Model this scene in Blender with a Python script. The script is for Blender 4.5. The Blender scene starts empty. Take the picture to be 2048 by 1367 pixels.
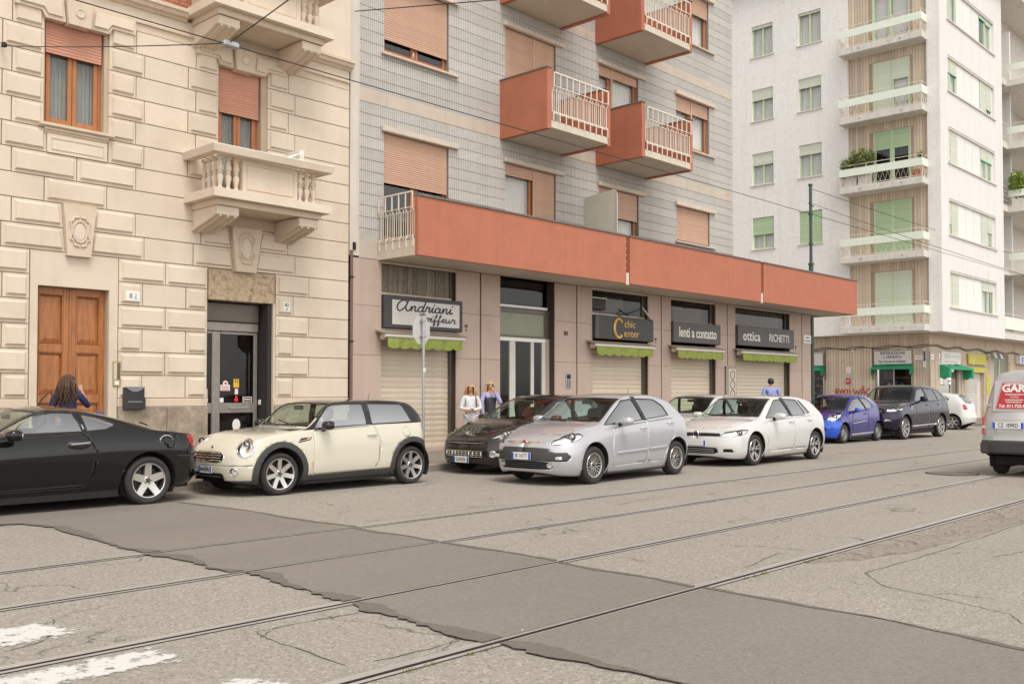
import bpy, bmesh, math, random
from mathutils import Vector, Matrix, noise as mnoise
random.seed(7)
R = math.radians
S = bpy.context.scene
COL = S.collection

# ---------------------------------------------------------------- camera
cam = bpy.data.cameras.new('camera')
camo = bpy.data.objects.new('camera', cam)
COL.objects.link(camo)
camo.location = (0, 0, 1.49)
camo.rotation_euler = (R(91.5), 0, R(43.25 - 90))
cam.sensor_width = 36.0
cam.lens = 1943 / 2048 * 36
cam.shift_y = 51.6 / 2048
cam.clip_start = 0.1
cam.clip_end = 2000
S.camera = camo

# ---------------------------------------------------------------- sky, sun, exposure
SUN_EL, SUN_AZ = 52.0, 205.0          # soft high light from behind the camera's left
W = bpy.data.worlds.new('World')
S.world = W
W.use_nodes = True
wn = W.node_tree
sky = wn.nodes.new('ShaderNodeTexSky')
sky.sky_type = 'NISHITA'
sky.sun_disc = False
sky.sun_elevation = R(SUN_EL)
sky.sun_rotation = R(SUN_AZ)
sky.air_density = 1.0
sky.dust_density = 1.0
sky.ozone_density = 0.6
hs = wn.nodes.new('ShaderNodeHueSaturation')
hs.inputs['Saturation'].default_value = 0.12
wn.links.new(sky.outputs[0], hs.inputs['Color'])
mx = wn.nodes.new('ShaderNodeMix')
mx.data_type = 'RGBA'
mx.blend_type = 'MULTIPLY'
mx.inputs[0].default_value = 1.0
mx.inputs[7].default_value = (1.0, 0.97, 0.93, 1)     # warm white balance of the overcast sky
wn.links.new(hs.outputs[0], mx.inputs[6])
bg = wn.nodes['Background']
bg.inputs[1].default_value = 0.15
wn.links.new(mx.outputs[2], bg.inputs[0])
sun = bpy.data.lights.new('sun', 'SUN')
sun.energy = 1.2
sun.angle = R(25)
sun.color = (1.0, 0.96, 0.9)
suno = bpy.data.objects.new('sun', sun)
COL.objects.link(suno)
# light comes from high above the street, slightly from behind the camera
suno.rotation_euler = Vector((0.25, 0.55, -1.05)).to_track_quat('-Z', 'Y').to_euler()
S.view_settings.view_transform = 'Standard'
S.view_settings.look = 'None'
S.view_settings.gamma = 1.0
S.view_settings.exposure = 0.78
S.render.engine = 'CYCLES'

# ---------------------------------------------------------------- helpers: materials
MATS = {}
def mat(name, c, rough=0.6, metal=0.0, var=0.0, vs=3.0, bump=0.0, bs=80.0, coat=0.0, rnd=0.0,
        dark=None, ds=1.5, dt=(0.55, 0.75), emit=0.0, spec=0.5, stretch=None, streak=None):
    """Principled material; var = fine value noise, dark = stain colour, rnd = per object value jitter."""
    if name in MATS:
        return MATS[name]
    m = bpy.data.materials.new(name)
    m.use_nodes = True
    nt = m.node_tree
    L = nt.links.new
    p = nt.nodes['Principled BSDF']
    p.inputs['Base Color'].default_value = (*c, 1)
    p.inputs['Roughness'].default_value = rough
    p.inputs['Metallic'].default_value = metal
    p.inputs['Specular IOR Level'].default_value = spec
    p.inputs['Coat Weight'].default_value = coat
    p.inputs['Coat Roughness'].default_value = 0.04
    if emit:
        p.inputs['Emission Color'].default_value = (*c, 1)
        p.inputs['Emission Strength'].default_value = emit
    tc = nt.nodes.new('ShaderNodeTexCoord')
    vec = tc.outputs['Object']
    if stretch:
        mp = nt.nodes.new('ShaderNodeMapping')
        mp.inputs['Scale'].default_value = stretch
        L(vec, mp.inputs[0])
        vec = mp.outputs[0]
    col = None
    def mixc(fac, a, b, mode='MIX'):
        k = nt.nodes.new('ShaderNodeMix')
        k.data_type = 'RGBA'
        k.blend_type = mode
        for s, v in ((k.inputs[0], fac), (k.inputs[6], a), (k.inputs[7], b)):
            if isinstance(v, (int, float)):
                s.default_value = v
            elif isinstance(v, tuple):
                s.default_value = (*v, 1)
            else:
                L(v, s)
        return k.outputs[2]
    if var:
        n = nt.nodes.new('ShaderNodeTexNoise')
        n.inputs['Scale'].default_value = vs
        n.inputs['Detail'].default_value = 6
        n.inputs['Roughness'].default_value = 0.65
        L(vec, n.inputs['Vector'])
        r = nt.nodes.new('ShaderNodeMapRange')
        r.inputs[1].default_value = 0.3
        r.inputs[2].default_value = 0.7
        L(n.outputs[0], r.inputs[0])
        col = mixc(r.outputs[0], tuple(max(0, x * (1 - var)) for x in c), tuple(min(1, x * (1 + var)) for x in c))
    if dark:
        n = nt.nodes.new('ShaderNodeTexNoise')
        n.inputs['Scale'].default_value = ds
        n.inputs['Detail'].default_value = 8
        n.inputs['Roughness'].default_value = 0.7
        L(vec, n.inputs['Vector'])
        r = nt.nodes.new('ShaderNodeMapRange')
        r.inputs[1].default_value = dt[0]
        r.inputs[2].default_value = dt[1]
        L(n.outputs[0], r.inputs[0])
        col = mixc(r.outputs[0], col if col else c, dark)
    if streak:                                  # rain streaks: noise drawn out vertically
        mp = nt.nodes.new('ShaderNodeMapping')
        mp.inputs['Scale'].default_value = (5.5, 5.5, 0.22)
        L(tc.outputs['Object'], mp.inputs[0])
        n = nt.nodes.new('ShaderNodeTexNoise')
        n.inputs['Scale'].default_value = 1.0
        n.inputs['Detail'].default_value = 7
        n.inputs['Roughness'].default_value = 0.7
        L(mp.outputs[0], n.inputs['Vector'])
        r = nt.nodes.new('ShaderNodeMapRange')
        r.inputs[1].default_value = 0.5
        r.inputs[2].default_value = 0.8
        r.inputs[4].default_value = streak
        L(n.outputs[0], r.inputs[0])
        col = mixc(r.outputs[0], col if col else c, tuple(x * 0.5 for x in c))
    if rnd:
        oi = nt.nodes.new('ShaderNodeObjectInfo')
        r = nt.nodes.new('ShaderNodeMapRange')
        r.inputs[3].default_value = 1 - rnd
        r.inputs[4].default_value = 1 + rnd
        L(oi.outputs['Random'], r.inputs[0])
        cb = nt.nodes.new('ShaderNodeCombineColor')
        for i in range(3):
            L(r.outputs[0], cb.inputs[i])
        col = mixc(1.0, col if col else c, cb.outputs[0], 'MULTIPLY')
    if col:
        L(col, p.inputs['Base Color'])
    if bump:
        n = nt.nodes.new('ShaderNodeTexNoise')
        n.inputs['Scale'].default_value = bs
        n.inputs['Detail'].default_value = 4
        L(vec, n.inputs['Vector'])
        b = nt.nodes.new('ShaderNodeBump')
        b.inputs['Strength'].default_value = min(1, bump)
        b.inputs['Distance'].default_value = 0.01
        L(n.outputs[0], b.inputs['Height'])
        L(b.outputs[0], p.inputs['Normal'])
    MATS[name] = m
    return m

def glass(name, tint=(0.6, 0.68, 0.66), rough=0.02, ior=1.5, refl=1.0):
    """Thin pane: tinted see-through mixed with a Fresnel mirror reflection."""
    if name in MATS:
        return MATS[name]
    m = bpy.data.materials.new(name)
    m.use_nodes = True
    nt = m.node_tree
    nt.nodes.remove(nt.nodes['Principled BSDF'])
    o = nt.nodes['Material Output']
    t = nt.nodes.new('ShaderNodeBsdfTransparent')
    t.inputs[0].default_value = (*tint, 1)
    g = nt.nodes.new('ShaderNodeBsdfGlossy')
    g.inputs[0].default_value = (refl, refl, refl, 1)
    g.inputs[1].default_value = rough
    f = nt.nodes.new('ShaderNodeFresnel')
    f.inputs[0].default_value = ior
    mx = nt.nodes.new('ShaderNodeMixShader')
    ge = nt.nodes.new('ShaderNodeNewGeometry')          # a pane's rear face must not mirror from the inside
    inv = nt.nodes.new('ShaderNodeMath')
    inv.operation = 'SUBTRACT'
    inv.inputs[0].default_value = 1.0
    nt.links.new(ge.outputs['Backfacing'], inv.inputs[1])
    mu = nt.nodes.new('ShaderNodeMath')
    mu.operation = 'MULTIPLY'
    nt.links.new(f.outputs[0], mu.inputs[0])
    nt.links.new(inv.outputs[0], mu.inputs[1])
    nt.links.new(mu.outputs[0], mx.inputs[0])
    nt.links.new(t.outputs[0], mx.inputs[1])
    nt.links.new(g.outputs[0], mx.inputs[2])
    nt.links.new(mx.outputs[0], o.inputs[0])
    MATS[name] = m
    return m

# ---------------------------------------------------------------- helpers: objects
def tag(o, label=None, cat=None, group=None, kind=None):
    if label: o['label'] = label
    if cat: o['category'] = cat
    if group: o['group'] = group
    if kind: o['kind'] = kind
    return o

def empty(name, loc, label=None, cat=None, group=None, rz=0.0):
    o = bpy.data.objects.new(name, None)
    o.empty_display_size = 0.2
    o.location = loc
    o.rotation_euler = (0, 0, rz)
    COL.objects.link(o)
    return tag(o, label, cat, group)

def wpos(o):
    """world base point of a thing or sub-part (all are kept unrotated in world metres)"""
    return Vector(o.location)

def sub(name, loc, parent, label=None):
    """an Empty for a part that has pieces of its own"""
    o = empty(name, loc, label)
    o.parent = parent
    o.matrix_parent_inverse = Matrix.Translation(-wpos(parent))
    return o

def link(name, me, m=None, parent=None, local=False):
    o = bpy.data.objects.new(name, me)
    COL.objects.link(o)
    if m and not me.materials:
        me.materials.append(m)
    if parent:
        o.parent = parent
        if not local:                       # mesh given in world coordinates
            o.matrix_parent_inverse = Matrix.Translation(-wpos(parent))
    return o

class MB:
    """Collects boxes, prisms, tubes and lathes; build() links them as ONE mesh object."""
    def __init__(s):
        s.v, s.f = [], []
    def add(s, v, f):
        n = len(s.v)
        s.v += [tuple(p) for p in v]
        s.f += [tuple(i + n for i in q) for q in f]
        return s
    def box(s, x0, x1, y0, y1, z0, z1):
        return s.add([(x0, y0, z0), (x1, y0, z0), (x1, y1, z0), (x0, y1, z0), (x0, y0, z1), (x1, y0, z1), (x1, y1, z1), (x0, y1, z1)],
                     [(0, 3, 2, 1), (4, 5, 6, 7), (0, 1, 5, 4), (1, 2, 6, 5), (2, 3, 7, 6), (3, 0, 4, 7)])
    def cbox(s, x0, x1, y0, y1, z0, z1, b=0.01):
        """chamfered box"""
        b = min(b, (x1 - x0) / 2.01, (y1 - y0) / 2.01, (z1 - z0) / 2.01)
        bm = bmesh.new()
        vs = []
        for x, sx in ((x0, 1), (x1, -1)):
            for y, sy in ((y0, 1), (y1, -1)):
                for z, sz in ((z0, 1), (z1, -1)):
                    vs += [(x + sx * b, y + sy * b, z), (x + sx * b, y, z + sz * b), (x, y + sy * b, z + sz * b)]
        for p in vs:
            bm.verts.new(p)
        r = bmesh.ops.convex_hull(bm, input=bm.verts[:])
        bmesh.ops.dissolve_limit(bm, angle_limit=0.01, verts=bm.verts[:], edges=bm.edges[:])
        bm.verts.ensure_lookup_table()
        for i, q in enumerate(bm.verts):
            q.index = i
        s.add([q.co[:] for q in bm.verts], [[q.index for q in f.verts] for f in bm.faces])
        bm.free()
        return s
    def prism(s, poly, axis, a, b):
        """extrude a closed 2D polygon along axis ('x': poly=(y,z), 'y': poly=(x,z), 'z': poly=(x,y))"""
        def P(u, w, t):
            return {'x': (t, u, w), 'y': (u, t, w), 'z': (u, w, t)}[axis]
        n = len(poly)
        ar = sum(poly[i][0] * poly[(i + 1) % n][1] - poly[(i + 1) % n][0] * poly[i][1] for i in range(n))
        flip = (ar > 0) == (axis != 'y')
        if flip != (b > a):
            a, b = b, a
        v = [P(u, w, a) for u, w in poly] + [P(u, w, b) for u, w in poly]
        f = [tuple(range(n - 1, -1, -1)), tuple(range(n, 2 * n))] + [(i, (i + 1) % n, n + (i + 1) % n, n + i) for i in range(n)]
        return s.add(v, f)
    def tube(s, pts, r, n=6, closed=False, caps=True):
        pts = [Vector(p) for p in pts]
        k = len(pts)
        rr = r if isinstance(r, (list, tuple)) else [r] * k
        base = len(s.v)
        up = None
        for i, p in enumerate(pts):
            a = pts[(i - 1) % k] if (i or closed) else p
            b = pts[(i + 1) % k] if (i < k - 1 or closed) else p
            d = (b - a).normalized()
            if up is None:
                up = d.orthogonal().normalized()
            up = (up - d * up.dot(d))
            up = up.normalized() if up.length > 1e-6 else d.orthogonal().normalized()
            w = d.cross(up)
            for j in range(n):
                t = 2 * math.pi * j / n
                s.v.append(tuple(p + (up * math.cos(t) + w * math.sin(t)) * rr[i]))
        m = k if closed else k - 1
        for i in range(m):
            i2 = (i + 1) % k
            for j in range(n):
                j2 = (j + 1) % n
                s.f.append((base + i * n + j, base + i * n + j2, base + i2 * n + j2, base + i2 * n + j))
        if caps and not closed:
            s.f.append(tuple(base + j for j in range(n - 1, -1, -1)))
            s.f.append(tuple(base + (k - 1) * n + j for j in range(n)))
        return s
    def lathe(s, prof, n=16, c=(0, 0, 0), axis='z', caps=True):
        """prof = [(r, t)...] revolved about axis through c"""
        base = len(s.v)
        k = len(prof)
        for r, t in prof:
            for j in range(n):
                a = 2 * math.pi * j / n
                u, w = r * math.cos(a), r * math.sin(a)
                q = {'z': (u, w, t), 'y': (w, t, u), 'x': (t, u, w)}[axis]
                s.v.append((c[0] + q[0], c[1] + q[1], c[2] + q[2]))
        for i in range(k - 1):
            for j in range(n):
                j2 = (j + 1) % n
                s.f.append((base + i * n + j, base + i * n + j2, base + (i + 1) * n + j2, base + (i + 1) * n + j))
        if not caps:
            return s
        if prof[0][0] > 1e-5:
            s.f.append(tuple(base + j for j in range(n - 1, -1, -1)))
        if prof[-1][0] > 1e-5:
            s.f.append(tuple(base + (k - 1) * n + j for j in range(n)))
        return s
    def ball(s, c, r, n=10, sc=(1, 1, 1)):
        k = len(s.v)
        s.lathe([(max(1e-6, r * math.sin(math.pi * i / n)), -r * math.cos(math.pi * i / n)) for i in range(n + 1)], n + 4, (0, 0, 0))
        for i in range(k, len(s.v)):
            q = s.v[i]
            s.v[i] = (c[0] + q[0] * sc[0], c[1] + q[1] * sc[1], c[2] + q[2] * sc[2])
        return s
    def sweep(s, prof, path):
        """prof = [(offset_out, z)] swept along an open plan path [(x,y)] ; out is to the right of travel"""
        n = len(prof)
        base = len(s.v)
        P = [Vector((x, y)) for x, y in path]
        for i, p in enumerate(P):
            d1 = (P[i] - P[i - 1]).normalized() if i else (P[1] - P[0]).normalized()
            d2 = (P[i + 1] - P[i]).normalized() if i < len(P) - 1 else d1
            n1 = Vector((d1.y, -d1.x))
            n2 = Vector((d2.y, -d2.x))
            m = (n1 + n2).normalized()
            m /= max(0.3, m.dot(n1))
            for o, z in prof:
                s.v.append((p.x + m.x * o, p.y + m.y * o, z))
        for i in range(len(P) - 1):
            for j in range(n):
                j2 = (j + 1) % n
                s.f.append((base + i * n + j, base + (i + 1) * n + j, base + (i + 1) * n + j2, base + i * n + j2))
        s.f.append(tuple(base + j for j in range(n)))
        s.f.append(tuple(base + (len(P) - 1) * n + j for j in range(n - 1, -1, -1)))
        return s
    def mesh(s, name, smooth=False, fix=False):
        me = bpy.data.meshes.new(name)
        me.from_pydata(s.v, [], s.f)
        if fix:
            bm = bmesh.new()
            bm.from_mesh(me)
            bmesh.ops.remove_doubles(bm, verts=bm.verts, dist=1e-5)
            bmesh.ops.recalc_face_normals(bm, faces=bm.faces)
            bm.to_mesh(me)
            bm.free()
        if smooth:
            me.shade_smooth()
            me.set_sharp_from_angle(angle=R(smooth if smooth > 1 else 40))
        me.update()
        return me
    def build(s, name, m, parent=None, smooth=False, fix=True, local=False):
        return link(name, s.mesh(name, smooth, fix), m, parent, local)

def bx(name, m, parent, x0, x1, y0, y1, z0, z1, b=0.0):
    q = MB()
    q.cbox(x0, x1, y0, y1, z0, z1, b) if b else q.box(x0, x1, y0, y1, z0, z1)
    return q.build(name, m, parent, fix=False)

def text_mesh(s, size=0.2, depth=0.004, sx=1.0, bold=0.0, align='CENTER', shear=0.0, spacing=1.0, res=3):
    cu = bpy.data.curves.new('t', 'FONT')
    cu.body = s
    cu.size = size
    cu.extrude = depth
    cu.offset = bold
    cu.align_x = align
    cu.align_y = 'CENTER'
    cu.shear = shear
    cu.space_character = spacing
    cu.resolution_u = res
    o = bpy.data.objects.new('t', cu)
    COL.objects.link(o)
    bpy.context.view_layer.update()
    me = bpy.data.meshes.new_from_object(o.evaluated_get(bpy.context.evaluated_depsgraph_get()))
    bpy.data.objects.remove(o)
    bpy.data.curves.remove(cu)
    me.materials.clear()
    for v in me.vertices:
        v.co.x *= sx
    return me

def text(name, s, m, parent, at, size=0.2, face='-y', local=False, **k):
    """flat lettering standing in the XZ plane (face -y) or the YZ plane (face -x), or facing +-x of a car"""
    me = text_mesh(s, size, **k)
    rot = {'-y': Matrix.Rotation(R(90), 4, 'X'),
           '-x': Matrix.Rotation(R(-90), 4, 'Z') @ Matrix.Rotation(R(90), 4, 'X'),
           '+x': Matrix.Rotation(R(90), 4, 'Z') @ Matrix.Rotation(R(90), 4, 'X')}[face]
    me.transform(Matrix.Translation(at) @ rot)
    return link(name, me, m, parent, local)

def stroke_mesh(strokes, r, f):
    """hand lettering: strokes = polylines in 2D, f maps (u,v) to a world point, drawn as thin round strokes"""
    q = MB()
    for st in strokes:
        pts = []
        n = len(st)
        for i in range(n - 1):                      # Catmull-Rom
            p0, p1, p2, p3 = st[max(0, i - 1)], st[i], st[i + 1], st[min(n - 1, i + 2)]
            for k in range(4):
                t = k / 4
                pts.append(tuple(0.5 * (2 * p1[c] + (p2[c] - p0[c]) * t + (2 * p0[c] - 5 * p1[c] + 4 * p2[c] - p3[c]) * t * t
                                        + (3 * p1[c] - p0[c] - 3 * p2[c] + p3[c]) * t ** 3) for c in (0, 1)))
        pts.append(st[-1])
        q.tube([f(*p) for p in pts], r, 5)
    return q

def print_line(name, m, parent, at, w, h, face='-y', local=False, n=7, seed=0):
    """a line of print too small to read: a row of uneven short strokes"""
    rnd_ = random.Random(seed + n)
    q = MB()
    u = -w / 2
    while u < w / 2 - .001:
        d = min(w / 2 - u, w / n * rnd_.uniform(.5, .95))
        a, b = u, u + d
        z0, z1 = -h * .5 * rnd_.uniform(.6, 1), h * .5 * rnd_.uniform(.6, 1)
        P = [(a, z0), (b, z0), (b, z1), (a, z1)]
        q.add([{'-y': (at[0] + i, at[1], at[2] + k), '+x': (at[0], at[1] + i, at[2] + k), '-x': (at[0], at[1] - i, at[2] + k)}[face] for i, k in P], [(0, 1, 2, 3)])
        u = b + w / n * .25
    o = q.build(name, m, parent, fix=False, local=local)
    o['kind'] = 'stuff'
    return o

# ---------------------------------------------------------------- shared materials
M_CREAM = mat('cream_stucco', (0.66, 0.56, 0.445), 0.85, var=0.05, vs=1.2, bump=0.12, bs=120, rnd=0.04, streak=0.14, dark=(0.54, 0.44, 0.315), ds=0.9, dt=(0.5, 0.85))
M_CREAM2 = mat('cream_moulding', (0.62, 0.505, 0.385), 0.85, var=0.07, vs=3, bump=0.1, bs=90, streak=0.25, dark=(0.36, 0.27, 0.18), ds=1.6, dt=(0.58, 0.9))
M_GROOVE = mat('joint_stucco', (0.47, 0.37, 0.27), 0.9, var=0.1, vs=2)
M_STONE = mat('plinth_stone', (0.33, 0.27, 0.2), 0.75, var=0.3, vs=9, bump=0.2, bs=60, dark=(0.2, 0.16, 0.115), ds=2.5, dt=(0.45, 0.7), rnd=0.08)
M_WOOD = mat('door_wood', (0.36, 0.135, 0.04), 0.45, var=0.3, vs=5, stretch=(6, 6, 0.5), coat=0.15, bump=0.05, bs=40)
M_WFRAME = mat('window_wood', (0.4, 0.15, 0.05), 0.4, var=0.2, vs=6, stretch=(5, 5, 0.6))
M_SLATP = mat('shutter_pink_plastic', (0.55, 0.27, 0.185), 0.5, var=0.06, vs=3, rnd=0.04)
M_SLATB = mat('shutter_tan_plastic', (0.55, 0.355, 0.25), 0.5, var=0.06, vs=3, rnd=0.04)
M_IRON = mat('dark_iron', (0.03, 0.03, 0.03), 0.5, metal=0.6)
M_BLACK = mat('black_plastic', (0.018, 0.018, 0.018), 0.5)
M_GLASSW = glass('window_glass', (0.9, 0.92, 0.91), 0.02, 1.6)
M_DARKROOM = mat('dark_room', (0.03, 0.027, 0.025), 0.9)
M_CURT = mat('net_curtain', (0.78, 0.77, 0.74), 0.9, var=0.12, vs=6, stretch=(14, 14, 0.4))
M_ALU = mat('aluminium', (0.5, 0.49, 0.47), 0.35, metal=0.8, var=0.05)
M_WHITE = mat('white_paint', (0.78, 0.76, 0.71), 0.5, var=0.03)
M_STEEL = mat('galvanised_steel', (0.42, 0.43, 0.43), 0.4, metal=0.7, var=0.12, vs=12)
# ================================================================ GROUND
RAILS = [(8.66, 8.79), (7.20, 7.38), (5.61, 5.68), (4.08, 4.15)]      # y at x=4 and at x=28
def rail_y(k, x):
    a, b = RAILS[k]
    return a + (b - a) * (x - 4) / 24

def asphalt(name, base, dark, light, scale, crack=0.0, patchy=0.25):
    m = bpy.data.materials.new(name)
    m.use_nodes = True
    nt = m.node_tree
    L = nt.links.new
    N = nt.nodes.new
    p = nt.nodes['Principled BSDF']
    p.inputs['Roughness'].default_value = 0.82
    p.inputs['Specular IOR Level'].default_value = 0.35
    tc = N('ShaderNodeTexCoord')
    def mixc(fac, a, b, mode='MIX'):
        k = N('ShaderNodeMix')
        k.data_type = 'RGBA'
        k.blend_type = mode
        for s, v in ((k.inputs[0], fac), (k.inputs[6], a), (k.inputs[7], b)):
            if isinstance(v, (int, float)): s.default_value = v
            elif isinstance(v, tuple): s.default_value = (*v, 1)
            else: L(v, s)
        return k.outputs[2]
    def rng(x, a, b, c=0.0, d=1.0):
        r = N('ShaderNodeMapRange')
        for i, v in enumerate((a, b, c, d)): r.inputs[i + 1].default_value = v
        L(x, r.inputs[0])
        return r.outputs[0]
    # stones in the mix: voronoi cells with random value
    v = N('ShaderNodeTexVoronoi'); v.inputs['Scale'].default_value = scale
    L(tc.outputs['Object'], v.inputs['Vector'])
    sp = N('ShaderNodeSeparateColor'); L(v.outputs['Color'], sp.inputs[0])
    c = mixc(rng(sp.outputs[0], 0.0, 0.22), dark, base)
    c = mixc(rng(sp.outputs[1], 0.8, 1.0), c, light)
    # fine and broad tone
    n1 = N('ShaderNodeTexNoise'); n1.inputs['Scale'].default_value = 0.55; n1.inputs['Detail'].default_value = 7; n1.inputs['Roughness'].default_value = 0.62
    mp = N('ShaderNodeMapping'); mp.inputs['Scale'].default_value = (0.35, 1.0, 1.0); L(tc.outputs['Object'], mp.inputs[0]); L(mp.outputs[0], n1.inputs['Vector'])
    c = mixc(rng(n1.outputs[0], 0.35, 0.7, 0.0, patchy), c, dark)
    n2 = N('ShaderNodeTexNoise'); n2.inputs['Scale'].default_value = 26; n2.inputs['Detail'].default_value = 5
    L(tc.outputs['Object'], n2.inputs['Vector'])
    c = mixc(rng(n2.outputs[0], 0.4, 0.75, 0.0, 0.35), c, light)
    n4 = N('ShaderNodeTexNoise'); n4.inputs['Scale'].default_value = 2.3; n4.inputs['Detail'].default_value = 9; n4.inputs['Roughness'].default_value = 0.8
    L(tc.outputs['Object'], n4.inputs['Vector'])
    c = mixc(rng(n4.outputs[0], 0.55, 0.72, 0.0, 0.4), c, dark)
    hgt = rng(n2.outputs[0], 0.3, 0.7)
    if crack:
        vc = N('ShaderNodeTexVoronoi'); vc.feature = 'DISTANCE_TO_EDGE'; vc.inputs['Scale'].default_value = 0.42
        nd = N('ShaderNodeTexNoise'); nd.inputs['Scale'].default_value = 2.2; nd.inputs['Detail'].default_value = 6
        L(tc.outputs['Object'], nd.inputs['Vector'])
        ad = N('ShaderNodeMix'); ad.data_type = 'RGBA'; ad.blend_type = 'LINEAR_LIGHT'; ad.inputs[0].default_value = 0.35
        L(tc.outputs['Object'], ad.inputs[6]); L(nd.outputs['Color'], ad.inputs[7]); L(ad.outputs[2], vc.inputs['Vector'])
        n3 = N('ShaderNodeTexNoise'); n3.inputs['Scale'].default_value = 0.9; n3.inputs['Detail'].default_value = 3
        L(tc.outputs['Object'], n3.inputs['Vector'])
        mm = N('ShaderNodeMath'); mm.operation = 'MULTIPLY'
        L(rng(vc.outputs['Distance'], 0.0, 0.007, 1.0, 0.0), mm.inputs[0]); L(rng(n3.outputs[0], 0.5, 0.58), mm.inputs[1])
        m2 = N('ShaderNodeMath'); m2.operation = 'MULTIPLY'; L(mm.outputs[0], m2.inputs[0]); m2.inputs[1].default_value = crack
        c = mixc(m2.outputs[0], c, tuple(x * 0.35 for x in dark))
    L(c, p.inputs['Base Color'])
    b = N('ShaderNodeBump'); b.inputs['Strength'].default_value = 0.55; b.inputs['Distance'].default_value = 0.006
    hh = N('ShaderNodeMath'); hh.operation = 'ADD'; L(sp.outputs[0], hh.inputs[0]); L(hgt, hh.inputs[1]); L(hh.outputs[0], b.inputs['Height'])
    L(b.outputs[0], p.inputs['Normal'])
    return m

M_ROAD = asphalt('old_asphalt', (0.3, 0.268, 0.226), (0.165, 0.143, 0.118), (0.47, 0.43, 0.375), 75, 0.8, 0.22)
M_PATCH = asphalt('patch_asphalt', (0.225, 0.197, 0.168), (0.17, 0.147, 0.124), (0.28, 0.248, 0.214), 90, 0.0, 0.6)
M_TAR = asphalt('tar_edge', (0.16, 0.138, 0.114), (0.12, 0.103, 0.085), (0.2, 0.173, 0.145), 110, 0.0, 0.2)
M_SIDEW = asphalt('sidewalk_asphalt', (0.25, 0.205, 0.17), (0.16, 0.13, 0.105), (0.31, 0.26, 0.22), 120, 0.6, 0.3)
M_KERB = mat('kerb_granite', (0.27, 0.24, 0.21), 0.7, var=0.25, vs=20, rnd=0.12, bump=0.2, bs=40)
M_RAIL = mat('rail_steel', (0.5, 0.475, 0.445), 0.35, metal=0.4, var=0.15, vs=8, stretch=(0.5, 6, 6))
M_RAILD = mat('rail_groove_dark', (0.045, 0.037, 0.03), 0.9, var=0.3, vs=20)  # one dark colour for groove floor, upright rail faces and manhole ring

def sheet(name, polys, z, m, parent=None):
    v, f = [], []
    for p in polys:
        k = len(v)
        v += [(x, y, z) for x, y in p]
        ar = sum(p[i][0] * p[(i + 1) % len(p)][1] - p[(i + 1) % len(p)][0] * p[i][1] for i in range(len(p)))
        f.append(tuple(range(k, k + len(p)))[::1 if ar > 0 else -1])
    me = bpy.data.meshes.new(name)
    me.from_pydata(v, [], f)
    return link(name, me, m, parent)

X0, X1 = -40.0, 130.0
HW = 0.075                                     # half width of the slot a rail sits in
gr = sheet('ground', [[(-600, -600), (600, -600), (600, 600), (-600, 600)]], -0.14, mat('far_ground', (0.16, 0.135, 0.11), 0.9, var=0.2, vs=0.2))
tag(gr, kind='structure')
KERB_Y = 13.85
edges = []
for k in range(4):
    edges.append(([X0, rail_y(k, X0) + HW], [X1, rail_y(k, X1) + HW], [X0, rail_y(k, X0) - HW], [X1, rail_y(k, X1) - HW]))
polys = []
top = ([X0, KERB_Y], [X1, KERB_Y])
for a, b, c, d in edges:
    polys.append([a, b, top[1], top[0]])
    top = (c, d)
polys.append([[X0, -40], [X1, -40], top[1], top[0]])
polys.append([[36.6, KERB_Y], [46.9, KERB_Y], [46.9, 90], [36.6, 90]])        # side street
road = sheet('road', polys, 0.0, M_ROAD)
tag(road, kind='structure')

for k in range(4):
    a, b = Vector((X0, rail_y(k, X0), 0)), Vector((X1, rail_y(k, X1), 0))
    r = empty('tram_rail', (4, rail_y(k, 4), 0),
              ['grooved tram rail farthest across the road, nearest the parked cars', 'thin dark tram rail, second from the parked cars',
               'tram rail third from the parked cars, passing under the van', 'wide worn tram rail nearest the camera'][k], 'rail', 'tram rails in the road')
    def strip(y0, y1, z0, z1=None, z2=None):
        z1 = z0 if z1 is None else z1
        return [(a.x, a.y + y0, z0), (b.x, b.y + y0, z0), (b.x, b.y + y1, z1), (a.x, a.y + y1, z1)]
    q = MB()
    h = 0.006
    # head (far side), groove floor, guard lip (near side)
    for y0, y1 in ((0.004, 0.074), (-0.072, -0.034)):
        q.add(strip(y0, y1, h), [(0, 1, 2, 3)])
    q.build('rail_head', M_RAIL, r, fix=False)
    q = MB()
    q.add(strip(-HW, HW, -0.028), [(0, 1, 2, 3)])
    for y0 in (.004, .074, -.072, -.034): q.add(strip(y0, y0, h - .0005, -0.028), [(0, 1, 2, 3)])
    q.build('groove', M_RAILD, r, fix=False)

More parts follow.
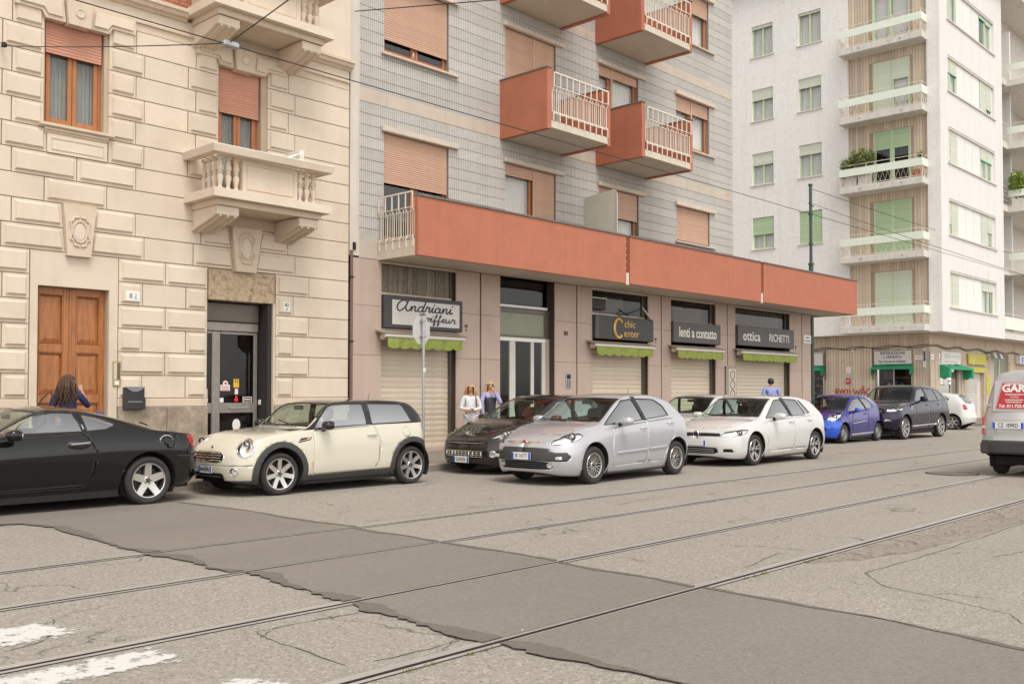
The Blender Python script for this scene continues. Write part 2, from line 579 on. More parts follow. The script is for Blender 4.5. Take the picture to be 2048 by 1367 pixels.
# the fresh asphalt strip dug across the road, jagged dark tar seams on both sides
PL = {0: [(-3.0, 12.02), (2.5, 11.95), (3.9, 11.84), (4.25, 11.6), (4.36, 11.1), (4.3, 10.4), (4.27, 9.6), (4.26, 9.1), (4.26, 8.79)],
      1: [(4.22, 8.56), (4.29, 8.3), (4.33, 7.9), (4.28, 7.6), (4.28, 7.31)],
      2: [(4.36, 7.08), (4.38, 6.9), (4.31, 6.54), (4.29, 6.1), (4.24, 5.9), (4.24, 5.71)],
      3: [(4.24, 5.5), (4.17, 5.36), (4.2, 5.05), (4.18, 4.8), (4.13, 4.5), (4.12, 4.19)],
      4: [(4.17, 3.98), (4.16, 3.7), (4.2, 3.3), (4.23, 2.85), (4.25, 2.2), (4.2, 0.0), (4.2, -6)]}
PR = {0: [(6.6, 12.4), (6.64, 11.9), (6.7, 10.9), (6.66, 9.7), (6.7, 9.1), (6.74, 8.79)],
      1: [(6.66, 8.56), (6.64, 8.2), (6.65, 7.8), (6.64, 7.31)],
      2: [(6.62, 7.1), (6.63, 6.6), (6.62, 6.1), (6.6, 5.74)],
      3: [(6.55, 5.53), (6.5, 5.1), (6.5, 4.6), (6.44, 4.19)],
      4: [(6.46, 4.0), (6.42, 3.3), (6.36, 2.6), (6.2, 1.8), (6.1, 0.0), (6.0, -6)]}
random.seed(3)
def jag(pts, n=5, a=0.018):
    o = []
    for (x0, y0), (x1, y1) in zip(pts, pts[1:]):
        for i in range(n):
            t = i / n
            o.append((x0 + (x1 - x0) * t + random.uniform(-a, a), y0 + (y1 - y0) * t + random.uniform(-a, a) * 0.5))
    o.append(pts[-1])
    return o
pp, tt = [], []
for k in range(5):
    for Q in (PL, PR):                                   # run the patch up to the groove of the rails it crosses
        if k: Q[k][0] = (Q[k][0][0], rail_y(k - 1, Q[k][0][0]) - .05)
        if k < 4: Q[k][-1] = (Q[k][-1][0], rail_y(k, Q[k][-1][0]) + .036)
    l = jag(PL[k], 5, 0.03)
    r = jag(PR[k], 5, 0.02)
    for q_ in (l, r):
        for i_ in range(len(q_)):
            x_, y_ = q_[i_]
            if k: y_ = min(y_, rail_y(k - 1, x_) - .05)
            if k < 4: y_ = max(y_, rail_y(k, x_) + .036)
            q_[i_] = (x_, y_)
    if k == 0:
        l = [(-12, 12.0)] + l
        r = [(-12, 13.8), (6.9, 13.8)] + r
    pp.append(l + r[::-1])
    li = jag([(x + 0.10 + 0.09 * math.sin(i * 1.7), y + (0.09 if k == 0 and i < 4 else 0)) for i, (x, y) in enumerate(PL[k])], 5, 0.02)
    ri = jag([(x - 0.05 - 0.025 * math.sin(i * 2.3), y) for i, (x, y) in enumerate(PR[k])], 5, 0.012)
    tt.append(l[1 if k == 0 else 0:] + li[::-1])
    tt.append(r[2 if k == 0 else 0:] + ri[::-1])
tag(sheet('asphalt_patch', pp, 0.0085, M_PATCH), kind='structure')
tag(sheet('tar_seam', tt, 0.0125, M_TAR), kind='structure')

# worn zebra bars at the lower left (paint flakes off where the noise says so)
M_PAINT = bpy.data.materials.new('worn_road_paint')
M_PAINT.use_nodes = True
def _paint():
    nt = M_PAINT.node_tree
    L = nt.links.new
    p = nt.nodes['Principled BSDF']
    p.inputs['Base Color'].default_value = (0.62, 0.6, 0.56, 1)
    p.inputs['Roughness'].default_value = 0.7
    tc = nt.nodes.new('ShaderNodeTexCoord')
    n = nt.nodes.new('ShaderNodeTexNoise'); n.inputs['Scale'].default_value = 9; n.inputs['Detail'].default_value = 9; n.inputs['Roughness'].default_value = 0.75
    L(tc.outputs['Object'], n.inputs['Vector'])
    # more wear near the bar's border: distance attribute stored per vertex
    at = nt.nodes.new('ShaderNodeAttribute'); at.attribute_name = 'edge'
    ad = nt.nodes.new('ShaderNodeMath'); ad.operation = 'ADD'
    L(n.outputs[0], ad.inputs[0]); L(at.outputs['Fac'], ad.inputs[1])
    r = nt.nodes.new('ShaderNodeMapRange'); r.inputs[1].default_value = 0.47; r.inputs[2].default_value = 0.56
    L(ad.outputs[0], r.inputs[0])
    L(r.outputs[0], p.inputs['Alpha'])
_paint()
def paint_bar(name, poly, z=0.005, fade=0.14):
    """grid-filled bar; 'edge' = +0.1 inside, negative towards the border"""
    q = [Vector(p) for p in poly]
    v, f, e = [], [], []
    nu, nv = 28, 10
    for j in range(nv + 1):
        for i in range(nu + 1):
            u, w = i / nu, j / nv
            a = q[0].lerp(q[1], u)
            b = q[3].lerp(q[2], u)
            p = a.lerp(b, w)
            v.append((p.x, p.y, z))
            d = min(u * (q[1] - q[0]).length, (1 - u) * (q[1] - q[0]).length, w * (q[3] - q[0]).length, (1 - w) * (q[3] - q[0]).length)
            e.append(-0.14 + 0.24 * min(1, d / fade))
    for j in range(nv):
        for i in range(nu):
            k = j * (nu + 1) + i
            f.append((k, k + 1, k + nu + 2, k + nu + 1))
    me = bpy.data.meshes.new(name)
    me.from_pydata(v, [], f)
    at = me.attributes.new('edge', 'FLOAT', 'POINT')
    at.data.foreach_set('value', e)
    o = link(name, me, M_PAINT)
    return tag(o, kind='structure')
paint_bar('zebra_bar', [(-1.5, 6.02), (2.66, 6.04), (2.62, 6.66), (-1.5, 6.66)])
paint_bar('zebra_bar', [(-1.5, 5.02), (2.86, 5.04), (2.78, 5.52), (-1.5, 5.52)])
paint_bar('zebra_bar', [(-1.5, 4.18), (2.98, 4.18), (2.9, 4.6), (-1.5, 4.6)])
pl = paint_bar('lane_line', [(2.9, 6.34), (22, 6.42), (22, 6.5), (2.9, 6.42)], 0.0045, 0.05)
pl.data.attributes['edge'].data.foreach_set('value', [x.value - 0.075 for x in pl.data.attributes['edge'].data])

# cracks and saw cuts in the old surface
def crack(pts, w=0.007):
    o = []
    P = []
    for (x0, y0), (x1, y1) in zip(pts, pts[1:]):
        for i in range(6):
            t = i / 6
            P.append((x0 + (x1 - x0) * t + random.uniform(-.012, .012), y0 + (y1 - y0) * t + random.uniform(-.012, .012)))
    P.append(pts[-1])
    for i, (a, b) in enumerate(zip(P, P[1:])):
        d = Vector((b[0] - a[0], b[1] - a[1])).normalized()
        n = Vector((-d.y, d.x)) * w * random.uniform(0.35, 0.9)
        o.append([(a[0] - n.x, a[1] - n.y), (b[0] - n.x, b[1] - n.y), (b[0] + n.x, b[1] + n.y), (a[0] + n.x, a[1] + n.y)])
    return o
cr = []

for pts in ([(3.36, 5.35), (3.31, 5.13), (3.28, 4.34)], [(3.36, 5.35), (3.68, 5.35), (4.12, 5.31)], [(3.43, 4.3), (3.6, 4.26), (4.08, 4.27)],
            [(3.3, 5.2), (3.42, 5.3)], [(2.1, 6.0), (2.35, 6.08), (2.5, 6.3), (2.62, 6.62)],
            [(7.91, 3.42), (7.47, 3.07)], [(7.91, 3.42), (9.09, 3.37), (10.64, 3.38), (12.21, 3.4), (20, 3.44)],
            [(7.47, 3.07), (7.29, 2.52), (7.1, 2.07), (6.86, 1.92)], [(7.44, 4.26), (8.0, 4.38), (8.36, 4.42)],
            [(7.1, 9.0), (8.6, 8.98), (9.6, 9.02)], [(10.5, 7.9), (11.4, 8.05), (11.9, 7.95)], [(8.4, 5.1), (8.6, 4.7), (8.65, 4.3)],
            [(14.5, 3.5), (15.6, 3.7), (17, 3.62)], [(9.5, 2.9), (10.8, 2.6), (12.4, 2.7)], [(22, 10.4), (26, 10.5), (33, 10.45)]):
    cr += crack(pts)
tag(sheet('road_crack', cr, 0.003, mat('crack_dirt', (0.1, 0.085, 0.068), 0.95)), kind='structure')
# broken rough strip along the nearest rail
rs = jag([(8.0, 3.98), (8.8, 3.99), (9.9, 4.0), (14.4, 4.02), (24, 4.03)], 6, 0.02) + jag([(24, 3.44), (14.4, 3.42), (10.6, 3.45), (9.2, 3.55), (8.5, 3.72), (8.2, 3.88)], 6, 0.04)
M_ROUGH = asphalt('broken_asphalt', (0.29, 0.25, 0.205), (0.1, 0.085, 0.068), (0.44, 0.38, 0.32), 26, 1.0, 0.6)
tag(sheet('broken_road_strip', [rs], 0.002, M_ROUGH), kind='structure')
# weeds in the rail joints
random.seed(11)
q = MB()
for cx in [4.05, 3.6, 3.45, 7.0, 7.15, 7.3, 3.9] + [random.uniform(6.8, 9.5) for _ in range(8)]:
    for i in range(14):
        x, y = cx + random.uniform(-.04, .04), rail_y(3, cx) - 0.085 + random.uniform(-.015, .015)
        a = random.uniform(0, 6.28)
        h = random.uniform(.01, .028)
        dx, dy = math.cos(a) * .012, math.sin(a) * .012
        q.add([(x - dy * .4, y + dx * .4, 0.002), (x + dy * .4, y - dx * .4, 0.002), (x + dx, y + dy, h)], [(0, 1, 2)])
tag(q.build('weeds', mat('weed_green', (0.13, 0.15, 0.03), 0.8), fix=False), 'tiny tufts of weed growing beside the nearest rail', 'weeds', kind='stuff')
# manhole
mh = empty('manhole_cover', (18.75, 6.43, 0), 'round iron manhole cover between the tram rails near the van', 'manhole cover')
MB().lathe([(0.42, -0.01), (0.42, 0.012), (0.37, 0.012), (0.365, 0.006), (0.0, 0.007)], 32, (18.75, 6.43, 0)).build('lid', mat('cast_iron', (0.17, 0.14, 0.11), 0.6, metal=0.3, var=0.3, vs=15), mh)
MB().lathe([(0.47, 0.0), (0.47, 0.008), (0.425, 0.008), (0.425, -0.01)], 32, (18.75, 6.43, 0), caps=False).build('ring', M_RAILD, mh)

# pavement slab and kerb stones
sw = empty('sidewalk', (0, 15, 0))
tag(sw, kind='structure')
SW_END = 36.3
bx('paving', M_SIDEW, sw, X0, SW_END - 0.3, KERB_Y + 0.3, 17.6, -0.1, 0.13)
me0 = MB().cbox(0.004, 1.196, KERB_Y, KERB_Y + 0.298, -0.1, 0.135, 0.018).mesh('kerb_stone')
me0.materials.append(M_KERB)
x = -8.0
while x < SW_END - 1.0:
    o = link('kerb_stone', me0, None, sw)
    o.location.x = x
    x += 1.2
bx('kerb_run', M_KERB, sw, X0, -8.004, KERB_Y, KERB_Y + 0.298, -0.1, 0.135)
bx('kerb_end', M_KERB, sw, SW_END - 0.298, SW_END, KERB_Y + 0.3, 17.6, -0.1, 0.135)
bx('side_paving', M_SIDEW, sw, 34.7, SW_END, 17.602, 60, -0.1, 0.131)
s3 = empty('far_sidewalk', (50, 15, 0))
tag(s3, kind='structure')
bx('paving', M_SIDEW, s3, 46.9, X1, 14.3, 90, -0.1, 0.125)
for i in range(12):
    bx('kerb_stone', M_KERB, s3, 46.7 + i * 1.2 + 0.003, 46.7 + i * 1.2 + 1.197, 14.1, 14.298, -0.1, 0.13, 0.015)
    if i: bx('kerb_stone', M_KERB, s3, 46.6, 46.898, 14.3 + i * 1.2 - 1.197, 14.3 + i * 1.2 - 0.003, -0.1, 0.13, 0.015)
# a few scraps of litter in the gutter
random.seed(5)
q = MB()
for i in range(70):
    x, y = random.uniform(2, 22), KERB_Y - abs(random.gauss(0, 0.35)) - 0.03
    if random.random() < 0.35: y = random.uniform(2.5, 11); x = random.uniform(4, 18)
    a = random.uniform(0, 3.14); s = random.uniform(.006, .02)
    q.add([(x + math.cos(a + k * 1.57) * s, y + math.sin(a + k * 1.57) * s * .6, 0.009 + random.uniform(0, .008)) for k in range(4)], [(0, 1, 2, 3)])
tag(q.build('litter', mat('litter_paper', (0.6, 0.55, 0.45), 0.9), fix=False), 'scraps of paper and dry leaves lying in the gutter', 'litter', kind='stuff')
# ================================================================ CREAM RUSTICATED BUILDING
FY = 17.0                                   # facade plane (face of the flat courses)
b1 = empty('cream_building', (8, FY, 0), 'cream rusticated old building with wooden door and stone balconies', 'building')
RW = 0.418
RZ = lambda k: 1.40 + RW * k
XL, XR = 0.5, 12.905
# openings: (x0, x1, z0, z1)
OPEN = [(6.42, 7.63, 0.0, 3.31), (9.565, 11.0, 0.0, 3.30), (6.50, 7.52, 6.07, 7.90), (9.775, 10.72, 5.25, 7.87),
        (1.9, 2.9, 6.07, 7.90), (1.7, 3.1, 0.0, 3.3)]
BACK = FY + 0.045
def wall_panels(m, parent, name, x0, x1, z0, z1, y0, y1, openings):
    """a wall slab with rectangular openings, cut into butt-jointed boxes"""
    xs = sorted({x0, x1, *[v for o in openings for v in o[:2] if x0 < v < x1]})
    zs = sorted({z0, z1, *[v for o in openings for v in o[2:] if z0 < v < z1]})
    q = MB()
    v, f, idx = [], [], {}
    solid = lambda i, j: 0 <= i < len(xs) - 1 and 0 <= j < len(zs) - 1 and not any(o[0] - 1e-6 <= xs[i] and xs[i + 1] <= o[1] + 1e-6 and o[2] - 1e-6 <= zs[j] and zs[j + 1] <= o[3] + 1e-6 for o in openings)
    def V(x, y, z):
        if (x, y, z) not in idx:
            idx[(x, y, z)] = len(v); v.append((x, y, z))
        return idx[(x, y, z)]
    for i in range(len(xs) - 1):
        for j in range(len(zs) - 1):
            if not solid(i, j): continue
            a, b, c, d = xs[i], xs[i + 1], zs[j], zs[j + 1]
            f.append((V(a, y0, c), V(b, y0, c), V(b, y0, d), V(a, y0, d)))
            f.append((V(a, y1, d), V(b, y1, d), V(b, y1, c), V(a, y1, c)))
            if not solid(i - 1, j): f.append((V(a, y0, c), V(a, y0, d), V(a, y1, d), V(a, y1, c)))
            if not solid(i + 1, j): f.append((V(b, y0, d), V(b, y0, c), V(b, y1, c), V(b, y1, d)))
            if not solid(i, j - 1): f.append((V(b, y0, c), V(a, y0, c), V(a, y1, c), V(b, y1, c)))
            if not solid(i, j + 1): f.append((V(a, y0, d), V(b, y0, d), V(b, y1, d), V(a, y1, d)))
    q.add(v, f)
    return q.build(name, m, parent, fix=False)
wall_panels(M_GROOVE, b1, 'wall', XL, XR, 0.0, 8.62, BACK, BACK + 0.35, OPEN)
bx('upper_wall', M_CREAM, b1, XL, XR, FY + 0.02, FY + 0.4, 8.62, 16.0)
bx('building_core', M_DARKROOM, b1, XL, XR, FY + 1.6, FY + 9, 0.0, 15.6)
bx('roof', mat('roof_tile', (0.3, 0.12, 0.07), 0.8, var=0.2), b1, XL - 0.2, XR, FY - 0.5, FY + 9.2, 16.0, 16.25)
bx('party_wall', M_CREAM, b1, XL, XL + 0.3, FY + 0.4, FY + 9, 0, 16.0)

def raised(x0, x1, z0, z1, top=None, bot=None):
    """cushion block: flat border, then a bevelled raised field; sides may slope (x at top / bottom edges)"""
    g = 0.008
    x0b, x1b = (bot or (x0, x1)); x0t, x1t = (top or (x0, x1))
    q = MB()
    def ring(i, y):
        return [(x0b + i, y, z0 + i), (x1b - i, y, z0 + i), (x1t - i, y, z1 - i), (x0t + i, y, z1 - i)]
    rs = [ring(g, BACK + .01), ring(g, FY), ring(g + 0.042, FY), ring(g + 0.066, FY - 0.045)]
    v = [p for r in rs for p in r]
    f = []
    for k in range(3):
        for i in range(4):
            j = (i + 1) % 4
            f.append((k * 4 + i, k * 4 + j, k * 4 + 4 + j, k * 4 + 4 + i))
    f.append((12, 13, 14, 15))
    q.add(v, f)
    return q.build('raised_stone', M_CREAM, b1, fix=False)
def flat(x0, x1, z0, z1):
    g = 0.007
    q = MB()
    def ring(i, y):
        return [(x0 + i, y, z0 + i), (x1 - i, y, z0 + i), (x1 - i, y, z1 - i), (x0 + i, y, z1 - i)]
    rs = [ring(g, BACK + .01), ring(g, FY + 0.006), ring(g + 0.006, FY)]
    v = [p for r in rs for p in r]
    f = [(k * 4 + i, k * 4 + (i + 1) % 4, k * 4 + 4 + (i + 1) % 4, k * 4 + 4 + i) for k in range(2) for i in range(4)] + [(8, 9, 10, 11)]
    q.add(v, f)
    return q.build('flat_stone', M_CREAM, b1, fix=False)
def course(k, cells):
    """cells: list of (x0, x1, 'r'|'f')"""
    for x0, x1, t in cells:
        (raised if t == 'r' else flat)(x0, x1, RZ(k), RZ(k + 1))
for k in range(0, 6):
    odd = k % 2
    c = [(0.6, 1.6, 'f')] if k else [(0.6, 1.6, 'f')]
    if odd:
        c += [(3.3, 4.9, 'f'), (4.9, 6.28, 'r'), (7.8, 8.69, 'r'), (8.69, 9.54, 'r'), (11.06, 11.87, 'r'), (11.87, XR - .01, 'f')]
    else:
        c += [(3.3, 4.5, 'f'), (4.5, 5.85, 'f'), (5.85, 6.28, 'r'), (7.8, 8.25, 'r'), (8.25, 9.1, 'f'), (9.1, 9.54, 'r'), (11.06, 11.48, 'r'), (11.48, XR - .01, 'f')]
    course(k, c)
# courses around the keystones
for k, c in {6: ((5.82, 8.27), (9.24, 11.52)), 7: ((5.98, 8.1), (9.40, 11.34))}.items():
    z0, z1 = RZ(k), RZ(k + 1)
    ksl = lambda z, s: (6.86 - 0.07 * (z - 3.91) / 0.84, 7.265 + 0.085 * (z - 3.91) / 0.84)[s]
    ks2 = lambda z, s: (10.085 - 0.085 * (z - 3.91) / 0.84, 10.535 + 0.135 * (z - 3.91) / 0.84)[s]
    flat(0.6, 2.5, z0, z1); flat(2.5, 4.4 if k == 6 else 4.2, z0, z1); flat(4.4 if k == 6 else 4.2, c[0][0], z0, z1)
    raised(c[0][0], 6.85, z0, z1, top=(c[0][0], ksl(z1, 0)), bot=(c[0][0], ksl(z0, 0)))
    raised(7.26, c[0][1], z0, z1, top=(ksl(z1, 1), c[0][1]), bot=(ksl(z0, 1), c[0][1]))
    flat(c[0][1], c[1][0], z0, z1)
    raised(c[1][0], 10.05, z0, z1, top=(c[1][0], ks2(z1, 0)), bot=(c[1][0], ks2(z0, 0)))
    raised(10.5, c[1][1], z0, z1, top=(ks2(z1, 1), c[1][1]), bot=(ks2(z0, 1), c[1][1]))
    flat(c[1][1], XR - .01, z0, z1)
course(8, [(0.6, 2.6, 'f'), (2.6, 4.6, 'f'), (4.6, 6.5, 'f'), (6.5, 7.57, 'r'), (7.57, 9.27, 'f'), (9.27, XR - .01, 'f')])
course(9, [(0.6, 2.4, 'f'), (2.4, 4.2, 'f'), (4.2, 5.97, 'f'), (5.97, 7.04, 'r'), (7.04, 8.1, 'r'), (8.1, 9.74, 'f'), (10.75, XR - .01, 'f')])
for k in range(10, 16):
    w = k % 2 == 0
    l0, r0 = (5.81, 8.25) if w else (5.96, 8.09)
    l2, r2 = (9.11, 11.5) if w else (9.27, 11.34)
    xr = 6.475 if k > 10 else 6.53
    course(k, [(0.6, 1.85, 'f'), (2.95, 4.4, 'f'), (4.4, l0, 'f'), (l0, xr, 'r'), (7.585, r0, 'r'), (r0, l2, 'f'), (l2, 9.745, 'r'), (10.84, r2, 'r'), (r2, XR - .01, 'f')])
flat(6.53, 7.585, RZ(10), RZ(10) + 0.06)

# door surround, lintel fields, plinth stones
def slab(name, poly, y0, y1, m=M_CREAM2):
    return MB().prism(poly, 'y', y0, y1).build(name, m, b1)
slab('door_surround', [(6.29, 0.13), (6.415, 0.13), (6.415, 3.315), (7.635, 3.315), (7.635, 0.13), (7.79, 0.13), (7.79, 3.9), (6.29, 3.9)], FY - 0.004, BACK + 0.02, M_CREAM)
def keystone(cx0b, cx1b, cx0t, cx1t, z0, z1, name, dy=0.10):
    k = sub(name, ((cx0b + cx1b) / 2, FY, z0), b1)
    MB().prism([(cx0b, z0), (cx1b, z0), (cx1t, z1), (cx0t, z1)], 'y', FY - dy, BACK + .01).build('block', M_CREAM2, k)
    return k
def cartouche(k, cx, cz, w, h, y):
    q = MB()
    ring = [(cx + w * 0.36 * math.cos(t), y - 0.012, cz + h * 0.36 * math.sin(t)) for t in [i * math.pi / 10 for i in range(20)]]
    q.tube(ring, 0.016, 6, closed=True)
    for s in (-1, 1):
        q.tube([(cx + s * w * a, y - 0.012, cz + h * b) for a, b in ((0.05, 0.5), (0.3, 0.48), (0.36, 0.38), (0.5, 0.33), (0.44, 0.22), (0.40, 0.0), (0.46, -0.2), (0.5, -0.28), (0.34, -0.3), (0.28, -0.46), (0.05, -0.5))], 0.018, 6)
    q.build('cartouche', M_CREAM2, k, smooth=True)
    MB().lathe([(0.0, -0.018), (w * 0.26, -0.014), (w * 0.33, 0.0)], 20, (0, 0, 0), 'y').build('shield', M_CREAM, k)
    o = COL.objects[-1]
    o.data.transform(Matrix.Translation((cx, y, cz)) @ Matrix.Diagonal((1, 1, h / w, 1)))
k1 = keystone(6.86, 7.265, 6.79, 7.35, 3.85, RZ(8) - 0.01, 'keystone'); cartouche(k1, 7.065, 4.27, 0.34, 0.5, FY - 0.10)
k2 = keystone(10.085, 10.535, 10.0, 10.67, 3.87, RZ(8) - 0.01, 'keystone', 0.12); cartouche(k2, 10.32, 4.33, 0.36, 0.6, FY - 0.12)
slab('lintel_panel', [(9.565, 3.30), (11.02, 3.30), (11.02, 3.885), (9.565, 3.885)], FY - 0.006, BACK + 0.02,
     mat('scratched_plaster', (0.47, 0.355, 0.235), 0.85, var=0.25, vs=12, dark=(0.22, 0.16, 0.1), ds=7, dt=(0.52, 0.66), bump=0.5, bs=30))
for x0, x1 in ((0.6, 1.65), (3.15, 4.7), (4.7, 6.28), (7.8, 8.72), (8.72, 9.55), (11.02, 12.0), (12.0, XR - .01)):
    bx('plinth_stone', M_STONE, b1, x0 + .004, x1 - .004, FY - 0.05, BACK + .01, 0.05, 1.243, 0.008)
for x0, x1 in ((0.6, 1.65), (3.15, 6.28), (7.8, 9.55), (11.02, XR - .01)):
    bx('plinth_band', M_CREAM2, b1, x0, x1, FY - 0.018, BACK + .01, 1.246, 1.395, 0.01)
bx('corner_post', M_CREAM2, b1, 11.005, 11.055, FY - 0.004, BACK + .2, 0.1, 3.297)

# ---- ornamental heads over the first-floor windows, cornice mouldings
def window_head(x0, x1, ztop):
    h = sub('window_head', ((x0 + x1) / 2, FY, 7.88), b1)
    c = (x0 + x1) / 2
    for s in (-1, 1):
        P = [(c + s * 0.21, 7.86), (x1 - c and c + s * ((x1 - x0) / 2 + 0.03), 7.86), (c + s * ((x1 - x0) / 2 + 0.10), 7.97), (c + s * ((x1 - x0) / 2 + 0.52), 7.97),
             (c + s * ((x1 - x0) / 2 + 0.52), ztop), (c + s * 0.25, ztop)]
        MB().prism(P, 'y', FY - 0.075, BACK + .01).build('head_block', M_CREAM2, h)
        P2 = [(c + s * 0.27, 7.93), (c + s * ((x1 - x0) / 2 + 0.0), 7.93), (c + s * ((x1 - x0) / 2 + 0.07), 8.03), (c + s * ((x1 - x0) / 2 + 0.46), 8.03),
              (c + s * ((x1 - x0) / 2 + 0.46), ztop - 0.05), (c + s * 0.30, ztop - 0.05)]
        MB().prism(P2, 'y', FY - 0.105, FY - 0.07).build('head_field', M_CREAM, h)
    MB().prism([(c - 0.19, 7.83), (c + 0.19, 7.83), (c + 0.235, ztop + 0.03), (c - 0.235, ztop + 0.03)], 'y', FY - 0.15, BACK + .01).build('key_block', M_CREAM2, h)
    MB().lathe([(0.075, 0.0), (0.085, -0.012), (0.07, -0.02), (0.062, -0.008), (0, -0.006)], 20, (c, FY - 0.15, 8.05), 'y').build('rosette', M_CREAM, h, smooth=True)
window_head(6.50, 7.52, 8.24)
window_head(9.775, 10.72, 8.24)
window_head(1.9, 2.9, 8.24)
MB().sweep([(0, 8.09), (0.02, 8.09), (0.02, 8.225), (0.06, 8.24), (0.06, 8.27), (0, 8.27)], [(XL, FY + .02), (XR - .02, FY + .02)]).build('architrave', M_CREAM2, b1)
bx('frieze', M_CREAM, b1, XL, XR - .02, FY, BACK + .01, 8.272, 8.52)
corn = [(0, 8.5), (0.05, 8.5), (0.08, 8.54), (0.14, 8.56), (0.16, 8.62), (0.2, 8.64), (0.2, 8.70), (0, 8.72)]
MB().sweep(corn, [(XL, FY + .02), (9.06, FY + .02)]).build('cornice', M_CREAM2, b1)
MB().sweep(corn, [(11.6, FY + .02), (XR + .02, FY + .02)]).build('cornice', M_CREAM2, b1)
# second-floor piers and red brick fields between them
M_BRICK = mat('red_brick', (0.42, 0.17, 0.1), 0.8, var=0.1, vs=3, rnd=0.14)
brk = {}
for (bx0, bx1) in ((8.3, 9.16), (11.35, 11.75)):
    for i in range(9):
        z = 8.74 + i * 0.078
        x = bx0 - (0.125 if i % 2 else 0)
        while x < bx1:
            a, b = max(bx0, x + 0.005), min(bx1, x + 0.245)
            if b - a > 0.03: bx('brick', M_BRICK, b1, a, b, FY - 0.004, FY + .03, z, z + 0.068)
            x += 0.25
bx('second_floor_pier', M_CREAM, b1, 7.5, 8.28, FY - 0.02, FY + .03, 8.72, 12)
bx('second_floor_pier', M_CREAM, b1, 11.77, XR, FY - 0.02, FY + .03, 8.72, 12)

# ---- balconies with corbels and balusters
BALPROF = [(0.062, 0.0), (0.062, 0.035), (0.05, 0.04), (0.05, 0.06), (0.034, 0.085), (0.04, 0.14), (0.062, 0.24), (0.058, 0.28), (0.034, 0.315),
           (0.05, 0.33), (0.05, 0.345), (0.036, 0.36), (0.06, 0.40), (0.062, 0.44), (0.04, 0.53), (0.032, 0.58), (0.05, 0.60), (0.066, 0.615), (0.066, 0.65)]
bal_me = MB().lathe(BALPROF, 12).mesh('baluster', smooth=35, fix=True)
bal_me.materials.append(M_CREAM)
def balcony(x0, x1, yo, z, name):
    b = sub(name, ((x0 + x1) / 2, FY, z), b1)
    path = [(x0 + .09, FY), (x0 + .09, yo + .09), (x1 - .09, yo + .09), (x1 - .09, FY)][::-1]
    path = path[::-1]
    # mitred edge moulding of the slab: travel left wall -> corner -> right so 'out' must point outwards
    prof = [(0, z - 0.02), (0.03, z - 0.02), (0.05, z + 0.01), (0.09, z + 0.03), (0.09, z + 0.085), (0.055, z + 0.10), (0, z + 0.10)]
    MB().sweep([(-o, h) for o, h in prof], path).build('slab_edge', M_CREAM2, b)
    bx('slab', M_CREAM2, b, x0 + .085, x1 - .085, yo + .085, FY, z - 0.004, z + 0.09)
    MB().sweep([(-o, h) for o, h in [(-0.17, z + .1), (0.0, z + .1), (0.0, z + 0.26), (-0.17, z + 0.26)]], [(x0 + .11, FY), (x0 + .11, yo + .11), (x1 - .11, yo + .11), (x1 - .11, FY)]).build('base_rail', M_CREAM, b)
    zt = z + 0.91
    MB().sweep([(-o, h) for o, h in [(-0.19, zt), (0.0, zt), (0.02, zt + .02), (0.02, zt + .09), (0.05, zt + .1), (0.05, zt + 0.13), (-0.22, zt + 0.13)]],
               [(x0 + .11, FY), (x0 + .11, yo + .11), (x1 - .11, yo + .11), (x1 - .11, FY)]).build('hand_rail', M_CREAM, b)
    MB().sweep([(-o, h) for o, h in [(-0.21, zt + .132), (0.045, zt + .132), (0.045, zt + 0.145), (-0.21, zt + 0.145)]],
               [(x0 + .11, FY), (x0 + .11, yo + .11), (x1 - .11, yo + .11), (x1 - .11, FY)]).build('stone_coping', M_WHITE, b)
    zb = z + 0.26
    pts = [(x0 + .2, yo + .2 + .185 * i) for i in range(4)] + [(x0 + .2 + 0.165, yo + .2), (x0 + .2 + 0.33, yo + .2)] + \
          [(x1 - .2, yo + .2 + .185 * i) for i in range(4)] + [(x1 - .2 - 0.16, yo + .2), (x1 - .2 - 0.32, yo + .2)]
    for px, py in pts:
        o = link('baluster', bal_me, None, b)
        o.location = (px, py, zb)
    MB().box(x0 + .63, x1 - .62, yo + .13, yo + .27, zb, zt).build('parapet_panel', M_CREAM, b)
    P = [(x0 + .72, zb + .1), (x1 - .71, zb + .1), (x1 - .71, zt - .1), (x0 + .72, zt - .1)]
    MB().tube([(u, yo + .128, w) for u, w in P], 0.016, 4, closed=True).build('panel_moulding', M_CREAM2, b)
    for s0 in (x0 + 0.95, x0 + 1.48):
        bx('drain_slot', M_DARKROOM, b, s0, s0 + 0.32, yo + 0.106, yo + .13, z + 0.115, z + 0.145)
    for c0 in (x0 + 0.12, x1 - 0.56):        # scroll corbels
        k = sub('corbel', (c0, FY, z), b)
        S_ = [(FY, z - 0.024), (yo + .14, z - 0.024), (yo + .14, z - 0.18)]
        n = 14
        for i in range(n + 1):
            t = i / n
            S_.append((yo + .15 + (FY - yo - .15) * t, z - 0.19 - 0.235 * (0.5 - 0.5 * math.cos(math.pi * t)) - 0.03 * math.sin(2 * math.pi * t)))
        MB().prism(S_, 'x', c0, c0 + 0.44).build('scroll', M_CREAM, k, smooth=30)
        for xx in (c0 + 0.07, c0 + 0.22, c0 + 0.37):
            MB().tube([(xx, u - 0.002, w - 0.004) for u, w in S_[3:-1]], 0.028, 5).build('flute', M_CREAM2, k, smooth=True)
        MB().tube([(c0 - 0.008, u, w + .012) for u, w in S_[3:]], 0.014, 5).build('edge_bead', M_CREAM2, k)
    return b
bal1 = balcony(9.10, 11.56, 15.95, 4.97, 'stone_balcony')
bal2 = balcony(9.08, 11.60, 15.93, 8.49, 'stone_balcony')
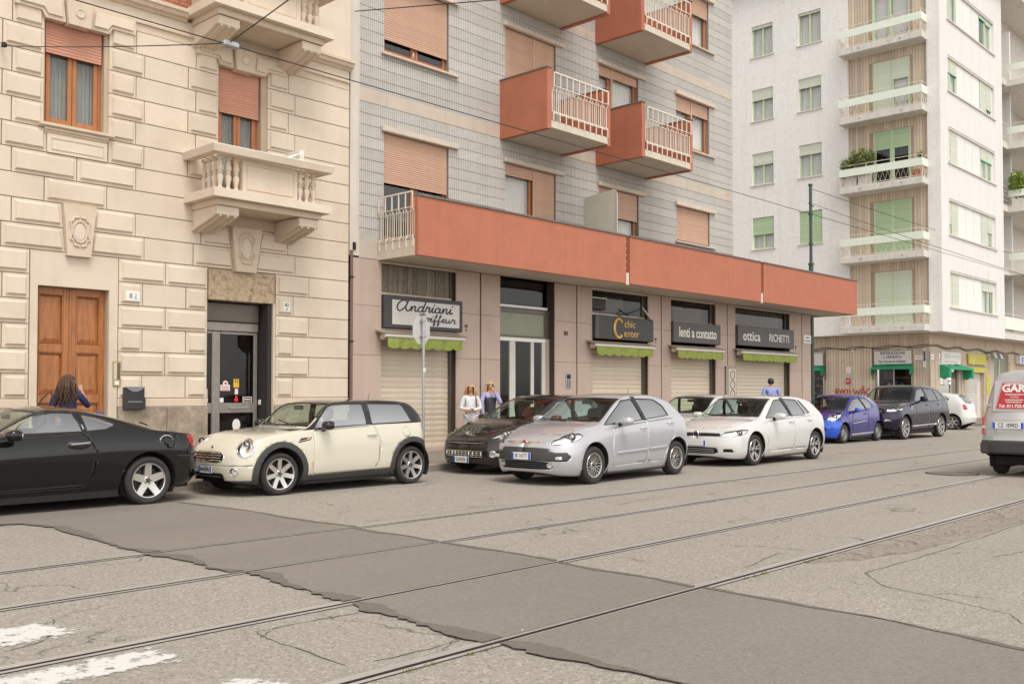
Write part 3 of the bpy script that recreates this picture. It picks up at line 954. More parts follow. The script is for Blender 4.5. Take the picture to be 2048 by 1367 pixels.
for i in range(7):
    bx('soffit_board', M_CREAM2, bal2, 9.75, 10.95, 16.15 + i * 0.115, 16.25 + i * 0.115, 8.474, 8.485)

# ---- windows
def slats(name, m, parent, x0, x1, z0, z1, y, pitch=0.055, lip=0.02):
    """roller shutter: every slat its own piece"""
    n = max(1, round((z1 - z0) / pitch))
    p = (z1 - z0) / n
    key = (name, round(x1 - x0, 3), round(p, 4))
    if key not in SLATM:
        h = p
        me = MB().prism([(0.0, 0.0), (-0.004, 0.004), (-0.012, h * 0.5), (-0.004, h - 0.004), (0.0, h - 0.001), (0.008, h - 0.001), (0.008, 0)], 'x', x0, x1).mesh('slat')
        me.materials.append(m)
        SLATM[key] = (me, x0)
    me, xb = SLATM[key]
    for i in range(n):
        o = link('slat', me, None, parent)
        o.location = (x0 - xb, y, z0 + i * p)
SLATM = {}
def b1_window(name, x0, x1, z0, z1, zs, curtain):
    w = sub(name, ((x0 + x1) / 2, FY, z0), b1)
    y = FY + 0.17
    fr = MB()
    for a, b in ((x0, x0 + .06), (x1 - .06, x1)): fr.cbox(a, b, y, y + .07, z0, z1, .008)
    fr.cbox(x0 + .06, x1 - .06, y, y + .07, z0, z0 + .06, .008)
    fr.build('frame', M_WFRAME, w, fix=False)
    c = (x0 + x1) / 2
    for s in (0, 1):
        a, b = ((x0 + .062, c - .003), (c + .003, x1 - .062))[s]
        sh = MB()
        sh.cbox(a, a + .075, y - .012, y + .05, z0 + .062, zs + .3, .01).cbox(b - .075, b, y - .012, y + .05, z0 + .062, zs + .3, .01).cbox(a + .075, b - .075, y - .012, y + .05, z0 + .062, z0 + .15, .01)
        sh.build('sash', M_WFRAME, w, fix=False)
        bx('pane', M_GLASSW, w, a + .075, b - .075, y + .02, y + .026, z0 + .15, zs + .3)
    q = MB()
    for i in range(24):
        xa = x0 + .1 + (x1 - x0 - .2) * i / 24
        q.add([(xa, y + .12 + .02 * (i % 2), z0 + .05), (xa + (x1 - x0 - .2) / 24, y + .12 + .02 * ((i + 1) % 2), z0 + .05),
               (xa + (x1 - x0 - .2) / 24, y + .12 + .02 * ((i + 1) % 2), z1), (xa, y + .12 + .02 * (i % 2), z1)], [(0, 1, 2, 3)])
    if curtain: 
        q.v = [(x0 + (p[0] - x0) * (1.0 if curtain == 1 else 0.34), p[1], p[2]) for p in q.v]
        q.build('curtain', mat('sheer_curtain', (0.34, 0.33, 0.31), .9, var=.3, vs=5, stretch=(12, 12, .4)), w, fix=False)
    bx('room', M_DARKROOM, w, x0 - .1, x1 + .1, y + .6, y + .62, z0 - .1, z1 + .1)
    slats('slat', M_SLATP, w, x0 + .03, x1 - .03, zs, z1, FY + 0.10)
    bx('bottom_bar', M_SLATP, w, x0 + .03, x1 - .03, FY + .085, FY + .115, zs - .04, zs - .002, .006)
    return w
w1 = b1_window('window', 6.50, 7.52, 6.08, 7.9, 7.36, 1)
w2 = b1_window('window', 9.775, 10.72, 5.26, 7.87, 7.03, 1)
w3 = b1_window('window', 1.9, 2.9, 6.08, 7.9, 7.3, 1)
def sillwork(x0, x1):
    MB().sweep([(0, 6.0), (0.06, 6.0), (0.09, 6.025), (0.12, 6.03), (0.12, 6.075), (0.09, 6.085), (-0.2, 6.085), (-0.2, 6.0)], [(x0 - .12, FY + .02), (x1 + .14, FY + .02)]).build('sill', M_CREAM2, b1)
    MB().sweep([(0, 5.9), (0.03, 5.9), (0.03, 5.925), (0.05, 5.93), (0.05, 5.955), (0.08, 5.97), (0.08, 5.998), (0, 5.998)], [(x0 - .02, FY + .02), (x1 + .05, FY + .02)]).build('sill_moulding', M_CREAM2, b1)
    MB().box(x0 + .03, x1 + .04, FY - .03, FY + .02, 5.585, 5.898).build('apron', M_CREAM, b1)
    MB().tube([(x0 + .1, FY - .032, 5.65), (x1 - .03, FY - .032, 5.65), (x1 - .03, FY - .032, 5.84), (x0 + .1, FY - .032, 5.84)], .012, 4, closed=True).build('apron_bead', M_CREAM2, b1)
sillwork(6.50, 7.52)
sillwork(1.9, 2.9)

# ---- wooden house door
d = sub('wooden_door', (7.02, FY, 0.13), b1)
tag(d, 'tall brown panelled wooden double door')
DY = FY + 0.16
for s in (0, 1):
    a, b = ((6.42, 7.015), (7.025, 7.63))[s]
    lf = sub('door_leaf', ((a + b) / 2, DY, .13), d)
    q = MB()
    zs_ = [0.13, 0.45, 1.22, 1.42, 2.1, 2.28, 3.16, 3.31]
    pa, pb = a + .075, b - .085 if s else b - .11
    if s: pa = a + .1
    q.cbox(a, pa, DY, DY + .06, .13, 3.31, .008).cbox(pb, b, DY, DY + .06, .13, 3.31, .008)
    rails_ = [(0.13, 0.42), (1.24, 1.42), (1.96, 2.1), (2.86, 2.86)]
    pan = [(0.42, 1.32), (1.47, 2.19), (2.34, 3.18)]
    cuts = [0.13] + [v for p in pan for v in p] + [3.31]
    for i in range(0, len(cuts), 2): q.cbox(pa, pb, DY, DY + .06, cuts[i], cuts[i + 1], .008)
    q.build('stile_frame', M_WOOD, lf, fix=False)
    for z0, z1 in pan:
        MB().tube([(pa + .012, DY + .012, z0 + .012), (pb - .012, DY + .012, z0 + .012), (pb - .012, DY + .012, z1 - .012), (pa + .012, DY + .012, z1 - .012)], .016, 6, closed=True).build('panel_bead', M_WOOD, lf)
        MB().add([(pa, DY + .045, z0), (pb, DY + .045, z0), (pb, DY + .045, z1), (pa, DY + .045, z1), (pa + .09, DY + .02, z0 + .09), (pb - .09, DY + .02, z0 + .09), (pb - .09, DY + .02, z1 - .09), (pa + .09, DY + .02, z1 - .09)],
                 [(0, 1, 5, 4), (1, 2, 6, 5), (2, 3, 7, 6), (3, 0, 4, 7), (4, 5, 6, 7)]).build('door_panel', M_WOOD, lf, fix=False)
    hx = b - .05 if s == 0 else a + .05
    MB().cbox(hx - .03, hx + .03, DY - .012, DY, 1.22, 1.66, .01).tube([(hx, DY - .01, 1.29), (hx, DY - .06, 1.33), (hx, DY - .07, 1.45), (hx, DY - .05, 1.56), (hx, DY - .01, 1.6)], .016, 8).build('pull_handle', mat('bronze', (0.3, 0.16, 0.06), 0.35, metal=0.8), lf, smooth=True)
MB().cbox(7.0, 7.045, DY - .02, DY - .001, .13, 3.3, .008).build('cover_strip', M_WOOD, d)

# ---- shop door of dark metal and glass
M_DMET = mat('bronze_metal', (0.14, 0.12, 0.1), 0.4, metal=0.5, var=0.1)
M_LMET = mat('worn_alu', (0.3, 0.275, 0.245), 0.4, metal=0.5, var=0.15, vs=6)
M_SGLASS = glass('shop_door_glass', (0.8, 0.78, 0.75), 0.02, 1.45)
sd = sub('glass_shop_door', (10.2, FY, .1), b1)
tag(sd, 'metal framed glass shop door with stickers')
SY = FY + 0.34
bx('roller_box', M_DMET, sd, 9.57, 10.86, SY - .06, SY + .2, 2.9, 3.28, .02)
bx('transom_bar', M_LMET, sd, 9.57, 10.86, SY - .03, SY + .06, 2.72, 2.895, .01)
bx('side_reveal', M_DARKROOM, sd, 10.9, 10.995, SY - .3, SY + .3, .1, 3.28)
for a, b in ((9.57, 9.62), (9.84, 10.02), (10.78, 10.86)):
    bx('jamb', M_LMET, sd, a, b, SY, SY + .06, .1, 2.715, .008)
for a, b in ((9.62, 9.84), (10.02, 10.78)):
    bx('lock_rail', M_LMET, sd, a, b, SY, SY + .06, 1.1, 1.3, .008)
    bx('bottom_rail', M_LMET, sd, a, b, SY, SY + .06, .1, .22, .008)
    bx('top_rail', M_LMET, sd, a, b, SY, SY + .06, 2.66, 2.715, .008)
    bx('pane', M_SGLASS, sd, a, b, SY + .025, SY + .031, 1.3, 2.66)
    bx('pane', M_SGLASS, sd, a, b, SY + .025, SY + .031, .22, 1.1)
MB().tube([(10.2, SY - .06, 1.2), (10.62, SY - .06, 1.2)], .014, 8).tube([(10.24, SY, 1.2), (10.24, SY - .06, 1.2)], .01, 6).tube([(10.58, SY, 1.2), (10.58, SY - .06, 1.2)], .01, 6).build('pull_bar', M_ALU, sd)
bx('interior', mat('shop_inside', (0.09, 0.055, 0.04), 0.9, var=0.4, vs=2), sd, 9.3, 11.3, SY + 1.2, SY + 1.25, 0, 3.3)
bx('lock_box', M_WHITE, sd, 10.87, 10.895, SY - .08, SY - .02, 1.26, 1.36)
M_RED = mat('sticker_red', (0.6, 0.02, 0.03), 0.5)
M_PAPER = mat('sticker_paper', (0.75, 0.71, 0.67), 0.6, var=0.1, vs=20)
M_YEL = mat('sticker_yellow', (0.72, 0.42, 0.05), 0.5)
def sticker(name, m, x0, x1, z0, z1):
    o = bx(name, m, sd, x0, x1, SY + .017, SY + .0235, z0, z1)
    return o
sticker('sticker', M_PAPER, 9.635, 9.73, 1.62, 1.82); sticker('sticker', M_PAPER, 9.625, 9.76, 1.4, 1.58); sticker('sticker', M_PAPER, 9.625, 9.77, 1.31, 1.395)
MB().ball((9.69, SY + .02, 1.87), .045, 8, (1, .15, 1)).ball((9.69, SY + .02, 1.95), .03, 8, (1, .15, 1)).build('red_figure_sticker', M_RED, sd)
sticker('sticker', M_PAPER, 10.04, 10.25, 1.54, 1.66); MB().ball((10.15, SY + .018, 1.69), .05, 8, (1.2, .1, 1)).build('sticker', M_PAPER, sd)
MB().ball((10.15, SY + .014, 1.69), .025, 8, (1.2, .1, 1)).build('red_dot_sticker', M_RED, sd)
for zz in (1.62, 1.585, 1.555): print_line('sticker_print', M_RED, sd, (10.145, SY + .0145, zz), .17, .018, n=9)
for zz in (1.37, 1.335): print_line('sticker_print', M_RED, sd, (9.69, SY + .0145, zz), .11, .02, n=6)
MB().lathe([(.045, 0), (.045, -.004), (.034, -.004), (.034, 0)], 16, (9.665, SY + .016, 1.53), 'y', caps=False).box(9.635, 9.695, SY + .011, SY + .014, 1.526, 1.534).build('no_smoking_sticker', M_RED, sd)
for i in range(3): bx('yellow_figure_sticker', M_YEL, sd, 10.33 + i * .045, 10.36 + i * .045, SY + .016, SY + .0235, 1.6, 1.78)
bx('yellow_figure_sticker', M_YEL, sd, 10.325, 10.455, SY + .0165, SY + .0235, 1.62, 1.7)
sticker('sticker', M_PAPER, 10.36, 10.43, 1.47, 1.58)
MB().ball((10.395, SY + .02, 1.36), .045, 8, (1, .15, 1)).ball((10.395, SY + .02, 1.42), .028, 8, (1, .15, 1)).build('red_figure_sticker', M_RED, sd)
sticker('sticker', M_PAPER, 10.03, 10.11, 1.31, 1.4); sticker('sticker', M_PAPER, 10.54, 10.75, 1.31, 1.42)
bx('sticker_print', M_BLACK, sd, 10.555, 10.735, SY + .012, SY + .018, 1.325, 1.405); print_line('sticker_print', M_PAPER, sd, (10.645, SY + .0105, 1.365), .15, .035, n=6)
MB().ball((10.4, SY + .02, .86), .09, 10, (1, .06, 1.3)).ball((10.4, SY + .02, .68), .11, 10, (.95, .06, 1.2)).box(10.35, 10.45, SY + .012, SY + .02, .42, .6).build('torn_poster', M_PAPER, sd, smooth=True)

# ---- small fixtures on the cream wall
def fixture(name, label, cat, at):
    return empty(name, at, label, cat)
mb_ = fixture('mailbox', 'black wall mailbox with curved flap beside the wooden door', 'mailbox', (8.05, FY, 1.2))
MB().cbox(7.87, 8.24, FY - .15, FY - .05, 1.2, 1.6, .012).build('box', mat('mailbox_black', (0.028, 0.027, 0.03), 0.4, var=0.2), mb_)
MB().prism([(7.87 + .37 * i / 10, 1.605 - .09 * math.sin(math.pi * i / 10)) for i in range(11)] + [(8.24, 1.607), (7.87, 1.607)][:2], 'y', FY - .165, FY - .152).build('flap', mat('flap_grey', (0.25, 0.25, 0.25), .4, metal=.5), mb_)
MB().cbox(7.86, 8.25, FY - .168, FY - .152, 1.2, 1.41, .008).build('front_panel', MATS['mailbox_black'], mb_)
print_line('lettering', M_ALU, mb_, (8.055, FY - .1695, 1.34), .26, .02, n=12)
ic = fixture('intercom_panel', 'brass intercom panel with rows of buttons right of the wooden door', 'intercom', (7.77, FY, 1.6))
bx('plate', mat('brass_plate', (0.42, 0.33, 0.17), 0.35, metal=0.6), ic, 7.705, 7.845, FY - .025, FY - .005, 1.615, 2.06, .006)
for r_ in range(11):
    for c_ in range(2): bx('button', M_BLACK if c_ else M_WHITE, ic, 7.725 + c_ * .06, 7.77 + c_ * .06, FY - .032, FY - .0255, 1.74 + r_ * .027, 1.755 + r_ * .027)
bx('speaker_grille', M_WHITE, ic, 7.735, 7.815, FY - .03, FY - .0255, 1.64, 1.71)
n82 = fixture('house_number', 'white marble house number plate reading 82 beside the wooden door', 'number plate', (8.05, FY, 3.15))
bx('plate', M_WHITE, n82, 7.92, 8.175, FY - .055, FY - .034, 3.15, 3.325, .004)
M_INK = mat('ink', (0.04, 0.045, 0.06), .6)
text('number', '8', M_INK, n82, (8.005, FY - .056, 3.237), .13, depth=.001); text('number', '2', M_INK, n82, (8.095, FY - .056, 3.245), .1, depth=.001)
bx('number_underline', M_INK, n82, 8.06, 8.13, FY - .0575, FY - .0555, 3.185, 3.193)
n2 = fixture('house_number', 'small blue and white enamel number plate 82 A right of the glass shop door', 'number plate', (11.3, FY, 3.17))
bx('plate', M_WHITE, n2, 11.225, 11.365, FY - .05, FY - .034, 3.17, 3.345, .004)
text('number', '82', M_INK, n2, (11.295, FY - .051, 3.29), .1, depth=.001, bold=.002); text('number', 'A', M_INK, n2, (11.295, FY - .051, 3.21), .07, depth=.001, bold=.002)
rk = fixture('drying_rack', 'folded white clothes rack leaning inside the lower stone balcony', 'rack', (11.2, 16.5, 5.3))
q = MB()
for yy in (16.25, 16.75): q.tube([(10.95, yy, 5.08), (11.16, yy, 6.33), (11.2, yy, 6.33), (11.05, yy, 5.08)], .014, 6)
q.cbox(11.12, 11.16, 16.25, 16.75, 6.18, 6.33, .01)
q.build('frame', M_WHITE, rk)
q = MB()
for i in range(9): q.tube([(10.98 + i * .02, 16.25, 5.25 + i * .12), (10.98 + i * .02, 16.75, 5.25 + i * .12)], .006, 5)
for i in range(7): q.tube([(10.86 + .001, 16.2 + i * .09, 6.12), (11.1, 16.2 + i * .09, 6.26)], .007, 5)
q.build('rods', M_WHITE, rk)
dp = fixture('rain_pipe', 'thin brown rain pipe in the joint between cream and grey buildings', 'pipe', (12.95, FY, 0))
MB().tube([(12.945, FY - .03, .14), (12.945, FY - .03, 4.6)], .035, 8).build('pipe', mat('pipe_brown', (0.15, 0.095, 0.072), .5), dp, smooth=True)
for zz in (1.2, 2.6, 4.0): bx('bracket', M_IRON, dp, 12.9, 12.99, FY - .07, FY + .01, zz, zz + .03)
bx('vent_box', M_IRON, dp, 12.99, 13.06, FY - .04, FY + .0, 4.62, 4.78)
# ================================================================ GREY APARTMENT BUILDING WITH TERRACOTTA BALCONIES
b2 = empty('grey_apartment_building', (21, FY, 0), 'grey ribbed-tile apartment building with terracotta balconies over shuttered shops', 'building')
M_TILE = mat('grey_ribbed_tile', (0.475, 0.45, 0.415), 0.6, var=0.06, vs=4, rnd=0.06, streak=0.15, dark=(0.34, 0.31, 0.27), ds=0.7, dt=(0.52, 0.85))
M_TJOINT = mat('tile_joint', (0.24, 0.22, 0.195), 0.9)
M_BAND = mat('pale_render', (0.52, 0.445, 0.37), 0.8, streak=0.4, var=0.06, vs=2, dark=(0.36, 0.3, 0.24), ds=1.5, dt=(0.55, 0.9))
M_STRIP = mat('edge_render', (0.6, 0.535, 0.46), 0.8, var=0.05, vs=1.5, streak=0.4)
M_TERRA = mat('terracotta_render', (0.43, 0.15, 0.085), 0.75, var=0.06, vs=2.5, dark=(0.36, 0.12, 0.068), ds=1.0, dt=(0.5, 0.9), bump=0.06, bs=150, streak=0.3)
M_GRAN = mat('pink_granite', (0.47, 0.36, 0.295), 0.6, streak=0.25, var=0.14, vs=60, rnd=0.05, dark=(0.38, 0.285, 0.23), ds=1.2, dt=(0.5, 0.9))
M_JOINTB = mat('brown_joint', (0.06, 0.04, 0.032), 0.7)
M_SHUT = mat('cream_steel_shutter', (0.6, 0.51, 0.395), 0.5, var=0.08, vs=3, rnd=0.06, dark=(0.3, 0.22, 0.14), ds=3, dt=(0.55, 0.85), stretch=(0.4, 1, 3))
M_RAILW = mat('cream_railing', (0.72, 0.65, 0.55), 0.5, var=0.05)
M_SLAB = mat('cream_slab', (0.6, 0.53, 0.435), 0.75, streak=0.4, var=0.06, vs=3)
M_SOFFIT = mat('soffit_render', (0.56, 0.49, 0.4), 0.8, var=0.06, vs=1.5)
M_COPING = mat('grey_coping', (0.16, 0.145, 0.125), 0.6, var=0.2, vs=6)
M_SILL = mat('sill_stone', (0.56, 0.475, 0.39), 0.7, var=0.1, vs=6)
BX0, BX1 = 13.17, 29.02
WA, WB, WC, WD = (13.87, 15.87), (17.83, 19.82), (21.69, 23.61), (25.6, 27.55)
GO = [(13.81, 16.11), (17.64, 19.755), (21.36, 24.05), (25.26, 27.86), (29.11, 32.97)]      # ground-floor openings
UO = [(*WA, 4.9, 7.37), (*WB, 4.9, 7.37), (*WC, 4.9, 7.37), (*WD, 6.26, 7.37),
      (*WA, 9.17, 10.87), (*WB, 8.1, 10.87), (*WC, 8.1, 10.87), (*WD, 9.26, 10.87),
      (*WA, 12.64, 14.34), (*WB, 11.57, 14.34), (*WC, 11.57, 14.34), (*WD, 12.7, 14.34)]
wall_panels(M_TJOINT, b2, 'upper_wall', 12.91, BX1, 4.5, 18.0, FY + 0.035, FY + 0.3, UO)
bx('edge_strip', M_STRIP, b2, 12.915, 13.165, FY - 0.01, FY + .034, 4.5, 18.0)
bx('base_band', M_BAND, b2, 13.167, BX1, FY - .004, FY + .034, 4.47, 4.878)
bx('floor_band', M_BAND, b2, 13.167, BX1, FY + .002, FY + .034, 7.95, 8.25)
bx('floor_band', M_BAND, b2, 13.167, BX1, FY + .002, FY + .034, 11.42, 11.72)
bx('building_core', M_DARKROOM, b2, 13.0, BX1 - .05, FY + 1.4, FY + 11, 0, 17.9)
bx('gable_wall', M_BAND, b2, BX1 - .05, BX1, FY + 0.3, FY + 11, 4.7, 18.0)
bx('roof', M_COPING, b2, 12.9, BX1 + .1, FY - .2, FY + 11, 18.0, 18.25)
# every course of ribbed tile between the openings is one piece
TILEM = {}
def tile_piece(x0, x1, z0, z1):
    key = (round(x1 - x0, 3), round(z1 - z0, 3))
    if key not in TILEM:
        L_, h = x1 - x0, z1 - z0 - 0.012
        n = max(2, int(L_ / 0.058))
        p = L_ / n
        prof = []
        for i in range(n):
            prof += [(i * p, 0.022), (i * p + 0.012, 0.0), (i * p + p - 0.012, 0.0)]
        prof.append((L_, 0.022))
        v = [(x, y, 0) for x, y in prof] + [(x, y, h) for x, y in prof]
        m = len(prof)
        f = [(i, i + 1, m + i + 1, m + i) for i in range(m - 1)]
        v += [(0, .034, 0), (L_, .034, 0), (0, .034, h), (L_, .034, h)]
        k = 2 * m
        f += [(k, k + 1) + tuple(range(m - 1, -1, -1)), tuple(range(m, 2 * m)) + (k + 3, k + 2), (k, 0, m, k + 2), (m - 1, k + 1, k + 3, 2 * m - 1)]
        me = bpy.data.meshes.new('tile_course')
        me.from_pydata(v, [], f)
        me.materials.append(M_TILE)
        TILEM[key] = me
    o = link('tile_course', TILEM[key], None, b2)
    o.location = (x0, FY, z0)
xs_ = [BX0, *WA, *WB, *WC, *WD, BX1]
for zb, zt, n in ((4.88, 7.95, 12), (8.25, 11.42, 12), (11.72, 14.84, 12)):
    p = (zt - zb) / n
    for r_ in range(n):
        z0, z1 = zb + r_ * p, zb + (r_ + 1) * p
        for a, b in zip(xs_, xs_[1:]):
            cuts = [(z0, z1)]
            for o in UO:
                if o[0] < (a + b) / 2 < o[1]:
                    nc = []
                    for c, d_ in cuts:
                        if o[3] <= c or o[2] >= d_: nc.append((c, d_))
                        else:
                            if o[2] - c > .05: nc.append((c, o[2]))
                            if d_ - o[3] > .05: nc.append((o[3], d_))
                    cuts = nc
            for c, d_ in cuts: tile_piece(a, b, c, d_)

# ---- upper windows
M_GLASSB = glass('apartment_glass', (0.93, 0.93, 0.92), 0.02, 1.75)
def b2_window(rect, zs, split=None, full_right=False, curtain=True, lintel=True, sill=True, slat_zs2=None):
    x0, x1, z0, z1 = rect
    w = sub('window', ((x0 + x1) / 2, FY, z0), b2)
    y = FY + .14
    mids = [split] if split else [(x0 + x1) / 2]
    fr = MB()
    for a, b in [(x0, x0 + .05), (x1 - .05, x1)] + [(m_ - .045, m_ + .045) for m_ in mids]:
        fr.cbox(a, b, y, y + .07, z0, z1, .008)
    ends = [x0 + .05, mids[0] - .045, mids[0] + .045, x1 - .05]
    for i in (0, 2):
        fr.cbox(ends[i], ends[i + 1], y, y + .07, z0, z0 + .07, .008)
    fr.build('frame', M_WFRAME, w, fix=False)
    for i in (0, 2):
        a, b = ends[i], ends[i + 1]
        sh = MB()
        sh.cbox(a, a + .06, y - .01, y + .05, z0 + .07, z1, .008).cbox(b - .06, b, y - .01, y + .05, z0 + .07, z1, .008).cbox(a + .06, b - .06, y - .01, y + .05, z0 + .07, z0 + .14, .008)
        sh.build('sash', M_WFRAME, w, fix=False)
        bx('pane', M_GLASSB, w, a + .06, b - .06, y + .018, y + .024, z0 + .14, z1)
    if curtain:
        q = MB()
        n = 36
        for i in range(n):
            xa, xb = x0 + (x1 - x0) * i / n, x0 + (x1 - x0) * (i + 1) / n
            q.add([(xa, y + .14 + .018 * (i % 2), z0 + .02), (xb, y + .14 + .018 * ((i + 1) % 2), z0 + .02), (xb, y + .14 + .018 * ((i + 1) % 2), z1), (xa, y + .14 + .018 * (i % 2), z1)], [(0, 1, 2, 3)])
        q.build('curtain', M_CURT, w, fix=False)
    bx('room', M_DARKROOM, w, x0 - .2, x1 + .2, y + .7, y + .72, z0 - .2, z1 + .2)
    if split:
        slats('slatB', M_SLATB, w, x0 + .02, split - .02, zs, z1, FY + .075, .05)
        slats('slatB', M_SLATB, w, split + .02, x1 - .02, slat_zs2 if slat_zs2 else zs, z1, FY + .075, .05)
        bx('centre_guide', M_SLATB, w, split - .03, split + .03, FY + .05, FY + .085, z0, z1)
        bx('bottom_bar', M_SLATB, w, x0 + .02, split - .035, FY + .058, FY + .088, zs - .04, zs - .002, .006)
    else:
        slats('slatB', M_SLATB, w, x0 + .02, x1 - .02, zs, z1, FY + .075, .05)
        bx('bottom_bar', M_SLATB, w, x0 + .02, x1 - .02, FY + .058, FY + .088, zs - .04, zs - .002, .006)
    if lintel: bx('lintel', M_SILL, w, x0 - .1, x1 + .25, FY - .09, FY + .03, z1 + .002, z1 + .12, .008)
    if sill: bx('sill', M_SILL, w, x0 - .1, x1 + .25, FY - .09, FY + .12, z0 - .055, z0 - .002, .008)
    return w
b2_window(UO[0], 6.28, curtain=False, sill=False)
b2_window(UO[1], 7.12, split=18.97, slat_zs2=4.95, sill=False)
b2_window(UO[2], 6.62, sill=False)
b2_window(UO[3], 6.36)
b2_window(UO[4], 9.55, curtain=False)
b2_window(UO[5], 8.15, split=18.97, slat_zs2=8.12, sill=False)
b2_window(UO[6], 10.62, split=22.35, sill=False)
b2_window(UO[7], 10.45, split=26.55)
b2_window(UO[8], 13.0)
b2_window(UO[9], 12.2, split=18.97, sill=False)
b2_window(UO[10], 12.4, split=22.35, sill=False)
b2_window(UO[11], 13.75, split=26.55)
bx('clock_disc', M_WHITE, b2, 14.78, 14.86, FY + .13, FY + .135, 9.36, 9.45, .002)

# ---- box balconies: two terracotta side walls, cream slab, bent-bar railing
def rail_bars(q, ax, a0, a1, fixed, z, out):
    """railing in the plane ax=fixed; out = unit step outwards; big bars kink outwards at the top, thin bars stay behind"""
    def P(t, o, h): return (t, fixed + out * o, h) if ax == 'x' else (fixed + out * o, t, h)
    n = max(4, round((a1 - a0) / 0.245))
    for i in range(n + 1):
        t = a0 + (a1 - a0) * i / n
        q.tube([P(t, .07, z + 1.2), P(t, .07, z + .86), P(t, 0, z + .76), P(t, 0, z + .28), P(t, .05, z + .22), P(t, .05, z + .02)], .016, 4)
        if i < n:
            for k in (1, 2):
                u = t + (a1 - a0) / n * k / 3
                q.tube([P(u, -.005, z + .86), P(u, -.005, z + .2)], .011, 4)
    for o, h, r in ((.07, 1.2, .022), (.07, .87, .011), (0, .79, .012), (0, .26, .014), (.05, .21, .013)):
        q.tube([P(a0, o, z + h), P(a1, o, z + h)], r, 4)
def box_balcony(x0, x1, z, yo=15.4):
    b = sub('balcony', ((x0 + x1) / 2, FY, z), b2)
    for a in (x0, x1 - .14):
        bx('side_wall', M_TERRA, b, a, a + .14, yo, FY - .001, z - .01, z + 1.47)
        bx('coping', M_COPING, b, a - .02, a + .16, yo - .02, FY - .002, z + 1.472, z + 1.51, .006)
    bx('slab', M_SOFFIT, b, x0 + .142, x1 - .142, yo + .04, FY - .001, z + .02, z + .17)
    bx('slab_fascia', M_SLAB, b, x0 + .142, x1 - .142, yo - .02, yo + .038, z + .02, z + .2, .006)
    q = MB()
    rail_bars(q, 'x', x0 + .18, x1 - .18, yo + .0, z + .17, -1)
    q.build('railing', M_RAILW, b, fix=False)
    return b
for z in (7.93, 11.40):
    box_balcony(17.62, 20.12, z)
    box_balcony(21.52, 24.03, z)

# ---- long first-floor terrace
te = sub('terrace', (24, 15.75, 4.46), b2)
bx('slab', M_SOFFIT, te, 13.76, 35.7, 15.81, FY - .006, 4.47, 4.63)
bx('slab_end', M_SLAB, te, 13.7, 13.758, 15.752, FY - .006, 4.455, 4.82, .006)
segs = [(13.7, 21.12), (21.30, 28.42), (28.60, 35.72)]
for a, b in segs:
    bx('parapet', M_TERRA, te, a, b, 15.65, 15.75, 4.45, 5.72)
    bx('parapet_coping', M_COPING, te, a - .01, b + .01, 15.62, 15.79, 5.722, 5.765, .006)
bx('parapet_return', M_TERRA, te, 35.62, 35.72, 15.752, 20, 4.45, 5.72)
for a in (21.12, 28.42):
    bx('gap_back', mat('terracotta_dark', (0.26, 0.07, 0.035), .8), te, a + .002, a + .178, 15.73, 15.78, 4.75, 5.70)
    bx('drain_head', M_SLAB, te, a + .02, a + .15, 15.66, 15.73, 4.42, 4.74)
    for i in range(5): bx('gap_bracket', M_WHITE, te, a + .03, a + .06, 15.68, 15.73, 4.85 + i * .18, 4.88 + i * .18)
q = MB()
rail_bars(q, 'y', 15.80, 16.94, 13.74, 4.63, -1)
q.build('side_railing', M_RAILW, te, fix=False)
bx('terrace_floor', M_SIDEW, te, 13.77, 35.6, 15.83, FY - .007, 4.632, 4.66)
div = sub('divider', (20.95, 16.4, 4.66), te)
M_FROST = mat('frosted_panel', (0.5, 0.48, 0.4), 0.4, var=0.08, vs=1.5)
P_ = [(15.86, 4.68), (16.96, 4.68), (16.96, 6.92), (15.95, 7.02), (15.86, 6.95)]
MB().prism(P_, 'x', 20.98, 21.0).build('frosted_panel', M_FROST, div)
bx('divider_post', M_ALU, div, 20.965, 21.015, 15.84, 15.858, 4.66, 6.9)
pot = empty('terrace_box', (14.8, 16.4, 4.66), 'small red box standing on the terrace behind the white side railing', 'box')
bx('body', M_TERRA, pot, 14.3, 15.1, 16.2, 16.6, 4.662, 5.02, .02)
bx('rim', M_TERRA, pot, 14.28, 15.12, 16.18, 16.62, 5.021, 5.06, .01)

# ---- ground floor: granite piers
GW = [(a, b, 0.0, 4.47) for a, b in GO]
_e = [12.98] + [v for g in GO for v in g] + [34.63]
for a, b in zip(_e[::2], _e[1::2]): bx('pier_wall', M_JOINTB, b2, a, b, FY + .03, FY + .27, 0.0, 4.463)
bx('annex_wall', M_GRAN, b2, 34.56, 34.66, FY + .285, FY + 8, 0, 4.45)
bx('annex_core', M_DARKROOM, b2, 29.1, 34.5, FY + 1.4, FY + 8, 0, 4.4)
bx('annex_roof', M_COPING, b2, 29.03, 35.6, FY + .0, FY + 8.2, 4.47, 4.66)
piers = [(12.99, 13.81, None), (16.11, 17.64, 16.94), (19.755, 21.36, 20.68), (24.05, 25.26, 24.74), (27.86, 29.11, 28.6), (32.97, 34.64, 33.92)]
zj = [0.16, 1.22, 2.33, 3.43, 4.462]
for a, b, j in piers:
    for c, d_ in ([(a, b)] if j is None else [(a, j - .025), (j + .025, b)]):
        for z0, z1 in zip(zj, zj[1:]):
            bx('stone_panel', M_GRAN, b2, c + .002, d_ - .002, FY, FY + .285 if (c == a and a > 13) or d_ == b else FY + .03, z0 + .003, z1 - .003, .004)
    bx('pier_foot', M_GRAN, b2, a, b, FY - .012, FY + .03, .1, .157)
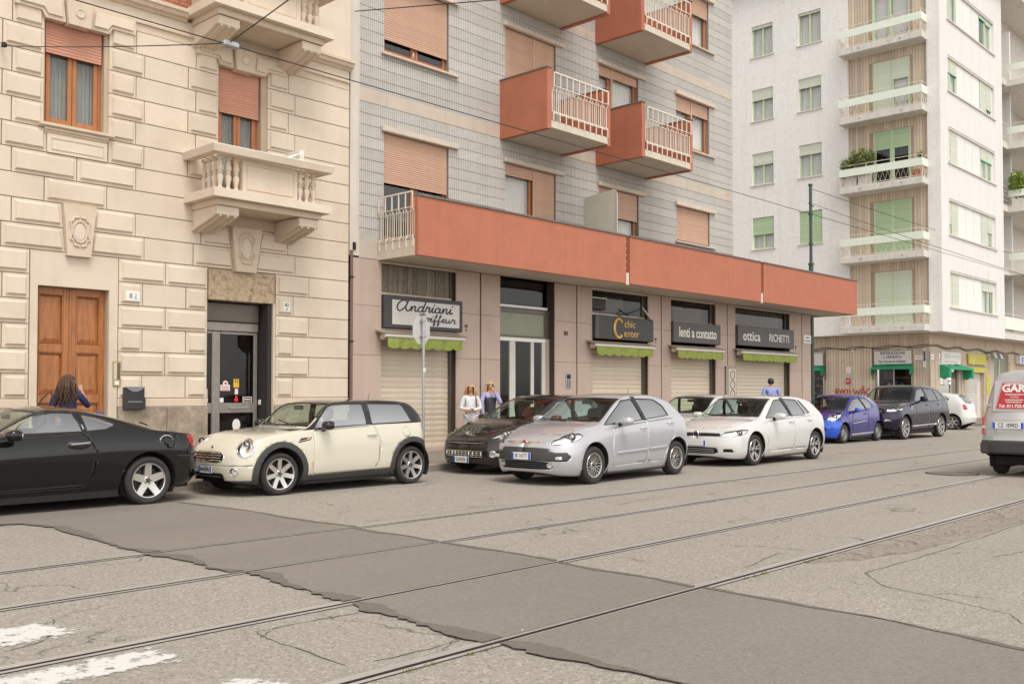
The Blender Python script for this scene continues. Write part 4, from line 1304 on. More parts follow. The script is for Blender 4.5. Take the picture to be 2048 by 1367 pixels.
# roller shutters, transoms, reveals
M_TGLASS = glass('transom_glass', (0.75, 0.73, 0.7), 0.03, 1.5)
M_OLDPLY = mat('weathered_boards', (0.2, 0.175, 0.13), 0.8, var=0.45, vs=7, stretch=(5, 5, .8), rnd=0.2)
def ground_shutter(a, b, boards=False):
    s = sub('roller_shutter', ((a + b) / 2, FY, .13), b2)
    slats('slatG', M_SHUT, s, a + .003, b - .1, .2, 2.75, FY + .2, .127)
    bx('side_guide', M_DMET, s, b - .1, b - .003, FY + .12, FY + .26, .15, 4.45)
    bx('threshold', M_GRAN, s, a, b, FY + .02, FY + .4, .1, .195)
    bx('head_box', M_SILL, s, a + .002, b - .002, FY + .02, FY + .26, 2.76, 2.95)
    t = sub('transom', ((a + b) / 2, FY, 3.7), b2)
    bx('transom_sill', M_SILL, t, a + .002, b - .102, FY + .06, FY + .24, 3.70, 3.76, .006)
    if boards:
        n = 15
        for i in range(n):
            x = a + .01 + (b - a - .12) * i / n
            bx('board', M_OLDPLY, t, x + .004, x + (b - a - .12) / n - .006, FY + .14 + .008 * (i % 2), FY + .17, 3.765, 4.4)
    else:
        bx('pane', M_TGLASS, t, a + .05, b - .15, FY + .15, FY + .156, 3.77, 4.4)
        fr = MB().box(a + .003, a + .05, FY + .12, FY + .18, 3.765, 4.44).box(b - .15, b - .103, FY + .12, FY + .18, 3.765, 4.44).box(a + .05, b - .15, FY + .12, FY + .18, 4.4, 4.44)
        fr.build('transom_frame', M_DMET, t, fix=False)
    bx('soffit_trim', M_SILL, t, a, b, FY + .02, FY + .1, 4.405, 4.46)
for (a, b), bd in zip([GO[0], GO[2], GO[3], GO[4]], (True, False, False, False)):
    ground_shutter(a, b, bd)
M_BLIND = mat('dusty_blind', (0.2, 0.185, 0.15), .8, var=.2, vs=4, stretch=(4, 4, .5))
bx('blind', M_BLIND, b2, 25.85, 27.5, FY + .3, FY + .31, 3.78, 4.25)
bx('blind', M_BLIND, b2, 22.2, 23.2, FY + .3, FY + .31, 3.85, 4.3)
for i in range(18): bx('blind_strip', M_BLIND, b2, 29.6 + i * .17, 29.72 + i * .17, FY + .3, FY + .31, 3.78, 4.4)
bx('air_unit', M_BLACK, b2, 21.4, 22.0, FY + .02, FY + .13, 3.86, 4.17, .01)
bx('air_unit_rim', M_ALU, b2, 21.37, 22.03, FY + .0, FY + .03, 4.172, 4.2)

# ---- entrance 80
en = sub('entrance', (18.7, FY, .13), b2, 'recessed white framed glass entrance door under a pale green panel')
EY = FY + .2
bx('upper_pane', M_TGLASS, en, 17.66, 19.6, EY + .03, EY + .036, 3.8, 4.42)
bx('back_board', M_DARKROOM, en, 17.5, 19.9, EY + .9, EY + .95, 0, 4.45)
bx('upper_rail', M_ALU, en, 17.643, 19.62, EY - .06, EY + .08, 3.7, 3.78, .01)
bx('dark_frame', M_DMET, en, 17.643, 19.752, EY + .0, EY + .08, 3.58, 3.698)
bx('green_panel', mat('green_glass_panel', (0.24, 0.25, 0.175), 0.35, var=.06, vs=2), en, 17.72, 19.55, EY + .02, EY + .05, 3.0, 3.575)
for a, b in ((17.643, 17.718), (19.552, 19.752)): bx('dark_frame', M_DMET, en, a, b, EY, EY + .08, 2.94, 3.578)
bx('dark_frame', M_DMET, en, 17.72, 19.55, EY, EY + .08, 2.94, 2.998)
bx('door_head', M_WHITE, en, 17.643, 19.6, EY, EY + .06, 2.84, 2.938, .006)
for a, b in ((17.643, 17.7), (18.2, 18.42), (19.02, 19.14), (19.46, 19.6)): bx('door_post', mat('door_white', (0.6, 0.57, 0.52), .45, var=.05), en, a, b, EY, EY + .06, .16, 2.838, .008)
for a, b in ((17.7, 18.2), (18.42, 19.02), (19.14, 19.46)):
    bx('pane', M_SGLASS, en, a, b, EY + .025, EY + .031, .55, 2.838)
    bx('kick_panel', MATS['door_white'], en, a, b, EY + .01, EY + .05, .16, .548)
bx('side_reveal', M_GRAN, en, 19.602, 19.753, EY + .0, EY + .1, .16, 2.938)
bx('step', M_GRAN, en, 17.64, 19.755, FY + .05, FY + .8, .1, .158)

# ---- shop signs (things of their own)
def sign(a, b, z0, z1, label, face, frame, border):
    s = empty('shop_sign', ((a + b) / 2, FY, z0), label, 'sign', 'signs over the shuttered shops')
    bx('frame', frame, s, a, b, FY - .09, FY + .08, z0, z1, .01)
    if border: bx('face', face, s, a + .22, b - .12, FY - .1, FY - .0905, z0 + .085, z1 - .1)
    return s
M_SDARK = mat('sign_charcoal', (0.045, 0.043, 0.042), .45, var=.1, vs=3)
M_SGREY = mat('sign_grey', (0.09, 0.086, 0.083), .5, var=.1, vs=3)
M_SWHITE = mat('sign_white', (0.62, 0.59, 0.55), .45, var=.04)
M_LETW = mat('letter_white', (0.75, 0.72, 0.66), .5)
M_GOLD = mat('letter_gold', (0.68, 0.42, 0.12), .4, metal=.3)
sg1 = sign(13.82, 16.24, 2.96, 3.70, 'white shop sign with black handwritten lettering in a dark frame', M_SWHITE, M_SDARK, True)
GL = {'a': ([[(.9, .9), (.5, 1), (.1, .6), (.15, .1), (.5, 0), (.8, .4), (.9, .95), (.85, .3), (1.0, 0), (1.3, .25)]], 1.25),
      'n': ([[(0, .25), (.2, 1), (.2, 0), (.28, .5), (.6, 1), (.8, .85), (.75, .2), (.95, 0), (1.25, .25)]], 1.2),
      'd': ([[(.9, .9), (.5, 1), (.1, .6), (.15, .1), (.5, 0), (.8, .4), (1.2, 2.1), (.88, .4), (1.0, 0), (1.3, .25)]], 1.3),
      'r': ([[(0, .25), (.2, 1), (.3, 1.1), (.38, .9), (.7, .95), (.6, .3), (.75, 0), (1, .25)]], .95),
      'i': ([[(0, .25), (.3, 1), (.2, .3), (.35, 0), (.65, .25)], [(.42, 1.45), (.5, 1.62)]], .62),
      'o': ([[(.6, 1), (.2, .8), (.1, .3), (.4, 0), (.75, .4), (.65, .95), (.9, .85), (1.1, .95)]], 1.0),
      'f': ([[(0, .25), (.5, 1.4), (.6, 1.95), (.4, 1.85), (.3, 1), (.15, -.8), (.32, -.85), (.4, -.2), (.3, .3), (.75, .3)]], .75),
      'e': ([[(0, .25), (.5, .6), (.6, .9), (.35, 1), (.15, .5), (.3, .05), (.6, .05), (.85, .3)]], .8),
      'u': ([[(0, .25), (.2, 1), (.15, .3), (.35, 0), (.7, .4), (.8, 1), (.75, .3), (.9, 0), (1.2, .25)]], 1.15),
      'A': ([[(1.55, 1.75), (1.1, 2.1), (.4, 1.6), (.1, .7), (.4, 0), (.9, .1), (1.5, 1.0), (1.75, 2.0), (1.5, 1.0), (1.6, .2), (1.95, 0), (2.3, .35)]], 2.25),
      'C': ([[(1.4, 1.5), (1.25, 2.0), (.7, 1.9), (.2, 1.1), (.25, .3), (.7, 0), (1.2, .2), (1.6, .35)]], 1.5)}
def handwriting(s, x, z, h, w, r, m, parent, y):
    u = 0.0
    for ch in s:
        st, adv = GL[ch]
        q = stroke_mesh(st, r, lambda a, b, u=u: (x + (u + a + .12 * b) * w, y, z + b * h))
        q.build('letter', m, parent)
        u += adv
handwriting('Andriani', 14.14, 3.37, .115, .185, .017, M_INK, sg1, FY - .104)
handwriting('Coiffeur', 14.75, 3.15, .085, .165, .013, M_INK, sg1, FY - .104)
sg2 = sign(21.38, 24.2, 3.03, 3.70, 'dark shop sign with gold lettering, a lamp arm above it', None, M_SDARK, False)
sg2.name = 'shop_sign'
bx('frame_post', M_SGREY, sg2, 21.4, 21.52, FY - .095, FY - .0905, 3.04, 3.69)
q = MB()
arc = [(22.45 + .2 * math.cos(R(a)), FY - .094, 3.36 + .27 * math.sin(R(a))) for a in range(40, 325, 15)]
q.tube(arc, .045, 6)
q.build('big_letter_c', M_GOLD, sg2, smooth=True)
text('letters', 'chic', M_GOLD, sg2, (22.72, FY - .094, 3.49), .3, align='LEFT', depth=.006, sx=1.15)
text('letters', 'enter', M_GOLD, sg2, (22.70, FY - .094, 3.22), .3, align='LEFT', depth=.006, sx=1.15)
sg3 = sign(25.28, 28.02, 3.08, 3.73, 'dark grey sign reading lenti a contatto in white', None, M_SGREY, False)
def serif(s, m, parent, at, size, sx, width_words):
    """lettering with small slab feet, to read as a serif face"""
    return text('letters', s, m, parent, at, size, depth=.006, sx=sx, bold=.008, spacing=.98)
serif('lenti a contatto', M_LETW, sg3, (26.66, FY - .094, 3.39), .44, .83, None)
sg4 = sign(29.15, 33.13, 3.12, 3.80, 'widest dark grey sign with white lettering, nearest the street corner', None, M_SGREY, False)
text('letters', 'ottica', M_LETW, sg4, (29.45, FY - .094, 3.44), .46, depth=.006, sx=1.0, bold=.009, align='LEFT', spacing=1.1)
text('letters', 'RICHETTI', M_LETW, sg4, (31.25, FY - .094, 3.44), .37, depth=.006, sx=.95, bold=.004, align='LEFT')
# lamp arm and folded striped awning end over the dark sign
lm = empty('sign_lamp', (23.4, FY - .1, 3.75), 'old striped fan hood on an arm above the dark gold-lettered sign', 'lamp')
q = MB().tube([(22.6, FY + .02, 3.74), (23.1, FY - .12, 3.86), (23.4, FY - .2, 3.98)], .016, 6)
q.build('arm', M_IRON, lm)
v, f = [], []
for i in range(9):
    t = i / 8
    for k in range(2):
        v.append((23.3 + .75 * k * math.sin(t * 1.3) + .05, FY - .25 + .2 * k * t - .05, 4.02 - .34 * t * k - .05 * t))
f = [(2 * i, 2 * i + 2, 2 * i + 3, 2 * i + 1) for i in range(8)]
for i in range(8):
    MB().add([v[j] for j in f[i]] + [(a, b + .02, c - .012) for a, b, c in [v[j] for j in f[i]]], [(0, 1, 2, 3), (7, 6, 5, 4), (0, 4, 5, 1), (2, 6, 7, 3), (1, 5, 6, 2), (3, 7, 4, 0)]).build('hood_fold', M_SGREY if i % 2 else M_SWHITE, lm, fix=False)
# ---- awnings
M_GREEN = mat('lime_canvas', (0.23, 0.27, 0.05), .75, var=.12, vs=5, stretch=(3, 1, .6))
def awning(x0, x1, zc, n, label):
    a = empty('awning', ((x0 + x1) / 2, FY, zc), label, 'awning', 'lime awnings over the shutters')
    MB().prism([(FY - .01, zc + .17), (FY - .3, zc + .10), (FY - .34, zc + .085), (FY - .3, zc + .06), (FY - .01, zc + .13)], 'x', x0 - .12, x1 + .1).build('cover', mat('awning_cover', (0.33, 0.27, 0.2), .6, var=.1), a)
    MB().tube([(x0 - .08, FY - .28, zc + .03), (x1 + .06, FY - .28, zc + .03)], .045, 8).build('front_bar', M_SWHITE, a, smooth=True)
    bx('cloth_roll', M_SILL, a, x0 - .05, x1, FY - .2, FY - .06, zc - .06, zc + .09, .03)
    # scalloped valance
    v, f = [], []
    N = n * 8
    for i in range(N + 1):
        t = i / N
        ph = (i % 8) / 8
        sc = .055 * abs(math.sin(math.pi * i / 8)) ** .45
        yy = FY - .3 - .018 * math.sin(t * 23) - .01 * math.sin(t * 57)
        v += [(x0 + (x1 - x0) * t, FY - .29, zc), (x0 + (x1 - x0) * t, yy, zc - .12), (x0 + (x1 - x0) * t, yy - .006, zc - .2 - sc)]
    for i in range(N):
        for k in (0, 1): f.append((3 * i + k + 1, 3 * i + 4 + k, 3 * i + 3 + k, 3 * i + k))
    me = bpy.data.meshes.new('valance'); me.from_pydata(v, [], f)
    o = link('valance', me, M_GREEN, a)
    sm = o.modifiers.new('s', 'SOLIDIFY'); sm.thickness = .006
awning(13.75, 16.05, 2.74, 7, 'lime scalloped awning under the white handwritten sign')
awning(21.2, 23.9, 2.80, 7, 'lime scalloped awning under the dark sign with gold letters')
awning(25.2, 27.85, 2.82, 8, 'lime scalloped awning under the lenti a contatto sign')
awning(29.1, 32.95, 2.84, 13, 'longest lime scalloped awning, rightmost of the four')
# ---- numbers, intercom, plaques
n80 = empty('house_number', (20.2, FY, 3.05), 'dark metal house number 80 on the pink pier right of the entrance', 'number plate')
text('number', '80', M_INK, n80, (20.2, FY - .008, 3.11), .17, depth=.006)
def tinynum(x, z, s, lab):
    n_ = empty('house_number', (x, FY, z), lab, 'number plate')
    text('number', s, M_INK, n_, (x, FY - .006, z), .11, depth=.004); text('number', 'B' if x < 20 else 'C' if x < 25 else 'E', M_INK, n_, (x, FY - .006, z - .1), .09, depth=.004)
tinynum(16.44, 3.12, '80', 'small painted number on the pier right of the handwritten sign')
tinynum(24.42, 3.12, '80', 'small painted number on the pier right of the gold-lettered sign')
tinynum(33.42, 3.2, '80', 'small painted number on the rightmost pink pier')
ic2 = empty('intercom_panel', (20.3, FY, 1.6), 'small steel intercom panel on the pink pier right of the entrance', 'intercom')
bx('plate', M_STEEL, ic2, 20.18, 20.43, FY - .022, FY - .004, 1.62, 2.05, .006)
bx('speaker_grille', M_IRON, ic2, 20.22, 20.38, FY - .027, FY - .0225, 1.88, 2.0)
for i in range(4):
    for j in range(2): bx('button', M_IRON, ic2, 20.22 + j * .09, 20.28 + j * .09, FY - .027, FY - .0225, 1.66 + i * .05, 1.69 + i * .05)
pq = empty('street_plaque', (34.3, FY, 3.36), 'white marble street name plaque at the end of the pink pier', 'plaque')
bx('slab', M_WHITE, pq, 34.02, 34.62, FY - .03, FY - .004, 3.37, 3.68, .004)
print_line('lettering', M_SGREY, pq, (34.32, FY - .032, 3.58), .3, .06, n=5); print_line('lettering', M_SGREY, pq, (34.32, FY - .032, 3.46), .48, .06, n=8)
pb = empty('poster_board', (28.75, FY, .13), 'tall grey board with round emblems against the pier between two shutters', 'board')
bx('board', mat('board_grey', (0.3, 0.27, 0.23), .6, var=.15, vs=4), pb, 28.4, 29.06, FY - .09, FY - .02, .6, 2.42, .03)
bx('inner_panel', M_SILL, pb, 28.5, 28.98, FY - .1, FY - .0905, .7, 2.3, .003)
for i in range(5): MB().tube([(28.74 + .14 * math.cos(t_ * .314), FY - .102, 2.1 - i * .32 + .14 * math.sin(t_ * .314)) for t_ in range(20)], .013, 5, closed=True).build('emblem_ring', M_SGREY, pb)
for zz in (.15,): bx('stand', M_IRON, pb, 28.45, 29.0, FY - .08, FY - .03, .13, .598)
# ================================================================ WHITE CORNER BUILDING
b3 = empty('white_corner_building', (48.5, 17, 0), 'white corner apartment block with pale green windows and ribbed loggias', 'building')
M_ROUGHW = mat('rough_white_stucco', (0.79, 0.77, 0.74), 0.9, streak=0.25, var=0.1, vs=14, bump=0.9, bs=22, dark=(0.7, 0.66, 0.62), ds=5, dt=(0.5, 0.75))
M_SMOOTHW = mat('smooth_white_render', (0.73, 0.71, 0.685), 0.8, var=0.03, streak=0.3, vs=1, dark=(0.68, 0.64, 0.6), ds=.6, dt=(.55, .9))
M_RIB = mat('ribbed_concrete', (0.6, 0.5, 0.39), 0.85, var=0.16, vs=7, stretch=(1, 1, .15), dark=(0.42, 0.33, 0.245), ds=2.2, dt=(0.5, 0.8), rnd=.14)
M_RIBD = mat('rib_gap', (0.36, 0.28, 0.205), .9)
M_PGREEN = mat('pale_green_paint', (0.5, 0.62, 0.38), .5, var=.05)
M_PGREEN2 = mat('green_awning_strip', (0.05, 0.42, 0.24), .6)
M_SLATW = mat('shutter_pale', (0.6, 0.63, 0.52), .55, var=.06, vs=3, rnd=.05)
M_SLATG = mat('shutter_green', (0.42, 0.55, 0.34), .55, var=.06, vs=3, rnd=.05)
M_PANELW = mat('white_panel', (0.74, 0.735, 0.69), .5, var=.03, rnd=.03)
M_CONCW = mat('white_concrete', (0.64, 0.6, 0.55), .8, streak=.5, var=.1, vs=4, dark=(0.4, 0.36, 0.31), ds=1.5, dt=(.58, .85))
M_TRAV = mat('travertine', (0.52, 0.42, 0.32), .7, streak=.5, var=.12, vs=5, dark=(0.36, 0.28, 0.2), ds=2, dt=(.5, .8), rnd=.05)
M_GLASSF = glass('far_glass', (0.9, 0.9, 0.9), .02, 1.6)
FH = 3.58
XB = 48.5
# ---- left face (plane x = XB, seen across the side street)
def rot_panels(m, name, y0, y1, z0, z1, xa, xb, ops):
    """wall slab in a plane x=const: build it in XZ then swap x and y"""
    o = wall_panels(m, b3, name, y0, y1, z0, z1, xa, xb, ops)
    for v in o.data.vertices: v.co.x, v.co.y = v.co.y, v.co.x
    o.data.flip_normals()
    return o
YW = [(25.9, 27.2), (23.1, 24.4), (28.9, 30.2), (32, 33.3)]
ops = [(a, b, 9.47 - FH + FH * k, 11.22 - FH + FH * k) for k in range(5) for a, b in YW]
ops += [(17.62, 21.65, 4.86 + FH * k, 8.10 + FH * k) for k in range(5)]
rot_panels(M_ROUGHW, 'side_wall', 17.0, 36.0, 4.5, 24.0, XB, XB + .3, ops)
bx('side_core', M_DARKROOM, b3, XB + 1.6, XB + 14, 18.6, 36, 4.6, 23.9)
bx('roof', M_CONCW, b3, XB - .4, XB + 30, 16.5, 36, 24.0, 24.3)
bx('overhang_soffit', M_CONCW, b3, XB + .3, 75, 17.3, 36, 4.5, 4.6)
def side_window(y0, y1, z0, z1, zs, sm, closed=False):
    w = sub('window', (XB, (y0 + y1) / 2, z0), b3)
    x = XB + .12
    fr = MB()
    c = (y0 + y1) / 2
    for a, b in ((y0, y0 + .07), (c - .05, c + .05), (y1 - .07, y1)): fr.box(x, x + .06, a, b, z0 + .06, z1)
    fr.box(x, x + .06, y0, y1, z0, z0 + .06)
    fr.build('frame', M_PGREEN, w, fix=False)
    if not closed:
        for a, b in ((y0 + .07, c - .05), (c + .05, y1 - .07)): bx('pane', M_GLASSF, w, x + .02, x + .026, a, b, z0 + .06, z1)
        q = MB()
        for i in range(14):
            a, b = y0 + (y1 - y0) * i / 14, y0 + (y1 - y0) * (i + 1) / 14
            q.add([(x + .14 + .02 * (i % 2), a, z0), (x + .14 + .02 * ((i + 1) % 2), b, z0), (x + .14 + .02 * ((i + 1) % 2), b, z1), (x + .14 + .02 * (i % 2), a, z1)], [(3, 2, 1, 0)])
        q.build('curtain', M_CURT, w, fix=False)
        bx('room', M_DARKROOM, w, x + .6, x + .62, y0 - .2, y1 + .2, z0 - .1, z1 + .1)
    if zs < z1 - .05:
        n = max(1, round((z1 - zs) / .09))
        p = (z1 - zs) / n
        for i in range(n):
            key = ('side', round(y1 - y0, 3), round(p, 3), sm.name)
            if key not in SLATM:
                me = MB().prism([(0, 0), (-.012, p * .5), (0, p - .004), (.01, p - .004), (.01, 0)], 'y', 0, y1 - y0).mesh('slat')
                me.materials.append(sm)
                SLATM[key] = me
            o = link('slat', SLATM[key], None, w)
            o.location = (XB + .06, y0, zs + i * p)
    bx('sill', M_CONCW, w, XB - .06, XB + .1, y0 - .08, y1 + .08, z0 - .07, z0 - .002)
    return w
SH = {0: (.55, .0), 1: (0.0, 0.0), 2: (.72, .72), 3: (.68, .75), 4: (.88, .93)}
for k in range(5):
    for i, (a, b) in enumerate(YW):
        z0 = 9.47 - FH + FH * k
        t = {1: (.45, .0), 2: (.62, .68), 3: (.65, .7), 4: (.9, .92), 0: (.5, .4)}[k][i % 2]
        side_window(a, b, z0, z0 + 1.75, z0 + 1.75 * t + (.0 if t else .02), M_SLATG if k == 1 else M_SLATW, closed=(t == 0.0))
# loggias: ribbed back wall (each rib proud of the gap), double door, slab and two-band railing
def ribs(parent, axis, a0, a1, z0, z1, plane, holes, step=.16, out=-1, name='rib'):
    """vertical ribs in plane axis=plane between a0..a1; holes are (a,b,za,zb)"""
    n = int((a1 - a0) / step)
    s = (a1 - a0) / n
    for i in range(n):
        a, b = a0 + i * s + .006, a0 + (i + 1) * s - .006
        spans = [(z0, z1)]
        for h in holes:
            if b > h[0] and a < h[1]:
                ns = []
                for c, d in spans:
                    if h[3] <= c or h[2] >= d: ns.append((c, d)); continue
                    if h[2] - c > .03: ns.append((c, h[2]))
                    if d - h[3] > .03: ns.append((h[3], d))
                spans = ns
        for c, d in spans:
            key = (axis, round(b - a, 4), round(d - c, 3))
            if key not in RIBM:
                q = MB()
                pr = [(0, 0), (.025, -.022), (b - a - .025, -.022), (b - a, 0)]
                q.prism(pr, 'z', 0, d - c)
                me = q.mesh('rib', fix=True)
                if axis == 'x':
                    for v in me.vertices: v.co.x, v.co.y = v.co.y, v.co.x
                    me.flip_normals()
                me.materials.append(M_RIB)
                RIBM[key] = me
            o = link(name, RIBM[key], None, parent)
            o.location = (plane, a, c) if axis == 'x' else (a, plane, c)
RIBM = {}
DOORS = {0: (.0, .0), 1: (.0, .0), 2: (.66, .66), 3: (.0, .62), 4: (.93, .96)}
def zig(q, P, a0, a1, z0, z1, r=.014, step=.26):
    n = max(3, round((a1 - a0) / step))
    pts = []
    for i in range(n + 1):
        t = a0 + (a1 - a0) * i / n
        pts.append(P(t, z0))
        if i < n: pts.append(P(t + (a1 - a0) / n * .5, z1))
    q.tube(pts, r, 4)
for k in range(5):
    zb = 4.53 + FH * k
    lg = sub('loggia', (XB, 19.6, zb), b3)
    xb = XB + .2
    zf, zc = zb + .34, zb + FH
    bx('back_wall', M_RIBD, lg, xb, xb + .1, 17.62, 18.5, zf, zc - .002); bx('back_wall', M_RIBD, lg, xb, xb + .1, 20.4, 21.65, zf, zc - .002); bx('back_wall', M_RIBD, lg, xb, xb + .1, 18.5, 20.4, zb + 3.1, zc - .002)
    ribs(lg, 'x', 17.63, 21.64, zf, zc - .01, xb - .001, [(18.44, 20.46, 0, zb + 3.12)], .145)
    d = sub('balcony_door', (xb, 19.45, zf), lg)
    fr = MB()
    for a, b in ((18.5, 18.56), (19.41, 19.49), (20.34, 20.4)): fr.box(xb + .0, xb + .07, a, b, zf, zb + 3.1)
    fr.build('frame', M_PGREEN, d, fix=False)
    for j, (a, b) in enumerate(((19.49, 20.34), (18.56, 19.41))):
        t = DOORS[k][j]
        zt = zb + 3.1
        zs = zf + (zt - zf) * t
        if t < .96:
            if t > 0:
                bx('pane', M_GLASSF, d, xb + .05, xb + .056, a + .08, b - .08, zf, zs)
                bx('sash', M_PGREEN, d, xb + .03, xb + .075, a, a + .078, zf, zs); bx('sash', M_PGREEN, d, xb + .03, xb + .075, b - .078, b, zf, zs)
                bx('room', M_DARKROOM, d, xb + .5, xb + .52, a - .1, b + .1, zf, zt)
                if k != 2: bx('curtain', M_CURT, d, xb + .15, xb + .16, a, b, zf, zt)
            n = max(1, round((zt - zs) / .1))
            p = (zt - zs) / n
            for i in range(n):
                key = ('dslat', round(p, 3), k)
                if key not in SLATM:
                    me = MB().prism([(0, 0), (-.01, p * .5), (0, p - .004), (.01, p - .004), (.01, 0)], 'y', 0, b - a).mesh('slat')
                    me.materials.append(M_SLATG if k in (1, 2) else mat('shutter_mint', (0.62, 0.68, 0.54), .55, var=.05, rnd=.03))
                    SLATM[key] = me
                o = link('slat', SLATM[key], None, d)
                o.location = (xb + .01, a, zs + i * p)
        else:
            bx('pane', M_GLASSF, d, xb + .05, xb + .056, a, b, zf, zt); bx('curtain', M_CURT, d, xb + .15, xb + .16, a, b, zf, zt)
    ya, yb, xo = 17.58, 21.82, 47.75
    bx('slab', M_CONCW, lg, xo, XB + .19, ya, yb, zb, zb + .335, .01)
    for yy in (18.6, 20.7): MB().tube([(xo - .12, yy, zb + .16), (xo + .01, yy, zb + .17)], .03, 6).build('drain_spout', M_STEEL, lg)
    q = MB()
    for h, r in ((.40, .018), (1.42, .018)): q.tube([(xo + .04, ya + .04, zb + h), (xo + .04, yb - .04, zb + h)], r, 4); q.tube([(xo + .04, yb - .04, zb + h), (XB - .01, yb - .04, zb + h)], r, 4); q.tube([(xo + .04, ya + .04, zb + h), (XB - .01, ya + .04, zb + h)], r, 4)
    for yy in (ya + .04, 19.0, 20.4, yb - .04): q.tube([(xo + .04, yy, zb + .33), (xo + .04, yy, zb + 1.42)], .018, 4)
    zig(q, lambda t, h: (xo + .04, t, h), ya + .06, yb - .06, zb + .41, zb + .86)
    zig(q, lambda t, h: (t, ya + .04, h), xo + .06, XB - .02, zb + .41, zb + .86)
    zig(q, lambda t, h: (t, yb - .04, h), xo + .06, XB - .02, zb + .41, zb + .86)
    q.build('railing', M_RAILW, lg, fix=False)
    mp = mat('mint_panel', (0.74, 0.79, 0.68), .5, var=.04)
    bx('rail_panel', mp, lg, xo - .01, xo + .02, ya, yb, zb + .86, zb + 1.24, .006)
    bx('rail_panel', mp, lg, xo + .021, XB - .01, ya, ya + .02, zb + .86, zb + 1.24); bx('rail_panel', mp, lg, xo + .021, XB - .01, yb - .02, yb, zb + .86, zb + 1.24)
# ---- front face (plane y = 17)
SX0, SX1 = 49.6, 56.75
fo = [(SX0, SX1, 5.76 + FH * k, 7.55 + FH * k) for k in range(5)]
wall_panels(M_SMOOTHW, b3, 'front_wall', XB + .302, 58.1, 4.5, 24.0, 17.0, 17.3, fo)
bx('corner_pier', M_SMOOTHW, b3, XB + .002, XB + .3, 16.996, 16.9995, 4.5, 24)
cuts = [SX0, 50.15, 51.15, 52.25, 53.4, 54.6, 55.65, SX1 - .25]
for k in range(5):
    z0, z1 = 5.76 + FH * k, 7.55 + FH * k
    sw_ = sub('strip_window', (53, 17, z0), b3)
    bx('sill', M_CONCW, sw_, SX0 - .1, SX1 + .1, 16.93, 17.12, z0 - .08, z0 - .002)
    bx('head_shadow_board', M_CONCW, sw_, SX0, SX1, 17.02, 17.1, z1 - .1, z1 - .002)
    bx('end_reveal', M_SMOOTHW, sw_, SX1 - .25, SX1, 17.12, 17.2, z0, z1 - .102)
    for i, (a, b) in enumerate(zip(cuts, cuts[1:])):
        if 2 <= i <= 4:
            bx('white_panel', M_PANELW, sw_, a + .02, b - .02, 17.1, 17.16, z0, z1 - .102, .006)
        else:
            op = {(4, 0): .95, (4, 1): .95, (4, 5): .9, (4, 6): .85, (3, 0): .6, (3, 1): .6, (3, 5): .08, (3, 6): .22, (2, 0): .08, (2, 1): .05, (2, 5): .62, (2, 6): .62, (1, 0): .35, (1, 1): 0, (1, 5): 0, (1, 6): .5, (0, 0): 0, (0, 1): 0, (0, 5): .72, (0, 6): .72}[(k, i)]
            zs = z0 + (z1 - .1 - z0) * op
            if op:
                fr = MB().box(a + .02, a + .14, 17.12, 17.18, z0, zs).box(b - .14, b - .02, 17.12, 17.18, z0, zs)
                fr.build('sash', M_PGREEN, sw_, fix=False)
                bx('pane', M_GLASSF, sw_, a + .14, b - .14, 17.14, 17.146, z0, zs)
                bx('curtain', M_CURT if (i + k) % 3 else M_DARKROOM, sw_, a, b, 17.26, 17.27, z0, z1)
            n = max(1, round((z1 - .1 - zs) / .09))
            p = (z1 - .1 - zs) / n
            for j in range(n): slats('fslat', M_SLATW, sw_, a + .02, b - .02, zs + j * p, zs + (j + 1) * p, 17.1, .09)
            if 0 < op < 1: bx('bottom_bar', M_PGREEN2 if k > 1 else M_SLATW, sw_, a + .02, b - .02, 17.085, 17.115, zs - .05, zs - .002)
# recessed balcony bays further along the front
bx('bay_back_wall', M_CONCW, b3, 58.1, 75, 18.3, 18.5, 4.5, 24)
for k in range(5):
    zb = 4.53 + FH * k
    bay = sub('balcony_bay', (62, 17, zb), b3)
    bx('slab', M_CONCW, bay, 58.1, 74, 17.0, 18.3, zb, zb + .34)
    bx('bay_side', M_SMOOTHW, bay, 60.4, 60.6, 17.25, 18.3, zb + .341, zb + FH - .001)
    bx('bay_door', M_PGREEN, bay, 58.6, 59.5, 18.24, 18.3, zb + .35, zb + 2.8); bx('bay_door_pane', M_GLASSF, bay, 58.75, 59.35, 18.22, 18.24, zb + .45, zb + 2.7)
    if k:
        bx('balcony_slab', M_CONCW, bay, 59.0, 73, 16.1, 16.998, zb, zb + .335, .01)
        q = MB()
        for h in (.40, 1.42): q.tube([(58.15, 17.03, zb + h), (59.05, 17.03, zb + h), (59.05, 16.15, zb + h), (73, 16.15, zb + h)], .018, 4)
        zig(q, lambda t, h: (t, 16.15, h), 59.05, 73, zb + .41, zb + .86)
        zig(q, lambda t, h: (59.05, t, h), 16.17, 17.0, zb + .41, zb + .86)
        for i in range(4): q.tube([(58.15, 17.03, zb + .4 + .25 * i), (59.05, 17.03, zb + .4 + .25 * i)], .012, 4)
        q.build('railing', M_RAILW, bay, fix=False)
        bx('rail_panel', MATS['mint_panel'], bay, 59.03, 73, 16.1, 16.13, zb + .86, zb + 1.24); bx('rail_panel', MATS['mint_panel'], bay, 59.0, 59.028, 16.1, 17.0, zb + .86, zb + 1.24)
    else:
        q = MB()
        for h in (.40, 1.0, 1.42): q.tube([(58.15, 17.03, zb + h), (73, 17.03, zb + h)], .018, 4)
        q.build('railing', M_RAILW, bay, fix=False)
        bx('rail_panel', MATS['mint_panel'], bay, 58.15, 73, 17.0, 17.02, zb + .55, zb + 1.24)
